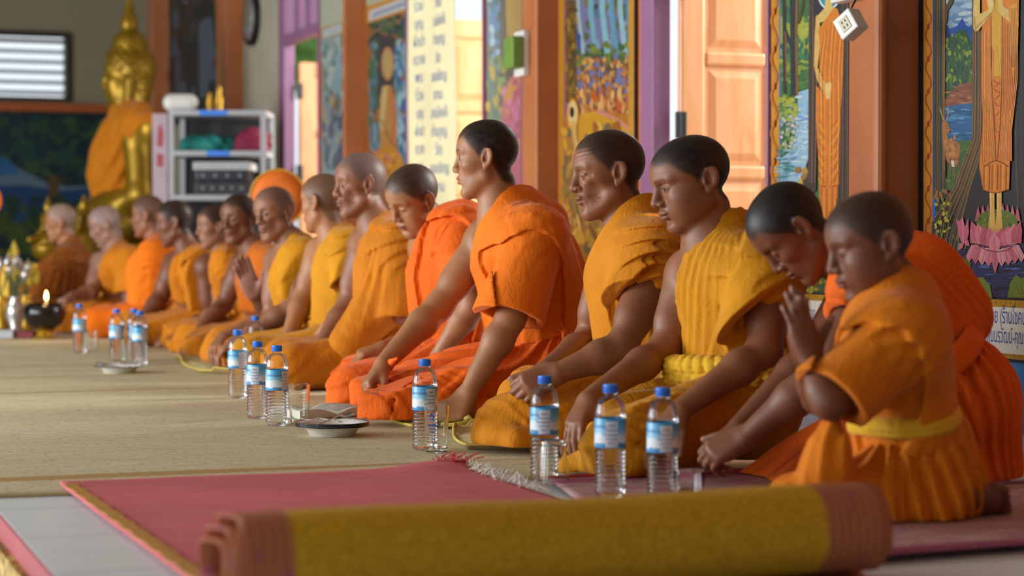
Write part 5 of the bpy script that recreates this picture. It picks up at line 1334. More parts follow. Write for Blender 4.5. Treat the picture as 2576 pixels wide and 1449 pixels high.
# ---------------------------------------------------------------- the seated gilded statue
def m_gold():
    n = N('gilded_bronze'); co = n.coord('Object'); nz = n.noise(co, 5, 6, .6); n.color(n.ramp(nz, 0, [(.3, srgb('#7c5e0e')), (.7, srgb('#a8841e'))])); n.set(rough=.40, metal=.6); n.bump(n.noise(co, 30, 4), 0, .12, .01); return n.m
MAT['gold'] = m_gold()
def statue():
    Z = 13.4; R = head_R(3, 2, 0); hc = P(322, 196, Z); HV = np.array([1.72, 1.82, 1.90]); o_ = dict(eye=.001, full=1.02, nose=1.0)
    HS = head_shape(o_); S = Shape()
    S.u(Prim(lambda p: HS.ev((p - hc) @ R / HV) * 1.6, hc, .32), .01)
    fw, lat, up = R[:, 0], R[:, 1], R[:, 2]
    for y in (1, -1): S.u(chain([hc + lat * y * .145 - up * .03 - fw * .03, hc + lat * y * .150 - up * .17 - fw * .01], [.03, .022]), .02)
    S.u(el(hc + up * .235 - fw * .02, (.105, .10, .085)), .05)
    sh = P(345, 330, Z - .28); sr = P(290, 330, Z + .28); nb = P(330, 285, Z); ch = P(315, 400, Z); pv = P(330, 525, Z)
    S.u(rc(nb, hc - up * .10 - fw * .03, .13, .115), .06); S.u(rc(pv, ch, .19, .21, lat, 1.3), .05); S.u(rc(sr, sh, .10, .10), .10)
    el_, wr = P(352, 490, Z - .36), P(262, 530, Z - .30); S.u(el(sh, (.11,) * 3), .05); S.u(rc(sh, el_, .10, .085), .05); S.u(rc(el_, wr, .085, .055), .04); S.u(rc(wr, P(205, 525, Z - .22), .055, .035), .03)
    er, wr2 = P(285, 490, Z + .36), P(230, 545, Z + .2); S.u(rc(sr, er, .10, .08), .05); S.u(rc(er, wr2, .08, .05), .04)
    for k, (a, b) in enumerate((((330, 575, Z - .15), (215, 585, Z - .55)), ((320, 575, Z + .15), (215, 585, Z + .55)))): S.u(rc(P(*a), P(*b), .16, .11), .06)
    S.u(rc(P(215, 585, Z - .55), P(230, 590, Z + .2), .10, .08), .05); S.u(rc(P(215, 575, Z + .55), P(240, 575, Z - .2), .10, .08), .05)
    S.u(el(pv, (.30, .36, .20)), .06)
    S.cut(P(300, 612, Z), (0, 0, -1), .01)
    def curls(p, d):
        q = (p - hc) @ R / HV; m = hair_mask(q, o_) * (np.linalg.norm(q, axis=1) < .2)
        m = np.maximum(m, ((p - hc) @ up > .16) * 1.0)
        return d - .012 * m * (.5 + .5 * np.sin(p[:, 0] * 120) * np.sin(p[:, 1] * 120) * np.sin(p[:, 2] * 120 + 1))
    S.post.append(curls)
    v, q = polygonize(S, .010); org = np.array([pv[0], pv[1], 0.0])
    o = fast_mesh('statue', v - org, q, MAT['gold'], None, org); tag(o, 'large gilded seated statue in left profile with pointed flame finial', 'statue')
    mb = MB(); b0 = hc + up * .295 - fw * .02; prof = [(.03, 0), (.058, .03), (.062, .07), (.05, .11), (.035, .16), (.02, .22), (.01, .30), (.002, .37)]
    mb.lathe([(r, z) for r, z in prof], 20, b0 - org); mb.build('flame_finial', MAT['gold'], o, True)
    T = Shape(); T.u(rc(pv, ch, .215, .235, lat, 1.3), .05); T.u(rc(sr, sh, .125, .125), .10); T.u(rc(nb - up * .02, nb + (sh - nb) * .6, .15, .14), .05)
    T.u(chain([P(300, 350, Z - .1), P(262, 440, Z - .12), P(270, 500, Z - .15)], [.14, .12, .10]), .05)
    T.sub(chain([P(378, 345, Z - .42), P(345, 420, Z - .40), P(330, 520, Z - .40)], [.11, .14, .14]), .03)
    T.sub(rc(nb + up * .06, hc, .13, .2), .03); T.cut(nb - lat * .10, unit(-lat + up * .35), .03)
    folds(T, [dict(k='dir', d=unit(fw * .8 + up * .5), lam=.11, A=.022, warp=.6, wsc=3, asc=3)], 3)
    v, q = polygonize(T, .012); fast_mesh('sash', v - org, q, CL['ochre'], o)
    base = MB(); c = (pv[0], pv[1], 0); zb = float(P(300, 612, Z)[2]); base.lathe([(.0005, .0), (.58, .0), (.58, .08), (.48, .12), (.46, .30), (.56, .36), (.56, zb - .03), (.54, zb - .002), (.0005, zb - .002)], 40, c)
    pd = base.build('pedestal', MAT['giltm'], None, True, sharp=.6); tag(pd, 'gilded round pedestal under the seated statue, mostly behind the far monks', 'pedestal')
statue()
def figurine(px, py, Z, h, label):
    p = P(px, py, Z); p[2] = TAB - .004; S = Shape(); u = h
    S.u(el(p + ZUP * .86 * u, (.10 * u, .09 * u, .12 * u)), .02 * u); S.u(rc(p + ZUP * .96 * u, p + ZUP * 1.12 * u, .05 * u, .01 * u), .03 * u); S.u(rc(p + ZUP * .35 * u, p + ZUP * .62 * u, .15 * u, .17 * u), .06 * u)
    S.u(rc(p + ZUP * .68 * u, p + ZUP * .78 * u, .07 * u, .06 * u), .04 * u)
    for s_ in (-1, 1):
        sh = p + np.array([-.02 * u, s_ * .2 * u, .62 * u]); e = p + np.array([-.05 * u, s_ * .26 * u, .38 * u]); S.u(rc(sh, e, .07 * u, .06 * u), .03 * u); S.u(rc(e, p + np.array([-.22 * u, s_ * .05 * u, .30 * u]), .06 * u, .04 * u), .03 * u)
        S.u(rc(p + np.array([0, s_ * .1 * u, .18 * u]), p + np.array([-.30 * u, s_ * .34 * u, .15 * u]), .12 * u, .09 * u), .04 * u)
    S.u(rc(p, p + ZUP * .08 * u, .36 * u, .30 * u), .03 * u)
    v, q = polygonize(S, h * .028); S_ = v[:, 2].min(); v[:, 2] += TAB - .0045 - S_; o = fast_mesh('gilded_figurine', v - p, q, MAT['gold'], None, p); return tag(o, label, 'figurine', 'small gilded figurines on the altar')
TAB = float(P(100, 660, 12.6)[2])
tb = MB(); a, b = P(-40, 660, 12.3), P(226, 660, 12.3); tb.box(((a[0] + b[0]) / 2, 12.45, TAB - .03), ((b[0] - a[0]) / 2, .20, .025)); 
at = tb.build('altar_table', MAT['giltm'], bevel=.006); tag(at, 'low gilded altar table behind the elderly monk', 'table')
for x in (a[0] + .06, b[0] - .06):
    for y in (12.32, 12.58): m = MB(); m.box((x, y, (TAB - .055) / 2), (.03, .03, (TAB - .055) / 2)); m.build('leg', MAT['giltm'], at, bevel=.004)
figurine(122, 660, 12.46, .29, 'small gilded figurine facing left at the elderly face'); figurine(212, 660, 12.46, .30, 'gilded figurine between the elderly monk and the bowed pale head')
# silver lotus bouquet and vase at far left
vp = P(38, 760, 11.3); vz = 0.0105
MAT['silver'] = flat('silver_foil', '#b4b0ac', .25, .15, 30, metal=.7); MAT['leafg'] = flat('leaf_green', '#3f5a20', .6, .3, 20); MAT['yflower'] = flat('yellow_flower', '#b89a28', .7, .2)
def vase(px, Z, h, mat, pet, label, n=9, col='silver'):
    c = P(px, 700, Z); c[2] = vz; mb = MB(); mb.lathe([(.0005, 0), (.045, 0), (.03, .03), (.055, .10), (.05, .15), (.026, .19), (.036, .205), (.028, .205), (.02, .18), (.0005, .17)], 24); o = mb.build('flower_vase', mat, None, True); o.location = Vector(map(float, c))
    r_ = random.Random(px)
    for i in range(n):
        a = r_.random() * 6.28; t = r_.uniform(.02, .09); p0 = np.array([0, 0, .19]); p1 = np.array([t * math.cos(a), t * math.sin(a), h * r_.uniform(.75, 1)]); m = MB(); m.tube([p0, (p0 + p1) / 2 + np.array([0, 0, .02]), p1], .0025, 5); st = m.build('stem', MAT['leafg'], o)
        m = MB(); m.lathe([(.001, -.03), (.016, -.01), (.020, .01), (.010, .035), (.001, .055)], 10, p1); m.build('bud', MAT[pet], st, True)
    return tag(o, label, 'vase', 'flower vases before the altar')
vase(38, 11.2, .42, MAT['silver'], 'silver', 'vase of silvery lotus buds at the far left edge'); vase(2, 11.4, .50, MAT['giltm'], 'yflower', 'gilt vase with yellow flowers cut by the left frame edge'); vase(64, 11.5, .36, MAT['giltm'], 'yflower', 'gilt vase of yellow flowers beside the dark robed elderly monk')
# ---------------------------------------------------------------- rack of audio gear
def rack():
    Z = 12.3; x0, x1 = P(428, 500, Z)[0], P(668, 500, Z)[0]; top = float(P(500, 280, Z)[2]); D = .42
    root = tag(empty('equipment_rack', ((x0 + x1) / 2, Z, 0)), 'grey metal rack of shelves with audio gear beside the statue', 'rack'); c = np.array(root.location)
    for sx in (x0 + .012, x1 - .012):
        for y in (Z, Z + D): m = MB(); m.box(np.array([sx, y, top / 2]) - c, (.016, .016, top / 2)); m.build('post', MAT['grey'], root, bevel=.003)
    zs = [float(P(500, y, Z)[2]) for y in (284, 386, 497)] + [.22]
    for i, z in enumerate(zs):
        m = MB(); m.box(np.array([(x0 + x1) / 2, Z + D / 2, z]) - c, ((x1 - x0) / 2 + .004, D / 2 + .018, .016)); s_ = m.build('shelf', MAT['grey'], root, bevel=.003)
        if i < 2: m = MB(); tx = P((538, 550)[i], 500, Z)[0]; m.box(np.array([tx, Z - .021, z]) - c, (.085 if i == 0 else .07, .0015, .015)); m.build('blue_label', MAT['blue'], s_)
    m = MB(); m.box(np.array([(x0 + x1) / 2, Z + D + .014, top / 2 + .1]) - c, ((x1 - x0) / 2, .003, top / 2 - .12)); m.build('back_panel', MAT['black'], root)
    return Z, zs
RZ, rz = rack()
def cloth_heap(name, px0, px1, zb, h, Z, mat, label, seed):
    a, b = P(px0, 350, Z)[0], P(px1, 350, Z)[0]; S = Shape(); r_ = random.Random(seed)
    for i in range(9): S.u(el((a + (b - a) * (.1 + .8 * r_.random()), Z + .15 + .10 * r_.random(), zb + h * .3 * r_.random() + .02), (.07, .09, h * .55)), .03)
    S.cut((0, 0, zb + .002), (0, 0, -1), .005); folds(S, [dict(k='dir', d=np.array([.5, .2, .8]), lam=.05, A=.014, warp=.9, wsc=8)], seed); S.post.append(lambda p, d: np.maximum(d, zb + .001 - p[:, 2])); v, q = polygonize(S, .008); p = np.array([(a + b) / 2, Z + .2, zb])
    o = fast_mesh(name, v - p, q, mat, None, p); return tag(o, label, 'cloth')
MAT['teal'] = flat('teal_cloth', '#1f7f78', .8, .2, 12); MAT['crimson'] = flat('crimson_cloth', '#7e1738', .8, .2, 12); MAT['dgrey'] = flat('dark_casing', '#1c1d22', .4, .15); MAT['pink_card'] = flat('pale_pink_card', '#b8a0aa', .6, .1, 8)
cloth_heap('folded_cloth', 452, 574, rz[1] + .0165, .11, RZ, MAT['teal'], 'teal cloth heaped on the second shelf of the rack', 2)
cloth_heap('folded_cloth', 606, 640, rz[1] + .0165, .16, RZ, MAT['crimson'], 'crimson cloth bundled at the right of the rack shelf', 4)
z0 = rz[2] + .0165
def gear(name, px0, px1, za, zb_, mat, label, fmat=None, knobs=0):
    a, b = P(px0, 400, RZ)[0], P(px1, 400, RZ)[0]; mb = MB(); c = np.array([(a + b) / 2, RZ + .19, za]); o = tag(empty(name, c), label, 'audio equipment')
    mb.box((0, 0, (zb_ - za) / 2), ((b - a) / 2, .16, (zb_ - za) / 2)); mb.build('casing', mat, o, bevel=.004)
    m = MB(); m.box((0, -.163, (zb_ - za) / 2), ((b - a) / 2 - .006, .004, (zb_ - za) / 2 - .006)); fp = m.build('front_panel', fmat or mat, o, bevel=.002)
    for k in range(knobs): m = MB(); m.lathe([(.0005, .012), (.008, .012), (.009, 0)], 14, ((b - a) * (.15 + .7 * k / max(1, knobs - 1)) - (b - a) / 2, -.167, (zb_ - za) / 2), (np.array([1., 0, 0]), ZUP, np.array([0, -1., 0]))); m.build('knob', MAT['grey'], fp, True)
    return o
gear('amplifier', 488, 628, z0, z0 + .085, MAT['dgrey'], 'black amplifier, bottom of the stack on the rack', None, 5); gear('mixer_unit', 490, 622, z0 + .086, z0 + .155, MAT['dgrey'], 'dark mixer unit in the middle of the rack stack', MAT['navy'], 4); gear('player', 484, 628, z0 + .156, z0 + .205, MAT['white'], 'white player on top of the rack stack', MAT['grey'])
gear('paper_carton', 486, 570, rz[3] + .0165, rz[3] + .27, MAT['white'], 'white carton with bluish front on the low rack shelf', MAT['wlabel'])
# things on top of the rack
tz = rz[0] + .016; S = Shape(); pc = P(455, 250, RZ + .12); S.u(rc(np.array([pc[0] - .055, pc[1], tz + .055]), np.array([pc[0] + .055, pc[1], tz + .055]), .056, .054), .02)
v, q = polygonize(S, .008); o = fast_mesh('paper_roll', v - pc, q, MAT['white'], None, pc); tag(o, 'white roll lying on the left end of the rack top', 'paper roll')
for k, (px, h, lab) in enumerate(((528, .13, 'squat gilt ornament on the rack top'), (551, .17, 'taller gilt ornament at the right on the rack top'))):
    c = P(px, 250, RZ + .15); mb = MB(); mb.lathe([(.0005, 0), (.028, 0), (.020, .02), (.026, h * .4), (.014, h * .7), (.018, h * .8), (.001, h)], 16, (0, 0, 0)); o = mb.build('gilt_ornament', MAT['giltm'], None, True); o.location = (float(c[0]), float(c[1]), tz); tag(o, lab, 'ornament', 'gilt ornaments on the rack')
# narrow card panel beside the rack
a, b = P(381, 285, RZ + .05), P(419, 285, RZ + .05); mb = MB(); mb.box(((a[0] + b[0]) / 2, RZ + .1, float(a[2]) / 2), ((b[0] - a[0]) / 2, .02, float(a[2]) / 2)); o = mb.build('display_board', MAT['pink_card'], bevel=.003); tag(o, 'narrow pale pink standing board with small red figure beside the statue', 'board')
m = MB(); cx = (a[0] + b[0]) / 2; zt_ = float(a[2]); m.poly([np.array([cx + x, RZ + .0785, zt_ + z]) for x, z in ((-.018, -.20), (.016, -.21), (.022, -.12), (.006, -.06), (-.012, -.09))]); m.poly([np.array([cx + x, RZ + .0785, zt_ + z]) for x, z in ((-.02, -.33), (.02, -.33), (.02, -.25), (-.02, -.25))]); m.build('printed_figure', MAT['red'], o)
# round fan
fp_ = P(700, 497, 9.36); fx = np.array([1., 0, 0]); fa = (fx, ZUP, np.array([0, -1., 0])); MAT['fan'] = flat('orange_fan_cloth', '#dc6c10', .7, .08, 8)
root = tag(empty('ceremonial_fan', (fp_[0], fp_[1], 0)), 'round orange fan with yellow rim standing behind the monk facing the camera', 'fan'); c = fp_ - np.array(root.location)
mb = MB(); mb.lathe([(.0005, .006), (.06, .007), (.128, .005), (.128, -.005), (.06, -.007), (.0005, -.006)], 48, c, fa); mb.build('fan_disc', MAT['fan'], root, True)
mb = MB(); mb.lathe([(.127, .007), (.134, .007), (.137, 0), (.134, -.007), (.127, -.007)], 48, c, fa, closed=True); mb.build('rim', MAT['belt_y'] if 'belt_y' in MAT else MAT['goldp'], root, True)
mb = MB(); mb.tube([c - ZUP * .12, np.array([0, 0, .03])], .012, 12); mb.lathe([(.0005, .008), (.045, .008), (.045, .02), (.02, .04), (.0005, .04)], 24); mb.build('handle', MAT['darkwood'], root, True)
fp2 = P(-46, 505, 10.2); root = tag(empty('ceremonial_fan', (fp2[0], fp2[1], 0)), 'orange fan mostly cut off by the left edge of the photo', 'fan'); c = fp2 - np.array(root.location)
mb = MB(); mb.lathe([(.0005, .006), (.100, .005), (.104, 0), (.100, -.005), (.0005, -.006)], 40, c, fa); mb.build('fan_disc', MAT['fan'], root, True); mb = MB(); mb.tube([c - ZUP * .10, np.array([0, 0, .0])], .012, 12); mb.build('handle', MAT['darkwood'], root, True)
# clock
cc = wallp(640, 45); t_, _ = to_tw(cc); cz = float(cc[2]); ax = (-U, ZUP, -V); root = tag(empty('wall_clock', tw(t_, .0, cz)), 'round wall clock with dark rim and domed glass', 'clock')
R0 = .185; mb = MB(); mb.lathe([(.0005, .0), (R0, .0), (R0 + .012, .02), (R0 + .006, .045), (R0 - .015, .048), (R0 - .02, .03), (.0005, .03)], 56, (0, 0, 0), ax); mb.build('case', MAT['black'], root, True, sharp=.7)
mb = MB(); mb.lathe([(.0005, .032), (R0 - .021, .032)], 56, (0, 0, 0), ax); mb.build('dial', MAT['white'], root)
mb = MB(); mb.lathe([(.0005, .075), (.06, .072), (.12, .062), (R0 - .016, .045), (R0 - .018, .043), (.12, .059), (.06, .069), (.0005, .072)], 48, (0, 0, 0), ax, closed=True); mb.build('glass_dome', MAT['pet'], root, True)
for nm, L_, a_ in (('minute_hand', .13, .6), ('hour_hand', .085, 2.3)): m = MB(); d = -U * math.sin(a_) + ZUP * math.cos(a_); m.box(d * L_ / 2 - V * .036, (L_ / 2, .005, .0015), (d, np.cross(-V, d), -V)); m.build(nm, MAT['black'], root)
# yellow written banner hung by the middle doorway
MAT['ink2'] = flat('faded_blue_ink', '#7080b4', .6, .1); MAT['banner'] = flat('banner_cloth', '#e2d8aa', .75, .06, 3)
def banner():
    off = .16; t0, t1 = wall_t(1031, off), wall_t(1140, off); zt, zb = 2.1, wall_z(1080, 528, off); n, m_ = 24, 40; v, f = [], []
    def pt(a, b): return tw(t0 + (t1 - t0) * a - .05 * (1 - b) * (a > .5) * 0, off + .012 * math.sin(a * 9 + b * 3) + .01 * b * math.sin(a * 4), zt + (zb - zt) * b)
    for j in range(m_ + 1):
        for i in range(n + 1): v.append(pt(i / n, j / m_))
    for j in range(m_):
        for i in range(n): a = j * (n + 1) + i; f.append((a, a + n + 1, a + n + 2, a + 1))
    o = mesh_obj('banner', v, f, MAT['banner'], None, True); s_ = o.modifiers.new('thickness', 'SOLIDIFY'); s_.thickness = .0015; tag(o, 'tall pale yellow cloth banner with rows of blue writing', 'banner')
    tx, tf = [], []; rnd = random.Random(8); words = ['บุญ', 'สามัคคี', 'ผ้าป่า', 'ทำบุญ', 'ถวาย', 'วัด', 'พระ', 'ขอเชิญ', 'ร่วม', 'งาน']
    mb = MB()
    for r_ in range(15):
        for c_ in (.24, .72):
            vv, ff = text_mesh(words[(r_ * 2 + (c_ > .5)) % len(words)], .075); b0 = .06 + r_ * .062 + .012 * (c_ > .5)
            mb.add([pt(c_ + x * .9 / (abs(t0 - t1)), b0 - y / (zt - zb)) - V * .0022 for x, y, _ in vv], ff)
    mb.build('lettering', MAT['ink2'], o)
    mb = MB(); mb.tube([tw(t0 + .03, off, zt), tw(t1 - .03, off, zt)], .008, 8); mb.build('rod', MAT['darkwood'], o)
banner()
# electric boxes and socket
def wallbox(name, px0, px1, py0, py1, off, dep, mat, label, cat, parts=None):
    t0, t1 = wall_t(px0, off + dep), wall_t(px1, off + dep); z1, z0 = wall_z((px0 + px1) / 2, py0, off + dep), wall_z((px0 + px1) / 2, py1, off + dep)
    mb = wbox(min(t0, t1), max(t0, t1), z0, z1, off, off + dep); o = mb.build(name, mat, bevel=.006); return tag(o, label, cat), (t0, t1, z0, z1)
pdp = PILL[1][2]
b1, _ = wallbox('switch_box', 1292, 1316, 78, 192, pdp, .03, MAT['white'], 'grey white back box on the pillar behind the green breaker', 'electric box')
b2, (ta, tb_, za, zb2) = wallbox('breaker_box', 1266, 1290, 93, 172, pdp + .03, .05, MAT['green'], 'green breaker box with orange lamp on the pillar', 'electric box')
mb = MB(); mb.lathe([(.0005, .012), (.010, .010), (.014, 0)], 16, tw(ta + .002, pdp + .06, (za + zb2) / 2 + .01), (V, ZUP, U)); n_ = N('amber_lamp'); n_.color(srgb('#e8901c')); n_.b.inputs['Emission Color'].default_value = (*srgb('#ffa31a'), 1); n_.set(emit=.8, rough=.3); mb.build('pilot_lamp', n_.m, b2, True)
sc_ = P(2140, 62, 5.72); rt = math.radians(33); s1 = unit(np.array([-.72, -.66, 0])); s2 = np.cross(ZUP, s1); xa = s2 * math.cos(rt) + ZUP * math.sin(rt); za_ = np.cross(s1, xa)
if za_[2] < 0: za_ = -za_
root = tag(empty('socket_box', sc_), 'white socket box hanging askew from its wire on the near pillar', 'electric socket')
mb = MB(); mb.box((0, 0, 0), (.034, .034, .026), (xa, za_, s1)); mb.build('box', MAT['white'], root, bevel=.004)
mb = MB(); mb.box(s1 * .0265, (.017, .020, .0015), (xa, za_, s1)); ins = mb.build('socket_plate', flat('cream_plastic', '#b9ad8c', .4, .05), root, bevel=.001)
for dx, dz in ((-.006, .008), (.006, .008), (-.006, -.008), (.006, -.008)): m = MB(); m.box(s1 * .0285 + xa * dx + za_ * dz, (.0018, .004, .0008), (xa, za_, s1)); m.build('slot', MAT['black'], ins)
wire_end = tw(wall_t(2200, .12) + .05, .135, 1.45)
mb = MB(); mb.tube([np.zeros(3) + za_ * .034 + s1 * -.01, np.array([.018, .02, .075]), wire_end - sc_], .003, 8); mb.build('wire', MAT['black'], root, True)
o = wbox(wall_t(2170, .12) - .0, wall_t(2122, .12), wall_z(2145, 6, .12), 1.30, .125, .17).build('junction_box', MAT['white'], bevel=.004); tag(o, 'white junction box above the hanging socket, cut by the top edge', 'electric box')
# greenery outside the far doorway
def bush(t, w, h, r, label):
    c = tw(t, w, h); S = Shape(); rn = random.Random(int(t * 10))
    for i in range(12): S.u(el(c + np.array([rn.gauss(0, r * .5), rn.gauss(0, r * .5), rn.gauss(0, r * .4)]), (r * .55,) * 3), .1)
    S.post.append(lambda p, d: d - .10 * np.clip(snoise(p, 9, 2), 0, 1) - .06 * np.clip(snoise(p, 23, 3), 0, 1)); v, q = polygonize(S, .06); root = tag(empty('garden_tree', tw(t, w, -.33)), label, 'tree', 'trees in the yard outside'); b = np.array(root.location)
    fast_mesh('crown', v - b, q, MAT['foliage'], root); m = MB(); m.tube([np.zeros(3), c - b], [.14, .09], 10); m.build('trunk', MAT['darkwood'], root, True)
MAT['foliage'] = flat('foliage', '#5d8a38', .6, .5, 7)
_a, _b = wallp(772, 95, -3.5), wallp(742, 60, -6.5)
bush(to_tw(_a)[0], -3.5, float(_a[2]), .75, 'green tree seen through the glass above the far doorway'); bush(to_tw(_b)[0] + 1.0, -6.5, float(_b[2]) + .2, 1.2, 'leafy tree farther along outside, behind the far doorway')
bush(TF + 4.0, 3.6, 2.3, 1.2, 'green tree seen through the louvred window in the back wall')
for i, (a, b) in enumerate(DOORS):
    mb = wbox(b, a, BAR1, TRTOP, -.03, -.025); o = mb.build('window_%d' % (i + 2), MAT['pane']if 'pane' in MAT else MAT['pet']); tag(o, kind='structure')
# ---------------------------------------------------------------- painted murals (flat paint on the wall, built where it stands)
def m_paint():
    n = N('mural_paint'); a = n.n('Attribute', attribute_name='tint'); co = n.coord('Object')
    nz = n.noise(co, 38, 7, .7, .6); r = n.ramp(nz, 0, [(.28, (.62, .62, .62)), (.72, (1.25, 1.25, 1.25))])
    n.color(n.mix(.55, a, r, 'MULTIPLY'), 2); n.set(rough=.48, spec=.35); n.bump(nz, 0, .08, .003); return n.m
MAT['paint'] = m_paint()
class Paint:
    def __init__(s, proj): s.p = proj; s.v = []; s.f = []; s.c = []; s.k = 0
    def poly(s, pts, c):
        s.k += 1; b = len(s.v); off = s.k * .000012
        for x, y in pts: s.v.append(s.p(x, y, off))
        s.f.append(tuple(range(b, b + len(pts)))); s.c.append([x * .85 for x in srgb(c)] if isinstance(c, str) else c)
    def ell(s, x, y, rx, ry, c, n=18, rot=0):
        cr, sr = math.cos(rot), math.sin(rot)
        s.poly([(x + rx * math.cos(a) * cr - ry * math.sin(a) * sr, y + rx * math.cos(a) * sr + ry * math.sin(a) * cr) for a in [2 * PI * i / n for i in range(n)]], c)
    def line(s, pts, w, c, taper=False):
        L = len(pts); l, r = [], []
        for i, (x, y) in enumerate(pts):
            x0, y0 = pts[max(0, i - 1)]; x1, y1 = pts[min(L - 1, i + 1)]; d = math.hypot(x1 - x0, y1 - y0) + 1e-9; nx, ny = -(y1 - y0) / d, (x1 - x0) / d
            ww = w * (1 - (i / (L - 1)) * .85 if taper else 1) / 2; l.append((x + nx * ww, y + ny * ww)); r.append((x - nx * ww, y - ny * ww))
        for i in range(L - 1): s.poly([l[i], l[i + 1], r[i + 1], r[i]], c); s.k -= 1
        s.k += 1
    def dabs(s, box, n, rx, ry, cols, seed, rot=.3):
        r = random.Random(seed)
        for i in range(n): s.ell(r.uniform(box[0], box[2]), r.uniform(box[1], box[3]), rx * r.uniform(.6, 1.3), ry * r.uniform(.6, 1.3), r.choice(cols), 7, r.uniform(-rot, rot))
    def build(s, name, parent=None):
        me = bpy.data.meshes.new(name); o_ = np.mean(s.v, axis=0); me.from_pydata([tuple(map(float, v - o_)) for v in s.v], [], s.f)
        a = me.color_attributes.new('tint', 'FLOAT_COLOR', 'CORNER'); i = 0; cc = []
        for f, c in zip(s.f, s.c): cc += [(*c[:3], 1)] * len(f)
        a.data.foreach_set('color', np.array(cc, np.float32).ravel()); me.materials.append(MAT['paint'])
        o = bpy.data.objects.new(name, me); o.location = Vector(map(float, o_)); link(o, None)
        if parent: o.parent = parent; o.location = Vector(map(float, o_)) - Vector(parent.location)
        return o
def wproj(base): return lambda x, y, off: wallp(x, y, base + off) if False else (wallp(x, y, base) - V * off)
def framed(name, label, px, bottom, board, cols, paint_fn, top=-200, header=None, right_open=False, base=.006, pic_name='picture'):
    """px: list of x breaks of the frame strips from the left, then picture left and right"""
    root = tag(empty(name, wallp((px[-2] + px[-1]) / 2, 500, 0)), label, 'mural', 'temple murals along the right wall'); c = np.array(root.location)
    pj = wproj(base); yy = lambda x, z: 605 + (HC - z) * FPX / float(wallp(x, 605)[1])
    zb = wall_z(*bottom); zt = 2.45; fr = Paint(pj)
    x0, x1 = px[0], px[-1]
    for a, b, cc in zip(px[:-2], px[1:-1], cols): fr.poly([(a, yy(a, zb)), (b, yy(b, zb)), (b, yy(b, zt)), (a, yy(a, zt))], cc)
    if board:
        z1, z2, z3, z4 = [wall_z(bottom[0], b) for b in board]           # gold, board top, board bottom, gold bottom
        for a, b, cc in ((z1, zb, '#181420'), (z2, z1, '#b98a14'), (z4, z3, '#b98a14'), (z4 - .008, z4, '#1a1830')): fr.poly([(x0, yy(x0, a)), (x1, yy(x1, a)), (x1, yy(x1, b)), (x0, yy(x0, b))], cc)
        n = int((wall_t(x0) - wall_t(x1)) / .022)
        for k in range(n):
            xx = [x0 + (x1 - x0) * (k + q) / n for q in (.3, .42)]
            for a, b in ((z1 - .004, z2 + .004), (z3 - .004, z4 + .004)): fr.poly([(xx[0], yy(xx[0], a)), (xx[1], yy(xx[1], a)), (xx[0], yy(xx[0], b))], '#7a3c14')
    fr.build('border', root)
    # scrollwork in the gold strip
    pic = Paint(pj); paint_fn(pic, px[-2], px[-1], yy, zb, zt); pic.build(pic_name, root)
    if board:
        t0, t1 = wall_t(x0), wall_t(x1); mb = wbox(min(t0, t1), max(t0, t1), z3, z2, 0, base + .002); wchild('caption_board', mb, MAT['cboard'], root)
    return root, (zb, zt, yy)
def wall_text(body, px, z, size, root, base=.0085, sx=1.0, name='caption_text', mat='ink', align='L'):
    v, f = text_mesh(body, size); v[:, 0] *= sx
    x0 = v[:, 0].min() if align == 'L' else 0
    t = wall_t(px); o = mesh_obj(name, [tw(t, base) - U * (x - x0) + ZUP * (z + y) - np.array(root.location) for x, y, _ in v], f, MAT[mat], root); return o
def scroll(p, xa, xb, y0, y1, n, c1, c2):
    for k in range(n):
        ya = y0 + (y1 - y0) * k / n; h = (y1 - y0) / n; xm, w = (xa + xb) / 2, (xb - xa) / 2
        p.line([(xm + w * .75 * math.sin(q * 2 * PI), ya + h * q) for q in [i / 10 for i in range(11)]], w * .32, c1)
        p.ell(xm, ya + h * .5, w * .42, h * .10, c2, 9)
def robe_strokes(p, lines, c, w): 
    for ln in lines: p.line(ln, w, c, True)
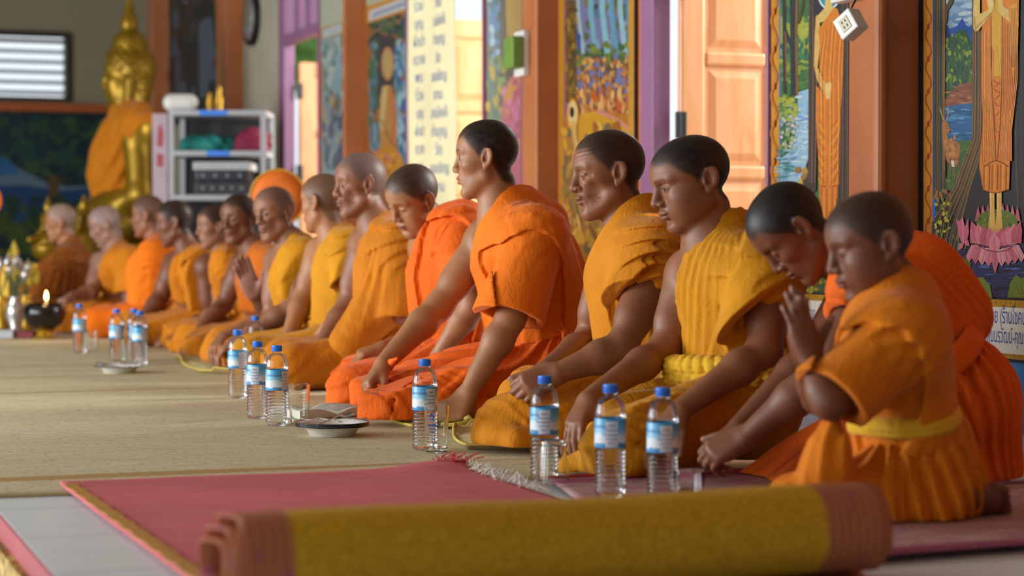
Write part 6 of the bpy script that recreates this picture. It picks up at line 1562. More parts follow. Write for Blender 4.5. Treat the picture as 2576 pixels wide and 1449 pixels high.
# --- A: right-hand mural: figure on a lotus
def paintA(p, a, b, yy, zb, zt):
    b = 2790; P_ = p.poly
    P_([(a, yy(a, zb)), (b, yy(b, zb)), (b, yy(b, zt)), (a, yy(a, zt))], '#23241f')
    scroll(p, 2326, 2345, -300, 760, 13, '#7d3410', '#8f2f12')
    P_([(2378, -260), (2450, -280), (2450, 110), (2378, 110)], '#7d97ad')
    p.dabs((2380, -20, 2448, 60), 16, 22, 6, ['#9fb2c0', '#5f83a6', '#b4bfc6'], 1, .2)
    P_([(2380, 75), (2395, 70), (2408, 66), (2416, 52), (2422, 44), (2428, 60), (2436, 68), (2450, 62), (2450, 130), (2380, 130)], '#244f96')
    P_([(2380, 60), (2386, 66), (2392, 90), (2388, 120), (2380, 120)], '#1c2a5e')
    P_([(2378, 95), (2402, 90), (2412, 76), (2432, 76), (2440, 100), (2450, 110), (2450, 225), (2378, 245)], '#2c4f34')
    p.dabs((2380, 85, 2446, 235), 110, 4, 6, ['#49682e', '#37593a', '#6b7d2c', '#2a4a3c', '#7f8a34'], 2)
    P_([(2415, 212), (2450, 205), (2450, 258), (2378, 270), (2378, 250)], '#7c4a34'); p.dabs((2384, 215, 2448, 262), 26, 10, 2.5, ['#8f5a3c', '#6a3c30', '#a06a44'], 3, .2)
    P_([(2378, 268), (2450, 258), (2450, 362), (2378, 362)], '#2a5a86'); p.dabs((2382, 270, 2448, 358), 40, 13, 2, ['#3f78a4', '#23476f', '#5c93b4', '#1f5273'], 4, .15)
    P_([(2400, 355), (2452, 352), (2452, 470), (2378, 480)], '#41602a'); p.dabs((2385, 360, 2450, 480), 40, 9, 3, ['#55742c', '#33512c', '#2c5a4a'], 5, .2)
    # left trunk and branch
    P_([(2350, -300), (2380, -300), (2378, 200), (2380, 420), (2386, 500), (2350, 500)], '#2e2a1c')
    for i in range(9): x = 2353 + i * 3.2; p.line([(x, -300), (x + 1, 100), (x, 300), (x + 2, 480)], 1.6, ['#5a4522', '#1c1a14', '#6e5426', '#3c3a1e'][i % 4])
    p.line([(2378, 60), (2382, 25), (2394, 5), (2400, -40), (2408, -120)], 12, '#4a3a20'); p.line([(2377, -300), (2377, 430)], 4, '#8a5a2c')
    # deer
    P_([(2372, 310), (2380, 302), (2388, 312), (2394, 328), (2390, 336), (2384, 334), (2390, 352), (2410, 356), (2418, 366), (2416, 400), (2408, 420), (2394, 418), (2384, 404), (2374, 360)], '#9a6434')
    p.dabs((2378, 345, 2412, 405), 22, 4, 6, ['#b07a44', '#8a5428', '#a86f3a'], 6); P_([(2394, 404), (2408, 404), (2406, 420), (2398, 420)], '#d0c8b0')
    for x0, x1 in ((2380, 2376), (2393, 2394), (2404, 2406), (2414, 2417)): p.line([(x0, 396), (x1, 430), (x1, 466)], 4, '#7c4c26', True)
    for s in (-1, 1): p.line([(2381 + s * 4, 304), (2380 + s * 9, 286), (2378 + s * 11, 262)], 2.4, '#b09468', True); p.line([(2380 + s * 9, 286), (2380 + s * 16, 270)], 1.8, '#b09468', True)
    p.ell(2384, 316, 1.6, 1.6, '#140c08'); p.ell(2391, 331, 2.2, 1.6, '#241410')
    # big trunk with roots behind the figure
    P_([(2448, -300), (2790, -320), (2790, 560), (2560, 640), (2440, 640), (2352, 660), (2358, 640), (2400, 560), (2425, 470), (2448, 360)], '#26272a')
    r = random.Random(3)
    for i in range(13):
        x = 2450 + i * 3; p.line([(x, -300), (x + 1, 200), (x - 1 - i * .2, 350), (2446 - (13 - i) * 3.2, 470), (2425 - (13 - i) * 6.0, 560), (2404 - (13 - i) * 4.6, 640)], 2.6, ['#7a5a30', '#4a3c28', '#8f6434', '#2c2a24', '#5f4c2c'][i % 5])
    for i in range(12): x = 2556 + i * 15; p.line([(x, -300), (x + 2, 200), (x + 3, 420), (x + 10 + i * 2, 560), (x + 22 + i * 4, 640)], 3.4, ['#50402c', '#34302a', '#6b4a2c', '#242428'][i % 4])
    p.dabs((2354, 478, 2396, 520), 34, 2.5, 7, ['#9a5a30', '#7a3c24', '#5a6a2c'], 7, .4); p.dabs((2354, 510, 2394, 585), 40, 4, 4.5, ['#b0a02c', '#8a8a24', '#4c5e24', '#3a4a24'], 8)
    p.dabs((2354, 590, 2440, 655), 46, 1.4, 16, ['#6a7a4a', '#8a8a50', '#3c4a2c', '#5a5a38'], 9, .35)
    # pond
    P_([(a, 668), (2420, 628), (2480, 618), (2790, 610), (2790, yy(2790, zb)), (a, yy(a, zb))], '#1d2a54')
    p.dabs((2356, 635, 2780, 748), 150, 16, 2.3, ['#34508c', '#14182c', '#4a64a0', '#20284a', '#2c3a6a', '#0e1020'], 10, .12)
    # leaves
    P_([(2383, 662), (2400, 648), (2418, 652), (2432, 648), (2449, 662), (2440, 690), (2424, 715), (2418, 715), (2396, 692)], '#4a5c1c')
    for i in range(8): p.line([(2390 + i * 7.5, 656), (2421, 712)], 1.6, ['#6f7d26', '#2c3a14'][i % 2], True)
    p.line([(2421, 712), (2423, 745)], 2.2, '#22301a')
    for cx, w in ((2464, 38), (2574, 34)):
        P_([(cx - w, 748), (cx - w * .8, 712), (cx - w * .35, 690), (cx, 700), (cx + w * .35, 696), (cx + w * .85, 718), (cx + w, 750)], '#667a24')
        for i in range(7): aa = -2.6 + i * .36; p.line([(cx + 2, 746), (cx + w * .85 * math.cos(aa), 746 + 46 * math.sin(aa))], 1.8, ['#8b9630', '#465618'][i % 2], True)
    # lotus: back petals, pod, feet, front petals
    for i in range(9):
        x = 2466 + i * 12.4; h = 30 + 8 * math.sin(i / 8 * PI); P_([(x - 8, 556), (x - 4, 556 - h * .6), (x, 548 - h), (x + 5, 556 - h * .6), (x + 8, 556)], ['#ae5866', '#bc6874'][i % 2])
    p.ell(2514, 560, 52, 34, '#55681f', 26); p.dabs((2472, 540, 2556, 585), 22, 3, 3, ['#2c4a34', '#7a8a2c'], 12)
    for s, x in ((-1, 2502), (1, 2520)):
        P_([(x - 7, 470), (x + 6, 470), (x + 6, 540), (x + 8, 568), (x + 9, 586), (x - 10 + s * 0, 586), (x - 9, 560), (x - 6, 535)], '#c89a4c'); p.line([(x - 4, 480), (x - 3, 560)], 3, '#e0bc70', True)
        for k in range(4): p.line([(x - 6 + k * 4, 574), (x - 7 + k * 4, 586)], 1, '#7a5424')
    for i in range(9):
        u = (i - 4) / 4; x = 2512 + u * 52; P_([(x - 13, 622 - 10 * abs(u)), (x - 14, 595 - 14 * abs(u)), (x + u * 10, 578 - 22 * abs(u)), (x + 14, 595 - 14 * abs(u)), (x + 12, 622 - 10 * abs(u))], ['#bd5f6c', '#c9747e', '#ad505e'][i % 3]); p.line([(x + u * 8, 584 - 20 * abs(u)), (x, 618 - 9 * abs(u))], 1.2, '#7c3450')
    P_([(2496, 634), (2494, 606), (2508, 584), (2522, 606), (2520, 634)], '#cc7a84'); p.line([(2508, 590), (2508, 632)], 1.2, '#8a3c58')
    for i in range(9):
        u = (i - 4) / 4; x = 2510 + u * 50; x2 = x + u * 16; yb = 628 - 12 * abs(u) ** 1.5; P_([(x - 10, yb), (x + 10, yb), (x2 + 9, yb + 30), (x2, yb + 44 + (18 if i == 4 else 0)), (x2 - 9, yb + 30)], ['#c97680', '#b8606c', '#d08a8e'][i % 3]); p.line([(x, yb + 4), (x2, yb + 38)], 1.4, '#8f4058')
    p.line([(2462, 612), (2485, 628), (2512, 634), (2540, 630), (2566, 612)], 2.2, '#5a2236')
    # bud
    P_([(2420, 556), (2412, 552), (2418, 590), (2426, 612), (2438, 612), (2444, 585), (2442, 548), (2434, 570), (2428, 545)], '#b85c74'); p.line([(2428, 550), (2429, 610)], 2, '#d8909c'); P_([(2416, 630), (2420, 612), (2432, 610), (2428, 624)], '#c46a80'); P_([(2432, 610), (2442, 604), (2446, 618), (2436, 618)], '#c46a80'); p.line([(2433, 618), (2436, 650)], 1.6, '#2a3020')
    # figure
    P_([(2480, 300), (2470, 420), (2480, 478), (2510, 486), (2545, 478), (2547, 420), (2552, 250), (2568, 110), (2570, 20), (2570, -120), (2475, -120), (2478, 60), (2476, 110), (2477, 250)], '#c8741f')
    P_([(2500, 0), (2528, 0), (2528, 200), (2522, 190), (2500, 195)], '#c7952a')
    rr = random.Random(4)
    for i in range(16): x = 2479 + i * 1.8; p.line([(x + 2, 70 + i * 4), (x + 3 - i * .3, 220), (x - 1 + i * .7, 340), (x + i * .2, 410)], 1.7, ['#a8442c', '#d29a28', '#b8562c', '#c98a26'][i % 4])
    for i in range(18): x = 2526 + i * 2.3; p.line([(x + 2, 50 + i * 2), (x + 1, 200), (x - i * .8, 330), (x - 3 - i * .6, 405)], 1.7, ['#b04a34', '#cc9226', '#a4402c', '#d0821f'][i % 4])
    for i in range(9): x = 2482 + i * 7; p.line([(x, 414), (x - 1, 478)], 2.4, ['#a8502a', '#d0a030', '#8f3c24'][i % 3])
    p.line([(2483, 420), (2500, 408), (2514, 404), (2530, 410), (2544, 420)], 2.4, '#5f2418'); p.line([(2482, 478), (2498, 484), (2512, 486), (2528, 482), (2546, 476)], 2, '#6a2c1a')
    p.line([(2500, 40), (2501, 200), (2508, 300), (2512, 404)], 1.6, '#6a2a18'); p.line([(2528, 40), (2527, 220), (2522, 330), (2516, 402)], 1.6, '#6a2a18')
    for k, (x, y) in enumerate(((2504, 200), (2522, 206), (2506, 222), (2522, 238), (2508, 256), (2520, 280), (2508, 322))): p.line([(x, y), (2514, y + 9), (2530 - (x - 2500), y + 12)], 2, '#a03c24')
    # arms and joined hands
    P_([(2456, 70), (2455, 30), (2460, -60), (2474, -60), (2472, 35), (2500, 22), (2512, -10), (2504, -60), (2508, -60), (2508, 20), (2498, 38), (2468, 78), (2460, 80)], '#c8a860')
    P_([(2515, -60), (2530, -60), (2530, 15), (2545, 26), (2546, 55), (2530, 42), (2518, 30)], '#c8a860'); P_([(2494, -60), (2506, -60), (2505, 25), (2496, 30), (2490, 5)], '#d2b46c')
    p.line([(2462, 70), (2500, 34)], 2, '#8f6c30'); p.line([(2458, 40), (2462, 76)], 2, '#8f6c30')
    P_([(2544, 20), (2566, 5), (2570, 60), (2562, 150), (2556, 200), (2550, 130), (2546, 60)], '#cf9030')
    for i in range(6): p.line([(2547 + i * 4, 20), (2550 + i * 3, 80), (2553 + i * 1.5, 170)], 1.3, '#8f4a1c')
    # rest of the trunk side beyond the figure and a head with plain halo, above the frame
    p.ell(2515, -190, 62, 72, '#2f7f8a', 28); p.ell(2515, -206, 30, 30, '#20243a', 20); p.ell(2515, -182, 26, 36, '#c8a860', 22)
    for s in (-1, 1): p.line([(2515 + s * 5, -190), (2515 + s * 16, -190)], 2.4, '#4a3018'); p.line([(2515 + s * 4, -199), (2515 + s * 17, -198)], 1.6, '#5a3c20')
    p.line([(2515, -190), (2513, -175), (2518, -174)], 1.8, '#8f6c30'); p.line([(2508, -163), (2515, -161), (2522, -163)], 2.6, '#a04838')
rA, (zbA, ztA, yyA) = framed('mural', 'right-hand mural of a robed figure standing on a pink lotus', [2310, 2323, 2346, 2353, 2353, 2790], (2480, 746), (752, 770, 884, 897), ['#121014', '#b9761a', '#2458b4', '#2458b4'], paintA)
wall_text('นายเสมอ-นางเสวย (ร้านโชคนำชัย)', 2400, wall_z(2480, 810), .060, rA, sx=.52); wall_text('-คุณอลิษา-คุณนรวัฒน์-คุณธนา', 2424, wall_z(2480, 858), .056, rA, sx=.50)
# --- B: figure by a stream
def paintB(p, a, b, yy, zb, zt):
    P_ = p.poly; P_([(a, yy(a, zb)), (b, yy(b, zb)), (b, yy(b, zt)), (a, yy(a, zt))], '#3e6a3c')
    P_([(a, 40), (2042, 40), (2042, 140), (a, 140)], '#8f9a3c'); p.dabs((1964, -60, 2042, 60), 60, 8, 9, ['#3a6a44', '#4f7c40', '#2f5a50', '#6a8a3c'], 1)
    p.dabs((2005, 60, 2042, 120), 26, 8, 8, ['#a0a440', '#8a9a3c'], 2); p.dabs((1966, 95, 2040, 155), 36, 5, 10, ['#2f6a5a', '#3f7a50', '#2a5a4c'], 3); p.dabs((1966, 150, 2042, 225), 40, 11, 5, ['#7a9038', '#4f7a38', '#8f9c40', '#3c6a3c'], 4, .2)
    for x, w, c in ((1974, 8, '#3a3028'), (1998, 18, '#2e3034')): p.line([(x - 2, -80), (x, 60), (x + 1, 240)], w, c)
    p.line([(2008, -80), (2004, 80), (2007, 245)], 6, '#7a5c2c'); p.line([(1974, 70), (1984, 95), (1992, 120)], 6, '#2e3034'); p.line([(2010, 60), (2020, 20), (2030, -60)], 7, '#4a4024'); p.line([(1977, 80), (1980, 200)], 3, '#8a5c34')
    P_([(2010, 232), (2040, 222), (2042, 470), (1964, 470), (1964, 400), (1990, 380), (2004, 330)], '#8fb4cc'); p.dabs((1985, 235, 2040, 465), 70, 12, 3, ['#a8c6d4', '#6f9cc4', '#bcd0d4', '#88b4c4'], 5, .5)
    p.dabs((1964, 240, 2006, 300), 40, 8, 7, ['#5a7c34', '#8a9c3a', '#3c6440', '#a0a43c'], 6); p.dabs((1964, 290, 2010, 330), 30, 5, 4, ['#9aa0a0', '#5c7470', '#b8b8b4', '#6a8a50'], 7); p.dabs((1964, 330, 2004, 380), 34, 5, 5, ['#6a8a34', '#a8b0a0', '#8a9a60', '#c0c4bc'], 8)
    p.dabs((1962, 375, 2000, 470), 40, 15, 2.5, ['#3f7a78', '#5c94a0', '#2f6a64', '#7fb0b8'], 9, .1)
    P_([(2040, -300), (2062, -300), (2060, 300), (2056, 480), (2030, 500), (2012, 520), (2022, 440), (2036, 400)], '#3a342e')
    for i in range(6): p.line([(2041 + i * 3.4, -300), (2041 + i * 3.2, 200), (2038 + i * 3, 460)], 1.6, ['#6a4a34', '#24262a', '#8a6044'][i % 3])
    p.dabs((2010, 420, 2034, 480), 8, 7, 11, ['#a88a3c', '#8a6c30', '#c0a048'], 10)
    P_([(2105, -300), (2140, -300), (2138, 520), (2108, 520)], '#33312f')
    for i in range(7): p.line([(2112 + i * 4, -300), (2113 + i * 3.6, 300), (2111 + i * 4, 520)], 1.7, ['#7a5438', '#24262a', '#5a4432'][i % 3])
    P_([(2048, -80), (2120, -80), (2120, 40), (2048, 40)], '#2a2c34'); p.ell(2089, -16, 29, 40, '#cfe0e0', 26); p.ell(2089, -16, 25, 36, '#2c8a98', 26)
    P_([(2082, -40), (2097, -40), (2097, 14), (2110, 40), (2060, 60), (2056, 45), (2078, 20)], '#cfae62'); p.ell(2089, -20, 12, 24, '#cfae62', 20)
    P_([(2056, 40), (2066, 36), (2066, 120), (2060, 170), (2078, 205), (2092, 230), (2090, 250), (2078, 240), (2058, 200), (2051, 165), (2053, 90)], '#d0a85c')
    P_([(2062, 75), (2100, 20), (2110, 22), (2122, 60), (2126, 110), (2122, 220), (2116, 320), (2110, 420), (2110, 500), (2065, 500), (2062, 400), (2056, 300), (2056, 215), (2076, 235), (2090, 250), (2094, 232), (2080, 210), (2064, 170), (2066, 120)], '#cf7a20')
    for i in range(13): x = 2064 + i * 4.4; p.line([(x + 12 - i * .5, 50 + abs(i - 6) * 6), (x, 180), (x + 1, 300), (x + (6 - i) * .4, 465)], 1.9, ['#b8502c', '#d8a428', '#a8442c', '#dc8a20', '#c8602c'][i % 5])
    for i in range(12):
        y = 310 + i * 14
        for s in (-1, 1): p.line([(2087 + s * 24, y - 16), (2087 + s * 18, y), (2087 + s * 7, y + 10)], 1.6, ['#b04828', '#dca62a'][i % 2])
    p.line([(2066, 466), (2088, 472), (2109, 466)], 3, '#8f3c20'); P_([(2078, 212), (2092, 205), (2096, 212), (2092, 248), (2082, 250)], '#d8b46c')
    P_([(2066, 470), (2109, 470), (2107, 560), (2068, 560)], '#c8701f')
    for i in range(6): p.line([(2070 + i * 7, 474), (2070 + i * 6.6, 556)], 2, ['#a84828', '#dca02a'][i % 2])
    P_([(a, 560), (b, 560), (b, yy(b, zb)), (a, yy(a, zb))], '#34502c'); p.dabs((1964, 560, 2134, 735), 130, 8, 6, ['#4a6a2c', '#2c4a34', '#6a7c30', '#8f8a30', '#3a5a44'], 12); p.dabs((1990, 690, 2060, 735), 40, 3, 4, ['#c09a20', '#a8841c', '#5a6a28'], 13)
    scroll(p, 1941, 1959, -300, 735, 11, '#b8602a', '#c87424')
rB, _ = framed('mural', 'mural of a robed figure beside a stream, between the open door and the near pillar', [1931, 1940, 1960, 1963, 1963, 2140], (2050, 736), (741, 756, 838, 852), ['#4a3040', '#c88a24', '#3a6ac0', '#3a6ac0'], paintB)
zB = wall_z(2050, 805); wall_text('นาย-นางสวย (ร้าน', 1985, zB, .062, rB, sx=.62); wall_text('คุณแม่-คุณสมศรี', 1978, zB - .062, .056, rB, sx=.62)
# --- C: crowd under shafts of light
def paintC(p, a, b, yy, zb, zt):
    P_ = p.poly; P_([(a, yy(a, zb)), (b, yy(b, zb)), (b, yy(b, zt)), (a, yy(a, zt))], '#7a5a28')
    P_([(a, -300), (b, -300), (b, 140), (a, 150)], '#3a4a44'); p.dabs((a, -60, b, 140), 90, 6, 12, ['#2c4440', '#4c5a30', '#6a6424', '#7a8aa0', '#3a6a7c'], 1)
    for i, (x, w) in enumerate(((1452, 10), (1484, 13), (1513, 14), (1536, 12), (1558, 13), (1575, 8))): p.line([(x, -200), (x + 3, 30), (x + 16, 135)], w, ['#8fa0a4', '#6a9aa8', '#7aa8b0', '#5a8ca0', '#86aab4', '#4a7c98'][i])
    P_([(1452, 75), (1462, 90), (1462, 150), (1454, 140)], '#2c4a94'); P_([(a, 0), (1450, 0), (1452, 250), (a, 260)], '#54401c'); p.dabs((a, 20, 1450, 250), 50, 5, 9, ['#6a4c18', '#7a5a1c', '#3c3418', '#8a6a1c'], 2)
    p.dabs((1452, 110, b, 165), 40, 8, 8, ['#5a6a28', '#6c7a2c', '#40522c'], 3)
    p.dabs((1455, 140, b, 300), 240, 4, 7, ['#b07a3c', '#c08848', '#8f5a28', '#a86a30', '#c89458', '#5a4a2c', '#b0602c'], 4); p.dabs((1455, 230, b, 300), 60, 4, 16, ['#c8924c', '#b8743a', '#b0541f', '#d0a060'], 5, .1)
    P_([(a, 290), (b, 285), (b, yy(b, zb)), (a, yy(a, zb))], '#a86a1c'); P_([(1460, 290), (1500, 278), (1560, 300), (b, 330), (b, 420), (1450, 420)], '#c08a1c'); p.line([(1505, 280), (1545, 296), (1575, 315), (1590, 330)], 9, '#c07a68')
    p.dabs((a, 320, b, 700), 220, 8, 16, ['#a8701c', '#c0902c', '#8f5418', '#b8842c', '#9a6a3c', '#6a5a3c', '#c8a040'], 6); p.dabs((a, 420, b, 560), 26, 9, 22, ['#8a6a2c', '#a07a34', '#7a5a2c'], 7); p.dabs((1440, 380, 1590, 700), 30, 4, 40, ['#c8a050', '#a8803c', '#7a5a30'], 8, .5)
    p.ell(1446, 288, 15, 40, '#d08428', 22); p.ell(1446, 288, 11, 34, '#d0b878', 22); p.ell(1444, 282, 6, 14, '#1c1814', 16); p.line([(1446, 305), (1452, 350), (1462, 400)], 12, '#c49a50')
rC, _ = framed('mural', 'mural of a crowd under pale shafts of light, behind the older man', [1405, 1419, 1424, 1425, 1582, 1583], (1500, 712), (716, 722, 746, 756), ['#b4761a', '#8a4a5a', '#8a4a5a', '#6a6a90'], lambda p, a, b, yy, zb, zt: (paintC(p, 1425, 1586, yy, zb, zt), p.poly([(1586, yy(1586, zb)), (1600, yy(1600, zb)), (1600, yy(1600, zt)), (1586, yy(1586, zt))], '#b8862a'), p.poly([(1600, yy(1600, zb)), (1603, yy(1603, zb)), (1603, yy(1603, zt)), (1600, yy(1600, zt))], '#3a2c34')))
wall_text('คุณสมชาย-คุณมาลี', 1430, wall_z(1500, 740), .05, rC, sx=.9)
# --- D: rose robed figure
def paintD(p, a, b, yy, zb, zt):
    P_ = p.poly; P_([(a, yy(a, zb)), (b, yy(b, zb)), (b, yy(b, zt)), (a, yy(a, zt))], '#4a6474'); P_([(a, -300), (1262, -300), (1262, 110), (a, 110)], '#3f6ea4'); p.dabs((a, -40, 1290, 170), 40, 6, 14, ['#5a84b4', '#3a5a6a', '#86a4bc', '#2f4a50'], 1)
    P_([(1258, -300), (1312, -300), (1312, 330), (1258, 330)], '#4c4a4c'); P_([(1270, -60), (1312, -60), (1312, 120), (1276, 120)], '#a08048'); p.dabs((a, 150, 1270, 330), 50, 6, 12, ['#4f6e5c', '#6a7c44', '#3f5a64', '#a08a4c', '#7a8a5a'], 2)
    P_([(1262, 300), (1266, 240), (1280, 200), (1312, 170), (1312, 560), (1258, 560)], '#a85a70'); P_([(1268, 250), (1280, 210), (1300, 190), (1300, 240), (1276, 262)], '#b88048'); p.dabs((1264, 200, 1306, 420), 40, 6, 12, ['#b8688c', '#a04c64', '#b87a58', '#c07896'], 3)
framed('mural', 'narrow mural of a rose robed figure behind the green breaker box', [1222, 1227, 1227, 1318], (1270, 700), None, ['#4a3228', '#4a3228'], paintD)
# --- E: golden figure with halo ; F: pale slim mural
def paintE(p, a, b, yy, zb, zt):
    P_ = p.poly; P_([(a, yy(a, zb)), (b, yy(b, zb)), (b, yy(b, zt)), (a, yy(a, zt))], '#31504c'); zt2 = .0
    p.dabs((a, 40, b, 130), 60, 10, 9, ['#3c5238', '#2a3c34', '#4a6048', '#344a50'], 1); p.dabs((a, 120, 955, 400), 60, 6, 16, ['#4a6c7c', '#6a8a90', '#2f5048', '#3a6450'], 2); p.dabs((990, 110, b, 400), 70, 6, 18, ['#7a98a4', '#3f6a8c', '#54787c', '#2f5a8a', '#8aa8b0'], 3)
    P_([(952, 90), (992, 90), (994, 250), (950, 250)], '#3a3a3c'); p.ell(976, 160, 16, 42, '#b07a4c', 24); p.ell(976, 160, 11, 34, '#a8905c', 22)
    P_([(966, 215), (986, 215), (996, 250), (1000, 330), (996, 370), (1012, 440), (940, 440), (958, 370), (954, 290), (958, 240)], '#a8783c'); P_([(962, 220), (976, 215), (966, 330), (956, 320)], '#b8a068'); p.line([(984, 225), (992, 300), (988, 370)], 8, '#b0603c'); p.line([(960, 300), (980, 350), (990, 365)], 3, '#7a4424')
    p.ell(975, 420, 42, 54, '#b07820', 24); p.dabs((942, 380, 1008, 450), 24, 8, 6, ['#c08c30', '#9a5a1c', '#b86a5a'], 4)
    zh = [wall_z(975, y) for y in (42, 36, 8, 2)]
    P_([(a - 8, yy(a, zh[0])), (b + 6, yy(b, zh[0])), (b + 6, yy(b, zt)), (a - 8, yy(a, zt))], '#a8a690')
    P_([(a - 8, yy(a, zh[0])), (b + 6, yy(b, zh[0])), (b + 6, yy(b, zh[3] + .01)), (a - 8, yy(a, zh[3] + .01))], '#b97f24'); P_([(a - 2, yy(a, zh[1])), (b, yy(b, zh[1])), (b, yy(b, zh[2])), (a - 2, yy(a, zh[2]))], '#b4b4b4')
    for i in range(9): x = a + 10 + i * 9; p.line([(x, yy(x, zh[1] + .02)), (x + 5, yy(x, zh[2] - .02))], 4, '#44608c')
framed('mural', 'mural of a slender golden haloed figure with caption strip at top, left of the banner', [921, 930, 931, 1024, 1025], (980, 560), None, ['#8f5a1c', '#6a4a3c', '#8a5a40'], lambda p, a, b, yy, zb, zt: paintE(p, 931, 1022, yy, zb, zt))
def paintF(p, a, b, yy, zb, zt):
    P_ = p.poly; P_([(a, yy(a, zb)), (b, yy(b, zb)), (b, yy(b, zt)), (a, yy(a, zt))], '#8a9a98'); p.dabs((a, 110, b, 260), 40, 6, 18, ['#7a9aa0', '#a4b0a8', '#6a8078', '#8aa0a8'], 1); p.dabs((a, 250, b, 430), 50, 5, 22, ['#4a5a6c', '#6a5a50', '#a89068', '#7a8a90', '#3c4a5a'], 2)
    zh = [wall_z(832, y) for y in (92, 88, 66, 62)]
    P_([(a - 6, yy(a, zh[0])), (b + 4, yy(b, zh[0])), (b + 4, yy(b, zt)), (a - 6, yy(a, zt))], '#aeb29c'); P_([(a - 6, yy(a, zh[0])), (b + 4, yy(b, zh[0])), (b + 4, yy(b, zh[3])), (a - 6, yy(a, zh[3]))], '#b08a48'); P_([(a, yy(a, zh[1])), (b, yy(b, zh[1])), (b, yy(b, zh[2])), (a, yy(a, zh[2]))], '#b4b8b8')
    for i in range(4): x = a + 14 + i * 8; p.line([(x, yy(x, zh[1] + .03)), (x + 4, yy(x, zh[2] - .03))], 3, '#7a94b0')
framed('mural', 'slim pale mural between the far doorway and the second far pillar', [807, 812, 812, 860], (832, 560), None, ['#a8742c', '#a8742c'], paintF)
# --- dark painting by the rack on the right wall, forest mural across the back wall
def paintG(p, a, b, yy, zb, zt):
    P_ = p.poly; P_([(a, yy(a, zb)), (b, yy(b, zb)), (b, yy(b, zt)), (a, yy(a, zt))], '#33302e'); p.dabs((a, -30, b, 270), 70, 9, 30, ['#3c4446', '#2c2a2a', '#4a3a34', '#55606c', '#262c30'], 1, .1); P_([(500, 60), (532, 40), (540, 130), (520, 240), (502, 250)], '#5a6676'); p.line([(446, 120), (450, 300)], 10, '#54586a')
framed('mural', 'dark mural above the rack, between the two farthest pillars', [424, 428, 428, 546], (490, 300), None, ['#2a2420', '#2a2420'], paintG)
pb_ = Paint(lambda x, y, off: bw_pt(x, y, .004 + off)); P_ = pb_.poly
P_([(-300, 700), (372, 700), (372, 282), (-300, 282)], '#0f2b33'); P_([(-300, 400), (0, 395), (20, 408), (60, 430), (110, 455), (170, 470), (300, 460), (372, 470), (372, 540), (-300, 540)], '#5c7486'); P_([(-300, 470), (60, 466), (160, 480), (240, 470), (372, 490), (372, 560), (-300, 560)], '#16406c')
pb_.dabs((60, 300, 352, 440), 130, 16, 14, ['#123832', '#1c443a', '#2c4a2c', '#0c2430', '#34522c'], 1); pb_.dabs((-40, 290, 120, 395), 70, 14, 12, ['#103038', '#16403c', '#0c2836', '#24462e'], 2); P_([(-20, 400), (12, 394), (30, 410), (50, 440), (-20, 440)], '#2a6090'); P_([(125, 440), (145, 440), (150, 520), (120, 520)], '#5a4420'); pb_.line([(130, 470), (105, 445)], 5, '#4a3a20'); pb_.line([(142, 470), (165, 448)], 5, '#5c4622'); pb_.line([(228, 500), (222, 430), (226, 380)], 6, '#3a3018')
pb_.dabs((-60, 500, 320, 640), 150, 16, 10, ['#0f2c2c', '#1a3a20', '#2c4420', '#102430', '#3c4c1c'], 3); pb_.dabs((-40, 560, 120, 640), 40, 20, 9, ['#3a5018', '#2c4418', '#4a5a1c'], 4)
bm_ = pb_.build('mural'); tag(bm_, 'dark green forest mural across the far back wall behind the statue', 'mural')
w = bpy.data.worlds.new('sky'); SC.world = w; w.use_nodes = True; nt = w.node_tree; bg = nt.nodes['Background']
bg.inputs[0].default_value = (.86, .93, 1, 1); bg.inputs[1].default_value = 1.05
def area(name, loc, aim, sx, sy, e, c=(1, 1, 1)):
    l = bpy.data.lights.new(name, 'AREA'); l.shape = 'RECTANGLE'; l.size = sx; l.size_y = sy; l.energy = e; l.color = c
    o = bpy.data.objects.new(name, l); o.location = Vector([float(x) for x in loc]); d = Vector([float(x) for x in aim])
    o.rotation_euler = d.to_track_quat('-Z', 'Y').to_euler(); COL.objects.link(o); return o
for k, (a, b) in enumerate(LOP):
    area('window_daylight', tw((a + b) / 2, LW - .05, 1.3), V - ZUP * .05, 1.9, 2.2, [42, 85, 320, 205][k], (.94, .97, 1))
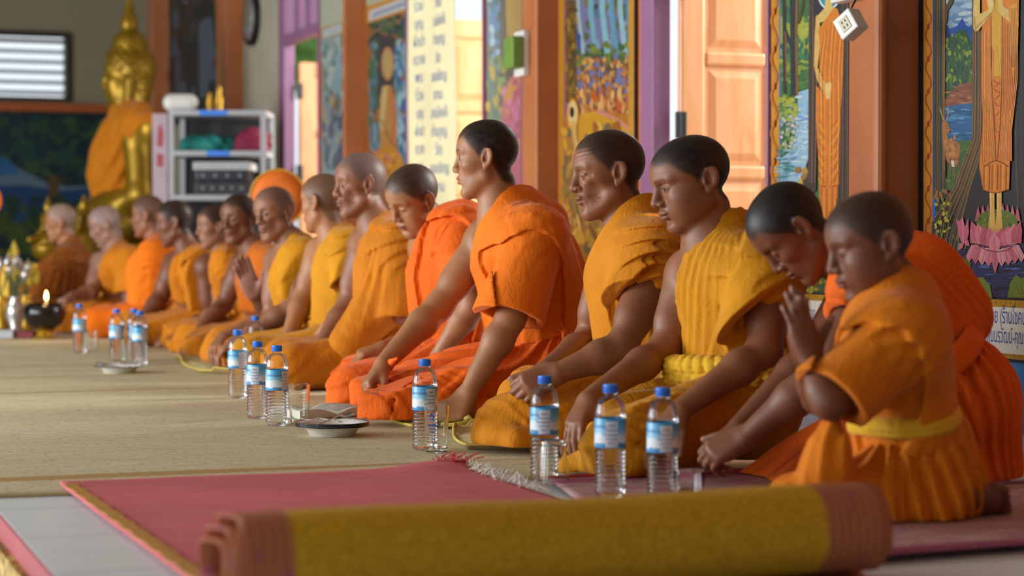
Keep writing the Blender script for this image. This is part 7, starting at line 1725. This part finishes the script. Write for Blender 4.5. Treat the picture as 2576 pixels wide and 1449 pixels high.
for i, (a, b) in enumerate(DOORS):
    area('door_daylight', tw((a + b) / 2 - .25, -2.6, 2.5), -V * -1.0 * -1.0 - ZUP * .62, 1.6, 1.4, [240, 210, 110][i], (1, .97, .92))
WEAR = dict(robe=robe, sarong=sarong, belt=belt)
def build_monks():
    pel = {k: (o['J']['pelvis'] if isinstance(o['J']['pelvis'], np.ndarray) else P(*o['J']['pelvis'])) for k, o in MONKS.items()}
    for a, b in ((3, 2), (9, 8), (5, 4), (8, 7), (2, 1), (7, 6), (4, 3), (6, 5), (10, 9)):
        m = (pel[a] + pel[b]) / 2; n = unit((pel[b] - pel[a]) * np.array([1, 1, 0]) * .4 + U * .25)
        MONKS[a].setdefault('sep', []).append((m - n * .003, n)); MONKS[b].setdefault('sep', []).append((m + n * .003, -n))
    sp_, sn_ = np.array([.529, 4.47, 0]), unit([.6, -.8, 0])
    MONKS[13]['sep_low'] = [(sp_ - sn_ * .004, sn_)]; MONKS[14]['sep_low'] = [(sp_ + sn_ * .004, -sn_)]
    for k, o in MONKS.items():
        if o.get('skip'): continue
        o['wear'] = [WEAR[w] if isinstance(w, str) else w for w in o['wear']]
        for c in ('cloth', 'cloth2'):
            if c in o: o[c] = CL[o[c]]
        if 'belt' in o and 'mat' in o['belt']: o['belt']['mat'] = CL[o['belt']['mat']]
        make_person(o)
build_monks()
# ---------------------------------------------------------------- camera
cam = bpy.data.cameras.new('camera'); co = bpy.data.objects.new('camera', cam); COL.objects.link(co)
cam.sensor_width = 36; cam.lens = FPX / 2576 * 36; cam.clip_start = .05; cam.clip_end = 200
co.location = (0, 0, HC); co.rotation_euler = (PI / 2 - PITCH, 0, 0); SC.camera = co
cam.dof.use_dof = True; cam.dof.focus_distance = 5.25; cam.dof.aperture_fstop = 2.8
SC.view_settings.view_transform = 'Standard'; SC.view_settings.look = 'None'; SC.view_settings.gamma = 1; SC.view_settings.exposure = .12
SC.cycles.max_bounces = 12; SC.cycles.diffuse_bounces = 3; SC.cycles.glossy_bounces = 4; SC.cycles.transmission_bounces = 12; SC.cycles.transparent_max_bounces = 12
SC.cycles.use_denoising = True; SC.cycles.adaptive_threshold = .04
